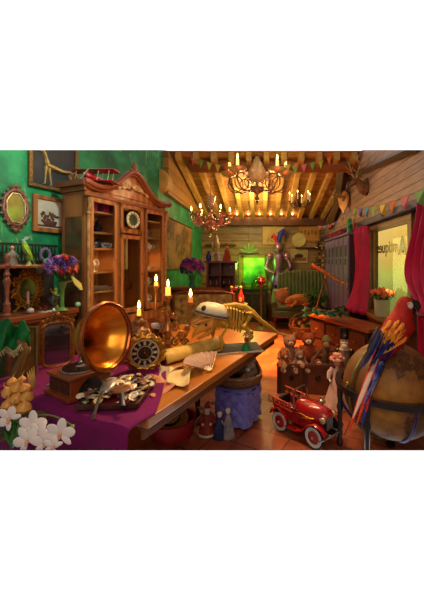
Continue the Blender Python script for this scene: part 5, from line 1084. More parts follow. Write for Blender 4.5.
for i in range(46):
    a = rr.uniform(0, 6.28); e = rr.uniform(.15, .5); l = rr.uniform(.3, .52); p = [Vector((0, 0, .5)) + Vector((math.cos(a) * l * q * (.4 + e), math.sin(a) * l * q * (.4 + e), .85 * l * math.sin(q * 2.3) * (1.1 - e) * 1.3)) for q in (0, .25, .5, .75, 1)]
    b.tube(p, [.005, .006, .005, .004, .001], 4)
    for j in range(1, 5):
        for m_ in (0, .5):
            o_ = p[j - 1].lerp(p[j], m_ + .3); d_ = (p[j] - p[j - 1]).normalized(); sd = d_.cross(Vector((0, 0, 1)))
            for s in (1, -1): b.tube([o_, o_ + sd * s * .05 + d_ * .02, o_ + sd * s * .09 + d_ * .03], [.004, .013, .001], 4, flat=.3)
b.build('fronds', mat('fern_green', (60, 110, 50), .6, 0, (24, 60, 30), 12), t)

# pictures on the back wall
def backpic(px0, px1, py0, py1, label, art, mf, mc, fw=.035, name='framed_picture', cat='picture'):
    a = at(px0, py1, YB - .01); e = at(px1, py0, YB - .01)
    return picture(name, label, cat, ((a.x + e.x) / 2, YB - .008, a.z), 0, e.x - a.x, e.z - a.z, fw, mf, mc, art)
def sketch(t, w, h, fw, crop):
    b = MB(); b.tube([(-.2, -.018, .1), (-.1, -.018, .3), (.02, -.018, .25), (.1, -.018, .4)], [.008, .01, .006, .004], 5); b.tube([(-.16, -.018, .08), (-.12, -.018, .2), (-.05, -.018, .1)], .03, 6, flat=.3); b.build('painted_shape', mat('violet_wash', (150, 120, 150), .7), t)
def lines(t, w, h, fw, crop):
    for j in range(5): MB().box((-.2 + j * .1, -.018, h * .5 + .03 * (j % 2)), (.05, .006, .12)).build('painted_figure', mat('umber_wash', (130, 100, 50), .7), t, smooth=False)
def hills_(t, w, h, fw, crop):
    MB().box((0, -.017, .11), (w - 2 * fw, .006, .09)).build('painted_ground', mat('painted_rust', (150, 90, 60), .7), t, smooth=False); MB().ball((-.02, -.018, .2), (.13, .006, .06)).tube([(-.12, -.018, .1), (-.1, -.018, .2)], .02, 5).build('painted_tree', mat('painted_dark', (44, 40, 30), .7), t)
tan_f = mat('tan_frame', (150, 116, 60), .5, 0, (100, 74, 36), 10)
backpic(262, 285, 224, 245, 'pale yellow picture with a violet sketch on the back wall behind the knight', sketch, tan_f, mat('yellow_paper', (196, 176, 110), .7, 0, (166, 146, 84), 4), .02)
backpic(297, 320, 224, 242, 'yellow brown picture with small figures, upper right on the back wall', lines, tan_f, mat('ochre_paper', (176, 142, 70), .7, 0, (146, 112, 50), 6), .05)
backpic(291, 308, 249, 263, 'small landscape in a cream frame above the sofa', hills_, mat('cream_frame', (190, 176, 120), .5), mat('sky_wash', (170, 170, 110), .7), .05)
t = tag(MB().lathe([(0, 0), (.17, .01), (.2, .03), (.17, .03), (0, .015)], n=24).build('wall_plate', mat('pale_plate', (186, 190, 120), .3, 0, (150, 156, 90), 10), loc=(at(299, 240, YB - .06).x, YB - .03, at(299, 240, YB).z), rot=(R(90), 0, 0)), 'pale round plate hung overlapping the yellow brown picture', 'plate')
for i, (x0, x1, z) in enumerate(((.95, 1.75, 2.02), (-1.6, -.75, 2.1))):
    struct(MB().bb((x0, YB - .18, z - .03), (x1, YB, z)).build('trim_%d' % (k + i), beam_d, smooth=False))
# dark christmas-like sprigs with baubles by the lockers
t = thing('berry_bush', 'dark shrub with pale baubles in the corner beside the lockers', 'plant', (1.56, 8.25, 0), 0)
MB().lathe([(.12, 0), (.15, .3), (0, .3)]).build('pot', wood_d, t); b = MB(); rr = random.Random(8)
for i in range(170):
    a = rr.uniform(0, 6.28); z = rr.uniform(.3, 2.15); r = .2 * (1.15 - z / 2.3) + .04; p = Vector((0, 0, z)); e = Vector((math.cos(a) * r, math.sin(a) * r, z + rr.uniform(-.05, .08))); b.tube([p, (p + e) / 2, e], [.004, .022, .002], 4, flat=.4)
b.build('foliage', mat('dark_shrub_green', (50, 76, 40), .7, 0, (22, 40, 22), 10), t)  # leaves are dark green all over
for i in range(22):
    a = rr.uniform(3.1, 6.3); z = rr.uniform(.9, 2.1); r = .2 * (1.15 - z / 2.3) + .05; MB().ball((math.cos(a) * r, math.sin(a) * r, z), .022, 8, 6).build('bauble', [silver, f_pink, cream][i % 3], t)

# ------------------------------------------------------------------ chandeliers, candles overhead
def chandelier(name, label, c, ztop, rad, arms, m, sc=1):
    return thing(name, label, 'chandelier', c, 0)
c = Vector((-.09, 5.47, 0)); t = thing('chandelier', 'large bronze chandelier with four thick lit candles and scrolling rings hanging at the top', 'chandelier', c)
cb = mat('chandelier_bronze', (176, 136, 100), .35, .6, (100, 70, 50), 20)
MB().lathe([(.03, 2.72), (.045, 2.76), (.02, 2.8), (.03, 2.84), (.10, 2.88), (.13, 2.93), (.12, 2.96), (.03, 2.98), (.025, 3.1), (.04, 3.15), (.02, 3.3), (.03, 3.42), (.012, 3.5), (.012, 3.56)], n=20).build('stem', cb, t)
MB().ball((0, 0, 2.70), .022).tube([(0, 0, 2.7), (0, 0, 2.64)], [.014, .003], 6).build('finial', iron, t)
MB().lathe([(.05, 3.04), (.13, 3.1), (.18, 3.18), (.14, 3.28), (.09, 3.38), (.05, 3.48), (.03, 3.52)], n=24, wob=lambda j, i: 1 + .05 * math.sin(j * 2)).build('crystal_basket', mat('amber_crystal', (255, 236, 200), .12, 0, (226, 180, 120), 40, .5, .6, 60, trans=.4), t)
for i, (ax_, ay_) in enumerate(((-.51, .1), (-.34, -.2), (.36, -.16), (.53, .08))):
    d = Vector((ax_, ay_, 0)); r = d.length; d.normalize()
    def q(x, z): return d * x + Vector((0, 0, z))
    b = MB(); b.tube([q(.03, 2.98), q(.12, 2.9), q(.28, 2.86), q(r * .85, 2.93), q(r, 3.05), q(r, 3.2)], .015, 7)
    b.tube([q(r * .78 + .14 * math.cos(R(12 * j)), 3.03 + .15 * math.sin(R(12 * j))) for j in range(30)], .011, 6, closed=True)
    b.tube([q(r * .45 + .08 * math.cos(R(12 * j)), 3.03 + .09 * math.sin(R(12 * j))) for j in range(30)], .009, 6, closed=True)
    b.tube([q(p.x, p.z) for p in scroll((r * .25, 0, 3.08), .06, 1.5, 1, 90)], .007, 6)
    ar = b.build('arm', cb, t)
    MB().lathe([(.02, 3.17), (.12, 3.20), (.165, 3.24), (.16, 3.25), (.04, 3.23)], q(r, 0), 20, wob=lambda j, i: 1 + .04 * math.sin(j * 3)).build('drip_pan', mat('chandelier_gilt', (236, 200, 140), .3, .4), ar)
    MB().cyl(q(r, 3.23), q(r, 3.41), .03, .028, 14).build('candle', mat('lit_candle', (255, 220, 130), .5, emit=.9), t)
    add_flame(t, q(r, 3.41), 1.9, 11)
for i in range(40):
    a = 2 * math.pi * i / 20; r = .11 if i < 20 else .15; z = 2.90 if i < 20 else 3.17; MB().ball((r * math.cos(a), r * math.sin(a), z), (.012, .012, .022), 6, 6).build('crystal_drop', crystal, t)

c = Vector((-.97, 5.68, 0)); t = thing('chandelier', 'pink crystal chandelier with small flame bulbs hanging from the tie beam', 'chandelier', c)
pkc = mat('pink_crystal', (255, 190, 170), .08, 0, (230, 130, 120), 20, .6, trans=.5); zc2 = 2.47
MB().cyl((0, 0, 2.85), (0, 0, 3.31), .007, n=6).lathe([(.02, 2.15), (.05, 2.22), (.02, 2.32), (.06, 2.42), (.02, 2.55), (.04, 2.68), (.015, 2.85)], n=14).build('stem', mat('pink_brass', (200, 130, 100), .3, .7), t)
MB().lathe([(.09, 2.82), (.1, 2.84), (.06, 2.7), (.04, 2.6)], n=20, cap=False).build('crystal_crown', crystal, t, solid=.004)
for i in range(12):
    a = R(30 * i + 9); r = .26 if i % 2 else .36; d = Vector((math.cos(a), math.sin(a), 0)); q = lambda x, z: d * x + Vector((0, 0, z))
    b = MB(); b.tube(bez(q(.02, 2.4), q(r * .5, 2.22), q(r * 1.1, 2.3), q(r, 2.48), 8), .012, 7); ar = b.build('arm', pkc, t)
    MB().lathe([(.01, 2.47), (.05, 2.49), (.055, 2.5), (.02, 2.495)], q(r, 0), 12).build('drip_pan', pkc, ar)
    if i % 2 == 0:
        MB().cyl(q(r, 2.49), q(r, 2.56), .012, .011, 10).build('candle', cream, t); add_flame(t, q(r, 2.56), 1.6, 1.0, i % 4 == 0)
rr = random.Random(4)
for i in range(98):
    a = rr.uniform(0, 6.28); k2 = i % 3; r = (.36, .25, .14)[k2] * rr.uniform(.85, 1.1); z = (2.40, 2.34, 2.25)[k2] + rr.uniform(-.05, .08); s = rr.uniform(.018, .03)
    MB().lathe([(.001, -s * 2), (s * .8, -s * .6), (s * .5, s * .4), (.001, s)], (r * math.cos(a), r * math.sin(a), z), 6).build('crystal_drop', [crystal, pkc][i % 2], t)
MB().ball((0, 0, 2.1), (.028, .028, .04)).build('bottom_drop', crystal, t)

c = Vector((.78, 6.2, 0)); t = thing('chandelier', 'small dark iron chandelier with thin pale candles, right of the big one', 'chandelier', c)
MB().cyl((0, 0, 2.75), (0, 0, roof(6.2)), .006, n=6).lathe([(.01, 2.72), (.03, 2.76), (.012, 2.82), (.02, 2.9), (.008, 2.98)], n=12).build('stem', iron, t)
for i in range(6):
    a = R(60 * i + 12); d = Vector((math.cos(a), math.sin(a), 0)); q = lambda x, z: d * x + Vector((0, 0, z)); b = MB()
    b.tube(bez(q(.01, 2.8), q(.1, 2.68), q(.2, 2.72), q(.22, 2.84), 8), .007, 6); b.tube([q(p.x, p.z) for p in scroll((.12, 0, 2.8), .05, 1.4)], .005, 6); b.lathe([(.005, 2.83), (.028, 2.845), (.03, 2.85)], q(.22, 0), 10); b.build('arm', iron, t)
    MB().cyl(q(.22, 2.85), q(.22, 2.99), .010, .009, 8).build('candle', mat('pale_candle', (240, 220, 170), .5, emit=.25), t); add_flame(t, q(.22, 2.99), .9, .5, i == 4)

# fairy lights along the back beam
t = None
for i, px in enumerate((237, 248.5, 259.5, 270.5, 281.5, 292.5)):
    p = at(px, 214.5, YB - .3); o = thing('beam_lamp', 'small warm spotlight under the ceiling beams, %s of the six in the row' % ['first from left', 'second from left', 'third from left', 'third from right', 'second from right', 'first from right'][i], 'lamp', p, 0, 'small lamps in a row along the back beam')
    MB().cyl((0, 0, .02), (0, 0, .11), .03, .022, 12).build('housing', brass, o); MB().ball((0, -.0, .012), .024).build('bulb', mat('warm_bulb', (255, 200, 130), .5, emit=7), o)
    d = bpy.data.lights.new('beam_lamp_light', 'POINT'); d.energy = 1.3; d.color = L((255, 170, 90))[:3]; d.shadow_soft_size = .03; q = bpy.data.objects.new('beam_lamp_light', d); COL.objects.link(q); q.parent = o; q.location = (0, -.05, -.03)

# bunting strands
cols = [('pink', (226, 120, 140)), ('green', (120, 180, 90)), ('lime', (190, 206, 70)), ('orange', (226, 120, 50)), ('blue', (70, 150, 190)), ('violet', (96, 70, 170)), ('yellow', (230, 206, 70)), ('scarlet', (226, 80, 44))]
def fmat(i): return mat(cols[i][0] + '_bunting', cols[i][1], .7, 0, tuple(int(x * .85) for x in cols[i][1]), 10)
def bunting(label, pts, size, order, string=.004):
    o = thing('bunting', label, 'bunting', pts[0], 0); p0 = Vector(pts[0]); P_ = [Vector(p) - p0 for p in pts]
    MB().tube(P_, string, 5).build('cord', mat('bunting_cord', (150, 130, 110), .7), o)
    ln = [0]
    for a, e in zip(P_, P_[1:]): ln.append(ln[-1] + (e - a).length)
    n = int(ln[-1] / (size * 1.25)); 
    for i in range(n):
        s = (i + .25) * ln[-1] / n
        def pos(s):
            for j in range(len(P_) - 1):
                if s <= ln[j + 1] + 1e-6: return P_[j].lerp(P_[j + 1], (s - ln[j]) / (ln[j + 1] - ln[j]))
            return P_[-1]
        a, e = pos(s), pos(min(ln[-1], s + size * .85)); m = (a + e) / 2 + Vector((0, 0, -size * (1.25 if size < .2 else .62))) + (e - a).cross(Vector((0, 0, 1))).normalized() * size * rnd.uniform(-.2, .2)
        MB().add([a, e, m, (a + e) / 2 + Vector((0, 0, -size * .5)) + (e - a).cross(Vector((0, 0, 1))) * .08], [(0, 1, 3), (1, 2, 3), (2, 0, 3)]).build('%s_flag' % cols[order[i % len(order)]][0], fmat(order[i % len(order)]), o, smooth=False, solid=.002)
    return o
def catenary(a, b, sag, n=16): a, b = Vector(a), Vector(b); return [a.lerp(b, i / n) - Vector((0, 0, sag * 4 * (i / n) * (1 - i / n))) for i in range(n + 1)]
bunting('bunting of small pastel flags swagged along the front of the tie beam on the left', catenary(at(188, 155, 5.55), at(300, 162, 5.5), .18, 20), .125, [0, 1, 2, 6, 3, 2, 0, 6])
bunting('bunting of small pastel flags running from the tie beam toward the deer head', catenary(at(290, 166, 5.5), at(341, 152, 5.5), .05, 10), .125, [1, 0, 1, 2, 3])
bunting('bunting of large bright flags strung along the blue rail of the right wall', catenary(at(352, 208, 5.0), at(427, 187, 2.6), .06, 16), .23, [1, 5, 4, 1, 6, 3, 0])
bunting('bunting of tiny flags sagging over the lockers from the corner', catenary(at(318, 226, 6.9), at(353, 208, 5.15), .1, 12), .06, [4, 0, 7, 5, 0, 4, 5])

# ------------------------------------------------------------------ deer head and antlers on the right wall
dfur = mat('deer_fur', (150, 106, 70), .8, 0, (84, 58, 40), 14, .6, .4, 50); ant = mat('antler', (190, 160, 116), .5, 0, (120, 92, 60), 12)
def antler(b, base, s, sc, fw):                    # s side sign along y, antlers rise and fork
    B = Vector(base); m_ = [B, B + Vector((-.02, s * .06, .08)) * sc, B + Vector((-.0, s * .13, .2)) * sc, B + Vector((-.06, s * .13, .33)) * sc, B + Vector((-.14, s * .08, .43)) * sc]
    b.tube(m_, [.016 * sc, .014 * sc, .012 * sc, .009 * sc, .003], 7)
    for j, e in ((1, (-.12, .02, .06)), (2, (-.12, .05, .07)), (3, (.06, .04, .1)), (2, (.06, .06, .08))): e = Vector((e[0], s * e[1], e[2])) * sc; b.tube([m_[j], m_[j] + e * .6, m_[j] + e + Vector((0, 0, .03)) * sc], [.011 * sc, .008 * sc, .002], 6)
p = at(365, 186, 5.15); t = thing('deer_head', 'mounted stag head with tall antlers high on the right boarded wall', 'deer head', (XR - .005, 5.15, p.z), R(12), sc=.85)
MB().lathe([(0, 0), (.15, 0), (.14, .03), (0, .03)], (0, 0, -.02), 20, rot=(0, R(-90), 0), sx=1.2, sy=.9).build('mounting_board', wood_d, t)
b = MB(); b.tube([(-.02, 0, -.06), (-.1, 0, -.04), (-.18, 0, .05), (-.24, -.0, .1)], [.14, .11, .075, .07], 14); b.tube([(-.22, 0, .1), (-.3, -.02, .05), (-.38, -.03, -.02), (-.42, -.035, -.05)], [.07, .055, .038, .03], 12); b.build('head_and_neck', dfur, t, remesh=.01, smoothit=3)
for s in (1, -1):
    b = MB(); antler(b, (-.24, s * .04, .15), s, 1.0, 0); b.build('antler', ant, t)
    MB().tube([(-.22, s * .06, .13), (-.2, s * .12, .14), (-.19, s * .17, .13)], [.012, .03, .003], 8, flat=.4).build('ear', dfur, t); MB().ball((-.31, -.015 + s * .045, .075), .012).build('eye', black, t)
MB().ball((-.435, -.035, -.05), (.018, .025, .018)).build('nose', black, t)
p = at(344, 201, 6.35); t = thing('antler_trophy', 'pair of antlers on a shield shaped wooden plaque, left of the stag head', 'trophy', (XR - .1, 6.2, at(344, 201, 6.2).z), R(30), sc=.9)
sh_ = [(0, -.3), (.13, -.12), (.17, .08), (.1, .2), (0, .24), (-.1, .2), (-.17, .08), (-.13, -.12)]
MB().prism(sh_, .035, Matrix.Rotation(R(90), 4, 'Z')).build('shield_plaque', mat('oak_plaque', (196, 136, 60), .35, 0, (150, 92, 40), 6), t, bevel=.012).location.x = 0
MB().ball((-.05, 0, .05), (.04, .05, .06)).build('skull_cap', ant, t)
for s in (1, -1):
    b = MB(); B = Vector((-.07, s * .03, .07)); M_ = [B, B + Vector((-.1, s * .03, .03)), B + Vector((-.25, s * .05, .06)), B + Vector((-.38, s * .04, .14 + .05 * s))]; b.tube(M_, [.026, .02, .016, .004], 7)
    for j, e in ((1, (-.03, .02, .12)), (2, (-.02, .03, .13)), (2, (-.1, .0, -.03))): b.tube([M_[j], M_[j] + Vector(e) * .6, M_[j] + Vector(e)], [.011, .008, .002], 6)
    b.build('antler', ant, t)

# ------------------------------------------------------------------ lockers, curtain, window corner
lk = mat('locker_violet', (112, 104, 156), .4, .1, (78, 72, 116), 4, .8)
t = thing('locker_cabinet', 'row of tall violet grey metal lockers along the right wall', 'lockers', (1.5, 5.2, 0), 0); LL = 1.95
MB().bb((.02, 0, .05), (.29, LL, 2.08)).build('carcass', mat('locker_side', (60, 46, 50), .5, 0, (40, 30, 34), 4), t, smooth=False)
MB().bb((-.02, -.02, 2.08), (.295, LL + .02, 2.12)).bb((-.01, -.01, 0), (.295, LL, .06)).build('top_and_plinth', lk, t, smooth=False, bevel=.004)
nl = 6
for i in range(nl):
    y0 = i * LL / nl + .012; y1 = (i + 1) * LL / nl - .012
    d = MB().bb((0, y0, .08), (.02, y1, 2.06)).bb((-.006, y0 + .03, 1.1), (0, y1 - .03, 2.0)).bb((-.006, y0 + .03, .14), (0, y1 - .03, 1.04)).build('locker_door', lk, t, smooth=False, bevel=.004)
    MB().bb((-.022, y0 + .03, 1.15), (-.006, y0 + .05, 1.3)).build('handle', silver, d, smooth=False)
    MB().bb((-.008, y0 + .08, 1.7), (-.005, y1 - .08, 1.9)).bb((-.012, y0 + .12, 1.55), (-.006, y1 - .1, 1.66)).build('vent_plate', mat('locker_vent', (40, 36, 60), .5), d, smooth=False)
t = thing('green_idol', 'small green seated figure standing on top of the lockers', 'figurine', (1.58, 5.42, 2.12), 0)
b = MB(); b.tube([(0, 0, 0), (0, 0, .06), (0, 0, .15), (0, 0, .2)], [.05, .04, .055, .03], 10); b.ball((0, 0, .235), .04); b.tube([(0, .04, .16), (-.02, .08, .2), (-.0, .09, .26)], .014, 6); b.tube([(0, -.04, .16), (-.02, -.08, .12), (-.0, -.1, .17)], .014, 6); b.build('figure', mat('idol_green', (60, 170, 110), .4, 0, (30, 110, 70), 12), t, remesh=.006, smoothit=2)
t = thing('starfish', 'orange brown dried starfish propped on the near end of the lockers', 'starfish', (1.62, 5.26, 2.24), 0)
b = MB()
for i in range(5): a = R(90 + 72 * i); b.tube([(0, 0, 0), (-.01, math.cos(a) * .08, math.sin(a) * .08), (-.0, math.cos(a) * .13, math.sin(a) * .13)], [.03, .02, .006], 8, flat=.6)
b.build('star_body', mat('starfish_orange', (170, 90, 60), .8, 0, (120, 56, 40), 40, .5, .5), t, remesh=.006)
t = thing('pink_garland', 'crumpled magenta feather boa lying along the far top of the lockers', 'garland', (1.55, 6.2, 2.15), 0); b = MB(); rr = random.Random(2)
for i in range(90): y = rr.uniform(-.6, .75); b.tube([(0, y, 0), (rr.uniform(-.06, .04), y + rr.uniform(-.03, .03), rr.uniform(.0, .09))], [.016, .004], 5)
b.tube([(0, -.62, .02), (0, 0, .03), (0, .76, .02)], .022, 6); b.build('boa', mat('boa_magenta', (170, 30, 90), .8, 0, (100, 14, 56), 20), t)

cur = mat('magenta_curtain', (206, 8, 84), .6, 0, (150, 4, 62), 3, .8)
def curtain(name, label, fn, nu=70, nv=24, cat='curtain', rings=None):
    c = Vector(fn(.5, .5)); o = MB().grid(lambda u, v: Vector(fn(u, v)) - c, nu, nv).build(name, cur, solid=.006, loc=c); return tag(o, label, cat)
def c1(u, v):                                       # left curtain: from the rail down, widening into folds, sweeping left onto the desk
    z = 2.17 - v * (2.17 - .79); y = 4.66 + u * .5; w = 1 + .2 * math.sin(v * 3); x = 1.62 + .045 * math.sin(u * 34 + v * 2.0) + .02 * math.sin(u * 13 + v * 5)
    k_ = max(0, (v - .62) / .38); x -= k_ ** 2 * .14 * (.3 + u); y += k_ ** 2 * .0 - .10 * k_; return (x, y, z + .05 * k_ * (1 - u) * 0)
curtain('curtain', 'magenta velvet curtain left of the window, sweeping down onto the desk', c1)
def c2(u, v):                                       # right curtain, bulging then tied back
    z = 2.2 - v * 1.75; tie = math.exp(-((v - .62) / .09) ** 2); bulge = math.sin(min(1, v / .6) ** 1.7 * 3.14) * .27 if v < .6 else 0
    yf = 3.0 + bulge * 1.05; yn = 2.5; mid_ = 2.85; yf = yf + (mid_ - yf) * tie * .5; y = yn + (yf - yn) * u
    return (1.60 + (.05 - .02 * tie) * math.sin(u * 30 + v * 1.5) - .06 * tie, y, z)
curtain('curtain', 'magenta velvet curtain right of the window, tied back behind the macaw', c2)
tag(MB().tube([(1.55, 2.66, 1.12), (1.48, 2.8, 1.10), (1.52, 3.0, 1.13), (1.72, 3.1, 1.2)], .02, 8).build('curtain_tieback', mat('tieback', (130, 10, 60), .6)), 'dark magenta tieback around the right curtain', 'tieback')
tag(MB().cyl((1.68, 2.6, 2.2), (1.68, 5.18, 2.2), .014).ball((1.68, 5.18, 2.2), .025).build('curtain_rod', blue_m), 'thin dark curtain rod above the window', 'rod')

# desk under the window
Ad = Vector((1.36, 3.80, 0)); Bd = Vector((.80, 5.02, 0)); ud = (Bd - Ad).normalized(); wd = Vector((-ud.y, ud.x, 0)) * -1
rzd = math.atan2(ud.y, ud.x); Ld = (Bd - Ad).length
t = thing('window_desk', 'old dark wooden chest desk with worn orange brown top under the window', 'desk', Ad, rzd)
MB().bb((-.02, -.36, .70), (Ld, .03, .75)).build('desk_top', mat('worn_top', (176, 98, 44), .35, 0, (110, 56, 28), 5, coat=.2), t, smooth=False, bevel=.008)
MB().bb((.02, -.34, 0), (Ld - .04, 0, .70)).build('desk_body', mat('desk_body_wood', (72, 42, 40), .5, 0, (44, 26, 28), 4), t, smooth=False, bevel=.006)
for j in range(3): 
    d = MB().bb((.06 + j * .43, 0, .4), (.44 + j * .43, .015, .66)).build('drawer', mat('drawer_wood', (88, 50, 40), .45), t, smooth=False, bevel=.004); MB().ball((.25 + j * .43, .03, .53), .015).build('knob', brass, d)
    MB().bb((.06 + j * .43, 0, .06), (.44 + j * .43, .015, .36)).build('lower_panel', MATS['drawer_wood'], t, smooth=False, bevel=.004)
# telescope
tl = Vector((.95, 4.80, .75)); t = thing('telescope', 'small brass and orange wood telescope on a tripod standing on the desk', 'telescope', tl, 0)
h0 = Vector((0.05, 0, .58)); tw = mat('telescope_wood', (210, 116, 50), .3, .3, (160, 76, 30), 6)
a_, e_ = at(312, 265, 4.9) - tl, at(345, 283.5, 4.62) - tl; dd = (e_ - a_)
MB().tube([a_, a_ + dd * .06, a_ + dd * .07, a_ + dd * .5], [.034, .034, .028, .027], 14).build('main_tube', tw, t)
MB().tube([a_ + dd * .5, a_ + dd * .52, a_ + dd * .53, a_ + dd * .8], [.027, .027, .02, .02], 12).tube([a_ + dd * .8, a_ + dd * .82, a_ + dd * .98, a_ + dd], [.014, .014, .012, .018], 12).build('eyepiece_tube', brass, t)
pv = a_ + dd * .42; MB().tube([pv, pv + Vector((0, 0, -.08))], [.014, .018], 8).ball(pv + Vector((0, 0, -.08)), .028).build('mount', brass, t)
for fx, fy in ((-.09, .10), (-.14, -.14), (.19, -.05)): MB().tube([pv + Vector((0, 0, -.08)), Vector((fx, fy, .0))], [.014, .010], 7).build('tripod_leg', mat('tripod_red', (130, 60, 34), .35), t)
# tulips
vz = .84; p = Vector((1.69, 4.22, vz)); t = thing('tulip_vase', 'white ribbed glass vase of orange tulips on the window sill', 'vase of flowers', p, 0)
MB().lathe([(.09, 0), (.10, .02), (.105, .2), (.11, .24), (.1, .24), (.09, .02)], n=36, wob=lambda j, i: 1 + .02 * math.cos(j * 3.14)).build('vase', mat('frosted_glass', (226, 226, 196), .2, 0, (190, 200, 160), 8, trans=.2), t)
rr = random.Random(6)
for i in range(30):
    a = i * 2.4; r = .17 * math.sqrt((i + .5) / 30); z = .37 - r * .35 + rr.uniform(-.02, .02); q = Vector((r * math.cos(a) * .95, r * math.sin(a) * 1.05, z))
    d = MB(); d.lathe([(.004, -.03), (.024, -.018), (.028, 0), (.022, .022), (.008, .034)], q, 8, wob=lambda j, i: 1 + .12 * math.cos(j * 2.1)); d.build('tulip', [f_or, fm('deep_orange_petal', (230, 90, 50)), fm('coral_petal', (230, 130, 90))][i % 3], t)
b = MB()
for i in range(30): a = i * 2.4; r = .16 * math.sqrt((i + .5) / 30); b.tube([(0, 0, .15), (r * math.cos(a), r * math.sin(a), .34 - r * .35)], .004, 5)
b.build('stems', leaf, t); b = MB()
for i in range(18): a = rr.uniform(0, 6.28); b.tube([(.05 * math.cos(a), .05 * math.sin(a), .22), (.13 * math.cos(a), .13 * math.sin(a), .3), (.19 * math.cos(a), .19 * math.sin(a), .25)], [.006, .02, .002], 6, flat=.3)
b.build('leaves', leaf, t)
# peacock feathers on the desk front
t = thing('peacock_feathers', 'bundle of green and blue peacock feathers spread over the front of the desk', 'feathers', (.92, 4.32, .765), 0, sc=1.3); rr = random.Random(12)
pg = mat('peacock_green', (60, 120, 70), .5, .1, (30, 70, 50), 20); pe = mat('peacock_eye', (30, 50, 130), .4, .2); pb_ = mat('peacock_bronze', (150, 120, 50), .5, .2)
for i in range(15):
    a = R(188 + i * 11.5); l = rr.uniform(.24, .38); e = Vector((math.cos(a) * l * .9, math.sin(a) * l * .8, .04 + .07 * abs(math.sin(i * 1.7))))
    fo = MB().tube([(.12, .1, .02), e * .5 + Vector((0, 0, .07)), e * .8 + Vector((0, 0, .05)), e], [.012, .03, .055, .01], 8, flat=.18).build('feather', pg, t)
    MB().ball(e * .8 + Vector((0, 0, .062)), (.026, .03, .006)).build('eye_ring', pb_, fo); MB().ball(e * .8 + Vector((0, 0, .068)), (.014, .016, .005)).build('eye_spot', pe, fo)
# wicker basket with toy penguin near the sofa
t = thing('wicker_basket', 'dark wicker basket of dried red flowers on the floor in front of the sofa', 'basket', (.86, 6.35, 0), 0)
wk = mat('dark_wicker', (110, 80, 44), .7, 0, (50, 34, 20), 40, .4, .5, 60)
MB().lathe([(.2, 0), (.26, .12), (.3, .26), (.28, .26), (.2, .04)], n=24, wob=lambda j, i: 1 + .02 * math.cos(j * 3.14)).build('basket_body', wk, t); MB().tube(arc((0, 0, .24), .28, 0, 180, 14), .014, 6).build('handle', wk, t)
bouquet(t, (0, 0, .28), .25, [(f_red, 'red_flower'), (fm('rust_petal', (150, 70, 40)), 'rust_flower'), (fm('dried_petal', (120, 90, 60)), 'dried_flower')], 36, .05, 3, 20, .5)
t = thing('toy_penguin', 'black and white toy penguin standing beside the wicker basket', 'toy penguin', (1.12, 6.0, 0), 0)
MB().tube([(0, 0, 0), (0, 0, .3), (0, 0, .5), (0, -.01, .62)], [.1, .12, .08, .07], 14).ball((0, -.01, .66), .075).build('body', mat('penguin_black', (30, 34, 50), .5), t, remesh=.012, smoothit=2)
MB().ball((0, -.06, .33), (.08, .07, .2)).ball((0, -.05, .64), (.05, .04, .04)).build('white_belly', white, t); MB().tube([(0, -.08, .66), (0, -.15, .65)], [.02, .004], 8).build('beak', f_or, t)
for s in (1, -1): MB().tube([(s * .09, 0, .5), (s * .15, -.01, .36), (s * .15, -.02, .24)], [.02, .035, .008], 8, flat=.4).build('flipper', MATS['penguin_black'], t)

# ------------------------------------------------------------------ floor globe with macaw
GC = Vector((1.12, 2.62, .50)); GR = .40
t = thing('floor_globe', 'large old brown floor globe in a dark ring stand, lower right corner', 'globe', (GC.x, GC.y, 0), 0)
def f_globe(n, b):
    t = nd(n, 'ShaderNodeTexCoord'); no = nd(n, 'ShaderNodeTexNoise', Scale=2.2, Detail=8.0, Roughness=.6); n.links.new(t.outputs['Object'], no.inputs['Vector'])
    c = ramp(n, no.outputs['Fac'], [(.36, (190, 130, 44)), (.47, (142, 90, 38)), (.49, (70, 40, 22)), (.51, (116, 74, 36)), (.68, (96, 60, 34))]); n.links.new(c.outputs[0], b.inputs['Base Color']); b.inputs['Roughness'].default_value = .55
MB().ball((0, 0, GC.z), GR, 48, 32).build('globe_ball', node_mat('old_globe', f_globe), t)
dk = mat('globe_ring_wood', (50, 36, 32), .3, 0, (28, 20, 20), 6, coat=.3)
MB().lathe([(GR + .015, .52), (GR + .015, .56), (GR + .065, .565), (GR + .07, .54), (GR + .065, .515), (GR + .015, .52)], n=64, cap=False).build('horizon_ring', dk, t)
mer = mat('meridian_brass', (150, 136, 76), .35, .7, (84, 84, 50), 16)
MB().tube([((GR + .022) * math.cos(R(6 * i)) * math.cos(R(20)), (GR + .022) * math.cos(R(6 * i)) * math.sin(R(20)), GC.z + (GR + .022) * math.sin(R(6 * i))) for i in range(60)], .012, 8, closed=True).build('meridian_ring', mer, t)
MB().tube([((GR + .05) * math.cos(R(180 + 6 * i)), 0, .54 + (GR + .0) * math.sin(R(180 + 6 * i)) * 1.08) for i in range(31)], .011, 8).build('support_arc', mat('violet_iron', (84, 66, 130), .4, .5, (50, 38, 90), 10), t)
MB().tube([(0, (GR + .05) * math.cos(R(180 + 6 * i)), .54 + (GR + .0) * math.sin(R(180 + 6 * i)) * 1.08) for i in range(31)], .011, 8).build('support_arc', MATS['violet_iron'], t)
for a in (180, 225, 312, 10):
    a = R(a); x, y = (GR + .04) * math.cos(a), (GR + .04) * math.sin(a)
    b = MB(); b.lathe([(.02, 0), (.03, .03), (.018, .07), (.026, .12), (.018, .15), (.022, .3), (.03, .34), (.018, .38), (.026, .44), (.026, .52)], (x, y, 0), 12); b.build('leg', dk, t, crop=True)
MB().lathe([(.03, .0), (.04, .02), (.015, .04), (.02, .06), (.012, .075)], (0, 0, 0), 12).build('lower_finial', iron, t)
MB().ball((-.405, -.12, .585), .018).build('ring_knob', brass, t)
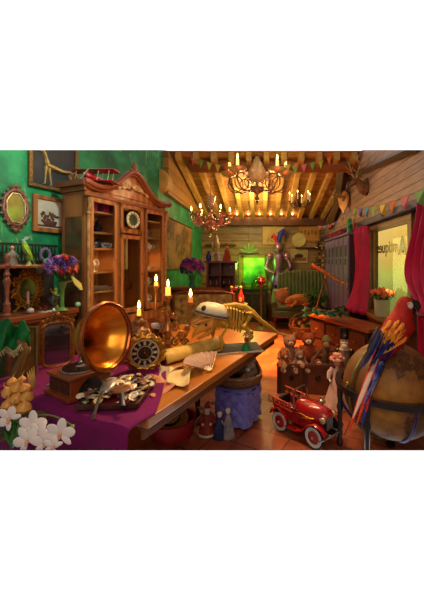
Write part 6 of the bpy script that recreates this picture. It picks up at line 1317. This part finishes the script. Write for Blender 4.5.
# macaw
YM = 2.42
M0 = at(396, 346, YM); t = thing('macaw', 'scarlet macaw with yellow and blue wings perched on the old globe', 'parrot', M0, 0)
def mp(px, py, Y=YM): return at(px, py, Y) - M0
mr = mat('scarlet_feathers', (214, 36, 22), .6, 0, (150, 16, 14), 26, .6, .3, 60); my_ = mat('golden_feathers', (244, 178, 30), .6, 0, (226, 110, 20), 30, .6, .3, 60); mb_ = mat('blue_feathers', (40, 60, 170), .5, 0, (22, 26, 100), 26, .6, .3, 60); mdk = mat('indigo_feathers', (30, 30, 80), .5)
b = MB(); b.tube([mp(404, 303), mp(403, 312), mp(399, 324), mp(393, 337), mp(384, 350), mp(374, 362)], [.058, .075, .105, .108, .075, .03], 18); b.ball(mp(405, 303), (.062, .06, .055)); b.ball(mp(405, 326), (.07, .08, .09))
b.build('body', mr, t, remesh=.006, smoothit=4)
MB().ball(mp(409.5, 305.5, YM - .045), (.03, .022, .032), 14, 10).build('white_face', mat('macaw_face', (240, 232, 220), .5, 0, (220, 200, 190), 20), t)
MB().ball(mp(408.5, 303.5, YM - .07), .008).build('eye', cream, t); MB().ball(mp(408.7, 303.6, YM - .077), .004).build('pupil', black, t)
MB().tube([mp(412, 303), mp(416, 303.5), mp(418.5, 307), mp(418, 312)], [.032, .032, .022, .004], 10).build('upper_beak', mat('beak_horn', (60, 54, 52), .3, 0, (26, 24, 24), 8), t)
MB().tube([mp(411.5, 308), mp(415, 311), mp(414, 314)], [.022, .016, .005], 8).build('lower_beak', black, t)
rr = random.Random(21)
def feather(b, a, e, w, bow=.01):
    a, e = Vector(a), Vector(e); m_ = a.lerp(e, .55) + Vector((0, -bow, 0)); b.tube([a, a.lerp(m_, .5), m_, e], [w * .5, w, w, w * .15], 7, flat=.25)
for i in range(26):                                 # golden coverts
    u = rr.random(); v = rr.random(); px = 383 + 22 * u - 5 * v; py = 322 + 22 * v + 2 * (1 - u); a = mp(px + 3, py - 4, YM - .115 + .07 * abs(u - .5)); b = MB(); feather(b, a, a + Vector((-.05, -.0, -.07)), .018); b.build('golden_covert', my_, t)
for i in range(8):
    px = 404 - i * 2.2; py = 340 + i * 1.3; a = mp(px + 2, py - 3, YM - .10); b = MB(); feather(b, a, a + Vector((-.06, 0, -.06)), .02); b.build('golden_covert', my_, t)
for i in range(13):                                 # blue flight feathers of the wing towards us
    q = i / 12; a = mp(396 - 16 * q, 345 - 16 * q, YM - .11 + .02 * q); e = mp(384 - 22 * q + 4 * math.sin(i), 359 + 10 * q, YM - .08); b = MB(); feather(b, a, e, .022, .012); b.build('blue_flight_feather', mb_ if i % 3 else mdk, t)
for i in range(6):
    a = mp(378 - i, 326 + i * 5, YM - .05); e = mp(368 - i * 1.5, 344 + i * 5, YM - .05); b = MB(); feather(b, a, e, .018); b.build('dark_scapular', mdk, t)
for i, (x0, x1, y1, m_) in enumerate(((374, 349, 431, mr), (377, 353, 418, mat('pale_feather', (220, 190, 190), .6)), (380, 361, 428, mb_), (376, 366, 412, mr), (383, 364, 404, mb_), (378, 357, 424, mr), (385, 371, 396, mdk))):
    b = MB(); a = mp(x0, 358, YM - .03); e = mp(x1, y1, 2.08 + .01 * i); m2 = mp(x0 * .62 + x1 * .38, 358 * .62 + y1 * .38, 2.22 + .01 * i); b.tube([a, m2, m2.lerp(e, .5), e], [.014, .019, .017, .004], 7, flat=.3); b.build('tail_feather', m_, t)
for s in (-1, 1): MB().tube([mp(396 + s * 4, 340), mp(397 + s * 4, 347)], [.018, .012], 8).tube([mp(394 + s * 4, 348, YM - .03), mp(397 + s * 4, 347), mp(400 + s * 4, 349, YM - .02)], .008, 6).build('foot', mat('claw_grey', (70, 62, 60), .5), t)

# ------------------------------------------------------------------ red pedal fire truck
car = Vector((.412, 2.80, 0)); t = thing('toy_fire_truck', 'red metal pedal fire truck with orange ladders and white ringed wheels', 'toy car', car, R(-44))
rd = red
b = MB()                                            # tub with cockpit
b.bb((-.30, -.10, .12), (-.02, .10, .135)); b.bb((-.30, -.11, .12), (-.02, -.095, .25)); b.bb((-.30, .095, .12), (-.02, .11, .25)); b.bb((-.31, -.11, .12), (-.29, .11, .25)); b.build('rear_body', rd, t, bevel=.004, smooth=False)
b = MB(); b.tube([(-.06, 0, .20), (.02, 0, .215), (.12, 0, .225), (.22, 0, .22), (.235, 0, .21)], [.105, .108, .098, .085, .07], 20); b.bb((-.06, -.09, .11), (.23, .09, .2)); b.build('hood', rd, t)
MB().lathe([(0, 0), (.075, 0), (.08, .012), (0, .018)], (.232, 0, .205), 20, rot=(0, R(90), 0), sy=.9, sx=1.15).build('radiator', mat('dark_grille', (70, 56, 60), .35, .7, (30, 24, 28), 40), t)
for i in range(7): MB().cyl((.252, -.045 + i * .015, .14), (.252, -.045 + i * .015, .27), .0025, n=5).build('grille_bar', silver, t)
MB().tube([(-.05, -.105, .25), (-.07, -.105, .36), (-.08, -.08, .405), (-.08, .08, .405), (-.07, .105, .36), (-.05, .105, .25)], .009, 8).build('windshield_frame', mat('chrome_pink', (200, 150, 150), .2, .8, (130, 90, 90), 10), t)
MB().ring((-.12, 0, .30), .05, .006, 20, 6, rot=(0, 0, R(90))).cyl((-.12, 0, .30), (-.05, 0, .24), .006).build('steering_wheel', black, t)
MB().box((-.2, 0, .17), (.11, .15, .05)).box((-.26, 0, .23), (.03, .15, .12)).build('seat', mat('dark_seat', (40, 34, 34), .5), t, bevel=.012)
for s in (-1, 1):
    fz = MB(); fz.tube([(-.32, s * .13, .14), (-.29, s * .135, .19), (-.22, s * .135, .215), (-.15, s * .135, .18), (-.12, s * .13, .12)], .03, 8, flat=.35); fz.build('rear_fender', rd, t)
    fz = MB(); fz.tube([(.29, s * .13, .14), (.26, s * .135, .185), (.19, s * .135, .205), (.12, s * .135, .17), (.06, s * .13, .10), (.0, s * .13, .085)], .03, 8, flat=.35); fz.build('front_fender', rd, t)
    MB().bb((-.13, s * .13 - .03, .075), (.02, s * .13 + .03, .09)).build('running_board', rd, t, bevel=.003)
    hl = MB().lathe([(.01, -.03), (.025, -.01), (.028, .01), (.02, .012), (0, .014)], (.235, s * .085, .235), 16, rot=(0, R(90), 0)).build('headlight', silver, t); MB().ball((.25, s * .085, .235), (.006, .02, .02)).build('lens', cream, hl)
    ld = MB(); ld.tube([(-.36, s * .135, .30), (-.06, s * .135, .285)], .0085, 6); ld.tube([(-.36, s * .135, .245), (-.06, s * .135, .23)], .0085, 6)
    for i in range(5): x = -.34 + i * .064; ld.cyl((x, s * .135, .245), (x, s * .135, .30), .006, n=6)
    ld.build('ladder', mat('orange_ladder', (220, 90, 50), .4, 0, (180, 60, 34), 8), t)
    for x in (-.3, -.1): MB().cyl((x, s * .112, .2), (x, s * .135, .3), .006, n=6).build('ladder_bracket', rd, t)
    for x in (-.2, .18):
        w = MB().lathe([(.055, -.014), (.09, -.016), (.096, 0), (.09, .016), (.055, .014)], (x, s * .135, .096), 28, rot=(R(90), 0, 0)).build('wheel', mat('tyre_rubber', (30, 28, 30), .7), t)
        MB().lathe([(.055, 0), (.078, .004), (.082, 0), (.08, -.004), (.055, 0)], (x, s * (.135 + .016), .096), 28, rot=(R(90), 0, 0), cap=False).build('white_ring', mat('white_wall', (230, 224, 220), .5), w, solid=.004)
        MB().lathe([(0, .0), (.055, 0), (.05, .01 ), (.0, .016)], (x, s * .142, .096), 24, rot=(R(90 * -s), 0, 0)).build('hub_disc', rd, w); MB().ball((x, s * .162, .096), .012).build('hub_cap', silver, w)
for y in (-.06, .06): MB().cyl((.2, y, .12), (.30, y, .12), .006, n=6).build('bumper_bracket', silver, t)
MB().tube([(.27, -.19, .115), (.31, -.1, .125), (.32, 0, .125), (.31, .1, .125), (.27, .19, .115)], .011, 8, flat=.6).build('bumper', mat('bumper_chrome', (210, 200, 205), .2, .8, (120, 110, 116), 8), t)
MB().lathe([(.02, 0), (.03, .01), (.028, .03), (.01, .045), (.012, .06)], (.13, .07, .3), 14).build('bell', silver, t)
MB().tube([(-.04, -.112, .225), (.03, -.113, .235), (.1, -.105, .22), (.15, -.098, .225)], .004, 5).tube([(-.02, -.113, .205), (.05, -.112, .21), (.12, -.102, .2)], .003, 5).build('gold_striping', brass, t)
for x in (-.2, .18): MB().cyl((x, -.13, .096), (x, .13, .096), .008, n=8).build('axle', iron, t)

# ------------------------------------------------------------------ trunk with stuffed toys
TC = Vector((.54, 3.85, 0)); t = thing('toy_chest', 'open dark wooden trunk with iron fittings, filled with stuffed toys', 'chest', TC, R(-6))
tm = mat('trunk_wood', (120, 66, 40), .5, 0, (70, 38, 26), 6, .8)
b = MB(); b.bb((-.33, -.22, 0), (.33, -.19, .36)).bb((-.33, .19, 0), (.33, .22, .36)).bb((-.33, -.2, 0), (-.30, .2, .36)).bb((.30, -.2, 0), (.33, .2, .36)).bb((-.33, -.2, 0), (.33, .2, .03)); b.build('trunk_body', tm, t, smooth=False, bevel=.006)
for x in (-.31, 0, .31): MB().bb((x - .025, -.232, 0), (x + .025, -.218, .37)).build('strap', mat('trunk_strap', (70, 46, 36), .5, .2), t, smooth=False, bevel=.002)
MB().bb((-.34, -.235, .33), (.34, -.215, .37)).build('rim_board', tm, t, smooth=False, bevel=.004)
for x in (-.16, .16): q = MB().lathe([(0, 0), (.035, 0), (.03, .01), (0, .014)], (x, -.225, .2), 8, rot=(R(90), 0, 0)).build('lock_plate', iron, t); MB().ring((x, -.245, .18), .016, .004, 14, 5).build('lock_ring', iron, q)
MB().bb((-.28, -.18, .10), (.28, .18, .22)).build('lining', mat('trunk_lining', (90, 50, 40), .9), t, smooth=False)
tag(MB().tube([(.03, -.27, .40), (.2, -.27, .385), (.46, -.28, .355)], .012, 6, flat=.3).build('paper_knife', mat('steel_blade', (150, 120, 130), .3, .6), loc=TC), 'long pale blade lying along the front rim of the trunk', 'blade')
def teddy(name, label, loc, rz, m, m2, sc=1, rot=None, muzzle=True, group=None):
    t = thing(name, label, 'teddy bear', loc, rz, group, sc, rot=rot)
    b = MB(); b.ball((0, 0, .11), (.085, .07, .11), 16, 12); b.ball((0, -.005, .26), (.075, .068, .07), 16, 12)
    for s in (1, -1):
        b.tube([(s * .06, 0, .18), (s * .11, -.03, .13), (s * .12, -.06, .08)], [.032, .032, .034], 10); b.tube([(s * .05, -.02, .05), (s * .09, -.09, .03), (s * .10, -.14, .04)], [.045, .042, .042], 10); b.ball((s * .06, 0, .325), (.026, .016, .028))
    b.build('body', m, t, remesh=.007, smoothit=2)
    MB().ball((0, -.065, .245), (.034, .026, .026)).build('muzzle', m2, t); MB().ball((0, -.09, .255), (.01, .007, .008)).build('nose', black, t)
    for s in (1, -1): MB().ball((s * .027, -.062, .28), .008).build('eye', black, t); MB().ball((s * .1, -.182, .045), (.028, .006, .03)).build('foot_pad', m2, t)
    return t
def plush(n_, c_, c2_): return mat(n_, c_, .9, 0, c2_, 40, .6, .5, 80)
teddy('teddy_bear', 'large tan teddy bear sitting at the left end of the trunk', TC + Vector((-.19, -.04, .30)), R(8), plush('tan_plush', (190, 136, 104), (130, 84, 64)), plush('pale_plush', (220, 180, 140), (180, 136, 100)), 1.15)
teddy('teddy_bear', 'reddish brown teddy bear with white muzzle in the middle of the trunk', TC + Vector((.05, -.02, .32)), R(-5), plush('rust_plush', (176, 84, 40), (110, 46, 24)), plush('cream_plush', (230, 210, 180), (200, 176, 140)), 1.15)
teddy('teddy_bear', 'small grey beige teddy bear leaning in front of the tan bear', TC + Vector((-.08, -.15, .26)), R(10), plush('grey_plush', (160, 124, 110), (104, 76, 70)), plush('pale_plush', (0, 0, 0), (0, 0, 0)), .75)
teddy('teddy_bear', 'small orange bear slumped at the left front corner of the trunk', TC + Vector((-.27, -.14, .27)), R(30), plush('orange_plush', (190, 110, 60), (130, 66, 36)), plush('cream_plush', (0, 0, 0), (0, 0, 0)), .7)
t = thing('toy_monkey', 'long armed brown toy monkey slumped over the right side of the trunk', 'toy monkey', TC + Vector((.24, -.06, .28)), R(-10), sc=1.1)
b = MB(); b.tube([(0, 0, 0), (0, 0, .12), (.02, 0, .22)], [.06, .065, .04], 12); b.ball((.03, -.01, .28), (.055, .052, .055)); b.tube([(-.03, -.02, .2), (-.1, -.08, .12), (-.15, -.12, .04), (-.17, -.14, -.02)], [.024, .022, .02, .022], 8); b.tube([(.05, -.02, .2), (.12, -.05, .2), (.15, -.08, .28)], [.024, .02, .018], 8)
b.build('body', plush('monkey_plush', (120, 80, 54), (70, 44, 32)), t, remesh=.007, smoothit=2); MB().ball((.03, -.05, .265), (.036, .02, .036)).build('face', plush('monkey_face', (210, 160, 120), (170, 120, 90)), t); MB().lathe([(.06, .30), (.05, .33), (.02, .36), (0, .365)], (.03, -.005, 0), 14).build('cap', mat('olive_cap', (120, 110, 60), .8), t)
for s in (1, -1): MB().ball((.03 + s * .016, -.068, .28), .006).build('eye', black, t)

# porcelain doll and nutcracker
t = thing('porcelain_doll', 'porcelain doll in a long pale pink lace dress and feathered bonnet beside the globe', 'doll', (.83, 3.32, 0), R(-12), sc=1.03)
dr = mat('pale_pink_dress', (232, 200, 190), .7, 0, (190, 150, 150), 14, .6, .3)
MB().lathe([(.13, 0), (.14, .01), (.11, .12), (.07, .25), (.045, .33)], n=36, wob=lambda j, i: 1 + .06 * math.sin(j * 1.4) * (i < 4)).build('skirt', dr, t)
MB().tube([(0, 0, .32), (0, 0, .36), (0, 0, .41)], [.042, .055, .04], 14).build('bodice', dr, t)
for s in (1, -1): MB().tube([(s * .045, 0, .41), (s * .08, -.01, .36), (s * .09, -.05, .31)], [.024, .03, .018], 8).build('sleeve', dr, t)
b = MB(); b.tube([(0, 0, .39), (0, 0, .46)], [.018, .018], 8); b.ball((0, -.005, .485), (.042, .042, .048), 16, 12); b.ball((0, -.047, .48), .007)
for s in (1, -1): MB().tube([(s * .085, -.045, .315), (s * .07, -.08, .29)], [.012, .01], 7).build('hand', MATS['bisque_'] if 'bisque_' in MATS else mat('bisque_', (236, 196, 176), .4), t)
b.build('head', mat('bisque', (236, 196, 176), .4, 0, (214, 160, 140), 10), t)
for s in (1, -1): MB().ball((s * .016, -.045, .492), .0055).build('eye', black, t)
MB().ball((0, -.047, .465), (.008, .004, .004)).build('lips', f_red, t)
b = MB(); b.ball((0, .012, .495), (.05, .045, .05))
for i in range(10): a = R(18 * i); b.tube([(.048 * math.cos(a), .01, .5), (.058 * math.cos(a), .005, .45), (.05 * math.cos(a), -.0, .40)], [.014, .015, .008], 6)
b.build('hair', mat('doll_hair', (150, 84, 50), .7, 0, (90, 46, 30), 20), t)
MB().lathe([(.085, .51), (.08, .525), (.05, .53), (.045, .57), (.0, .58)], n=24, wob=lambda j, i: 1 + .05 * math.sin(j * 2)).build('bonnet', mat('straw_rose', (220, 170, 130), .7, 0, (180, 110, 90), 20), t)
MB().ball((.04, -.05, .545), .022).build('bonnet_rose', f_pink, t); MB().ball((-.03, -.055, .54), .018).build('bonnet_rose', f_pink, t)
t = thing('nutcracker', 'tall wooden nutcracker soldier in silver and black behind the doll', 'nutcracker', (.965, 3.52, 0), R(-10), sc=1.04)
NZ = .0
MB().box((0, 0, .03), (.16, .14, .06)).build('base', wood_d, t, bevel=.005)
for s in (1, -1): MB().tube([(s * .035, 0, .06), (s * .035, 0, .28), (s * .035, 0, .40)], [.032, .03, .035], 12).build('leg', black, t); MB().tube([(s * .035, -.01, .07), (s * .035, -.05, .075)], .028, 8).build('boot', black, t)
MB().lathe([(.05, .38), (.075, .40), (.065, .48), (.07, .56), (.04, .58)], n=18).build('torso', mat('silver_tunic', (190, 170, 150), .35, .4, (120, 90, 70), 14), t)
for s in (1, -1): MB().tube([(s * .075, 0, .56), (s * .095, 0, .47), (s * .085, -.02, .38)], [.028, .026, .024], 10).ball((s * .085, -.02, .365), .024).build('arm', mat('tunic_dark', (60, 44, 50), .4), t); MB().lathe([(.035, .555), (.03, .57), (0, .575)], (s * .075, 0, 0), 12).build('epaulette', brass, t)
MB().tube([(0, 0, .58), (0, 0, .61), (0, 0, .68)], [.04, .046, .044], 16).build('head', mat('nutcracker_face', (226, 180, 150), .4, 0, (200, 140, 110), 8), t)
MB().ball((0, -.035, .60), (.035, .025, .035)).tube([(-.035, -.035, .635), (0, -.048, .64), (.035, -.035, .635)], .009, 6).build('white_beard', white, t)
for s in (1, -1): MB().ball((s * .017, -.042, .66), .007).build('eye', black, t)
MB().lathe([(.05, .675), (.052, .69), (.047, .70), (.052, .80), (.0, .81)], n=18).build('tall_hat', black, t); MB().ring((0, -.05, .73), .014, .004, 14, 5).build('hat_badge', brass, t)
for z in (.43, .47, .51, .55): MB().ball((0, -.07, z), .007).build('button', brass, t)

# ------------------------------------------------------------------ ottoman with pet basket and cat, under the table edge
oc = Vector((-.235, 3.02, 0)); orz = R(-23.6)
t = thing('blue_ottoman', 'tufted periwinkle blue ottoman standing beside the table', 'ottoman', oc, orz)
om = mat('periwinkle_velvet', (124, 124, 216), .6, 0, (100, 92, 184), 3, .8, sheen=.3)
def tuft(s1, s2, axis):
    def f(u, v):
        q = 2.5; bx_ = abs(math.sin((u * q + v * q) * math.pi / 1)) * abs(math.sin((u * q - v * q) * math.pi / 1)); return .03 * math.sqrt(bx_ + .0)
    return f
tf = tuft(0, 0, 0); b = MB(); W2, D2, Hh = .168, .168, .36
for k4 in range(4):
    c_, s_ = math.cos(k4 * math.pi / 2), math.sin(k4 * math.pi / 2)
    b.grid(lambda u, v: ((lambda x, y: (x * c_ - y * s_, x * s_ + y * c_, .04 + v * (Hh - .04)))((u - .5) * 2 * W2, -D2 - tf(u, v) * max(0, math.sin(u * 3.1416)) ** .3)), 28, 28)
b.build('tufted_sides', om, t)
MB().lathe([(.17 * 1.35, Hh - .01), (.18 * 1.38, Hh), (.17 * 1.35, Hh + .02), (0, Hh + .03)], n=4, rot=(0, 0, R(45))).build('top_cushion', om, t, bevel=.012)
for k4 in range(4):
    for u, v in ((.5, .5), (.3, .28), (.7, .28), (.3, .72), (.7, .72)):
        x, y = (u - .5) * 2 * W2, -D2 - .004; c_, s_ = math.cos(k4 * math.pi / 2), math.sin(k4 * math.pi / 2); MB().ball((x * c_ - y * s_, x * s_ + y * c_, .04 + v * (Hh - .04)), .007, 8, 6).build('button', mat('indigo_button', (60, 56, 130), .5), t)
for x in (-1, 1):
    for y in (-1, 1): MB().cyl((x * .13, y * .13, 0), (x * .13, y * .13, .05), .015, .02, 10).build('foot', wood_d, t)
bz = Hh + .032; t = thing('pet_basket', 'round wicker pet basket with hooded back on top of the blue ottoman', 'basket', oc + Vector((.0, 0, bz)), R(-20), sc=1.15)
wk2 = mat('wicker', (150, 104, 60), .6, 0, (76, 50, 32), 50, .4, .5, 70, stretch=(1, 1, 3))
b = MB(); b.grid(lambda u, v: (lambda a, r, h: (r * math.cos(a), r * math.sin(a) * .85, h))(u * 6.2832, .15 + .055 * math.sin(v * 2.2), v * (.085 + .16 * max(0, math.sin(u * 6.2832 - .3)) ** 2)), 48, 12); b.build('wicker_wall', wk2, t, solid=.012)
MB().lathe([(.16, 0), (.16, .012), (0, .014)], n=30, sy=.85).build('bottom', wk2, t)
MB().tube([((.2) * math.cos(R(7.5 * i)), .2 * .85 * math.sin(R(7.5 * i)), .088 + .16 * max(0, math.sin(R(7.5 * i) - .3)) ** 2) for i in range(48)], .012, 8, closed=True).build('braided_rim', mat('pale_wicker', (186, 136, 96), .5, 0, (120, 80, 56), 40), t)
MB().lathe([(0, .015), (.15, .015), (.14, .05), (0, .05)], n=24, sy=.85).build('pad', mat('dark_pad', (60, 50, 44), .9), t)
t = thing('tabby_cat', 'grey brown tabby cat curled up in the wicker pet basket', 'cat', oc + Vector((-.0, -.03, bz + .055)), R(-15), sc=1.3)
cf_ = mat('tabby_fur', (176, 152, 126), .85, 0, (92, 76, 62), 34, .4, .4, 70, stretch=(3, 1, 1))
b = MB(); b.tube([(-.1, .03, .05), (-.02, .05, .07), (.07, .04, .06), (.11, 0, .06)], [.055, .07, .06, .045], 14); b.ball((.1, -.03, .12), (.045, .042, .04), 14, 10); b.tube([(.1, -.06, .105), (.1, -.08, .098)], [.022, .014], 8)
b.tube([(.08, 0, .04), (.05, -.08, .02), (.02, -.1, .02)], [.03, .02, .018], 8); b.tube([(-.1, .0, .04), (-.13, -.06, .03), (-.06, -.11, .025), (.0, -.12, .025)], [.035, .022, .018, .01], 8)
for s in (1, -1): b.tube([(.1 + s * .026, -.015, .145), (.1 + s * .034, -.01, .185)], [.018, .003], 6)
b.build('body', cf_, t, remesh=.005, smoothit=2)
MB().ball((.1, -.078, .098), (.018, .012, .013)).build('pale_muzzle', mat('pale_fur', (214, 200, 176), .8), t); MB().ball((.1, -.09, .104), (.006, .004, .004)).build('nose', f_pink, t)
for s in (1, -1): MB().ball((.1 + s * .018, -.066, .13), (.006, .004, .003)).build('eye', black, t)

# ------------------------------------------------------------------ floor: hat box, shoes, santa, figurine
t = thing('red_hat_box', 'open round red hat box on the floor under the near end of the table', 'hat box', (-.83, 2.80, 0), 0)
MB().lathe([(.18, 0), (.2, .13), (.212, .135), (.212, .15), (.19, .15), (.175, .015), (0, .012)], n=36).build('box_body', mat('crimson_box', (180, 34, 34), .5, 0, (130, 20, 26), 5), t)
t = thing('straw_hat', 'straw boater hat with wide dark ribbon lying in the red hat box', 'hat', (-.86, 2.80, .14), 0, rot=(R(22), R(10), 0))
MB().lathe([(.165, 0), (.168, .006), (.09, .01), (.085, .05), (.08, .058), (0, .06)], n=36, sx=1.0).build('hat_body', mat('straw', (196, 150, 72), .7, 0, (150, 104, 44), 60, .4, .4, 90), t)
MB().lathe([(.092, .01), (.088, .036)], n=36, cap=False).build('ribbon', mat('navy_ribbon', (24, 24, 44), .5), t, solid=.003)
p = on(199, 428, 0); 
pr = None
for i, (dx, l) in enumerate(((0, 'left pale strappy high heeled shoe on the floor under the table'), (.1, 'right pale strappy high heeled shoe standing on the floor next to its mate'))):
    if pr is None:
        t = thing('high_heel', l, 'shoe', p + Vector((-.04, 0, 0)), R(200), 'pair of pale high heeled shoes'); pr = t; sm = mat('pale_satin', (206, 190, 180), .35, 0, (160, 140, 136), 8)
        MB().tube([(.12, 0, .012), (.06, 0, .012), (.0, 0, .05), (-.06, 0, .105), (-.08, 0, .11)], [.02, .032, .026, .024, .022], 10, flat=.35).build('sole', sm, t)
        MB().tube([(-.075, 0, .105), (-.085, 0, .05), (-.08, 0, .0)], [.018, .01, .006], 8).build('heel', sm, t)
        MB().tube([(.1, -.03, .02), (.09, 0, .05), (.08, .03, .02)], .008, 6).build('toe_strap', sm, t); MB().tube([(-.08, 0, .12), (-.09, 0, .17), (-.05, .03, .19), (-.03, 0, .19), (-.05, -.03, .19), (-.09, 0, .17)], .007, 6).build('ankle_strap', sm, t)
    else: rep(pr, p + Vector((.07, .1, 0)), l, rz=R(188))
def santa(name, label, cat, loc, robe, trim_, hat):
    t = thing(name, label, cat, loc, R(5), sc=1.2)
    MB().lathe([(.065, 0), (.07, .01), (.055, .07), (.04, .14), (.025, .17)], n=18, wob=lambda j, i: 1 + .05 * math.sin(j * 2)).build('robe', robe, t)
    MB().lathe([(.068, 0), (.074, .008), (.068, .02)], n=18, cap=False).build('hem', trim_, t, solid=.004)
    MB().ball((0, -.005, .19), .024).build('head', MATS['bisque'], t)
    for s in (1, -1): MB().tube([(s * .03, 0, .15), (s * .055, -.02, .11), (s * .035, -.05, .10)], [.014, .016, .013], 8).build('sleeve', robe, t); MB().ball((s * .03, -.055, .10), .012).build('hand', MATS['bisque'], t)
    MB().ball((0, -.02, .172), (.02, .012, .022)).build('beard', trim_, t); MB().tube([(0, 0, .2), (0, .005, .23), (.012, .01, .25)], [.026, .016, .004], 10).build('hood', hat, t)
    return t
wt = mat('cream_trim', (226, 214, 200), .8); santa('santa_figurine', 'red robed bearded figurine standing on the floor left of the ottoman', 'figurine', Vector((-.51, 2.80, 0)), MATS['red_robe'], wt, MATS['red_robe'])
bl = mat('blue_robe', (50, 60, 110), .6, 0, (24, 30, 66), 14)
t = thing('porcelain_couple', 'blue and white porcelain couple figurine in front of the blue ottoman', 'figurine', (-.345, 2.74, 0), R(8), sc=1.15)
for x, h, m_ in ((-.035, .20, bl), (.03, .23, mat('silver_gown', (170, 160, 160), .5, 0, (90, 90, 120), 14))):
    MB().lathe([(.05, 0), (.055, .01), (.04, .08), (.024, h * .65), (.012, h * .78)], (x, 0, 0), 16, wob=lambda j, i: 1 + .07 * math.sin(j * 2.2)).build('gown', m_, t); MB().ball((x, 0, h * .78 + .022), .019).build('head', MATS['bisque'], t); MB().ball((x, .006, h * .78 + .032), (.021, .02, .016)).build('hair', white, t)
MB().tube([(-.02, -.02, .14), (.0, -.05, .12), (.02, -.02, .15)], .009, 6).build('joined_arms', MATS['silver_gown'], t)

# ------------------------------------------------------------------ end the few things that run out of view at the edge of the built room
bpy.context.view_layer.update()
for o in CROP:
    M = o.matrix_world; bm = bmesh.new(); bm.from_mesh(o.data); bm.transform(M)
    for co, no in (((0, 0, H), Vector((0, -.3733, 1))), ((0, 0, H), Vector((0, -.6267, -1)))):
        g = bmesh.ops.bisect_plane(bm, geom=bm.verts[:] + bm.edges[:] + bm.faces[:], plane_co=co, plane_no=no.normalized(), clear_outer=True)
        ed = [e for e in g['geom_cut'] if isinstance(e, bmesh.types.BMEdge)]
        if ed: bmesh.ops.holes_fill(bm, edges=ed, sides=0)
    bm.transform(M.inverted()); bm.to_mesh(o.data); bm.free()
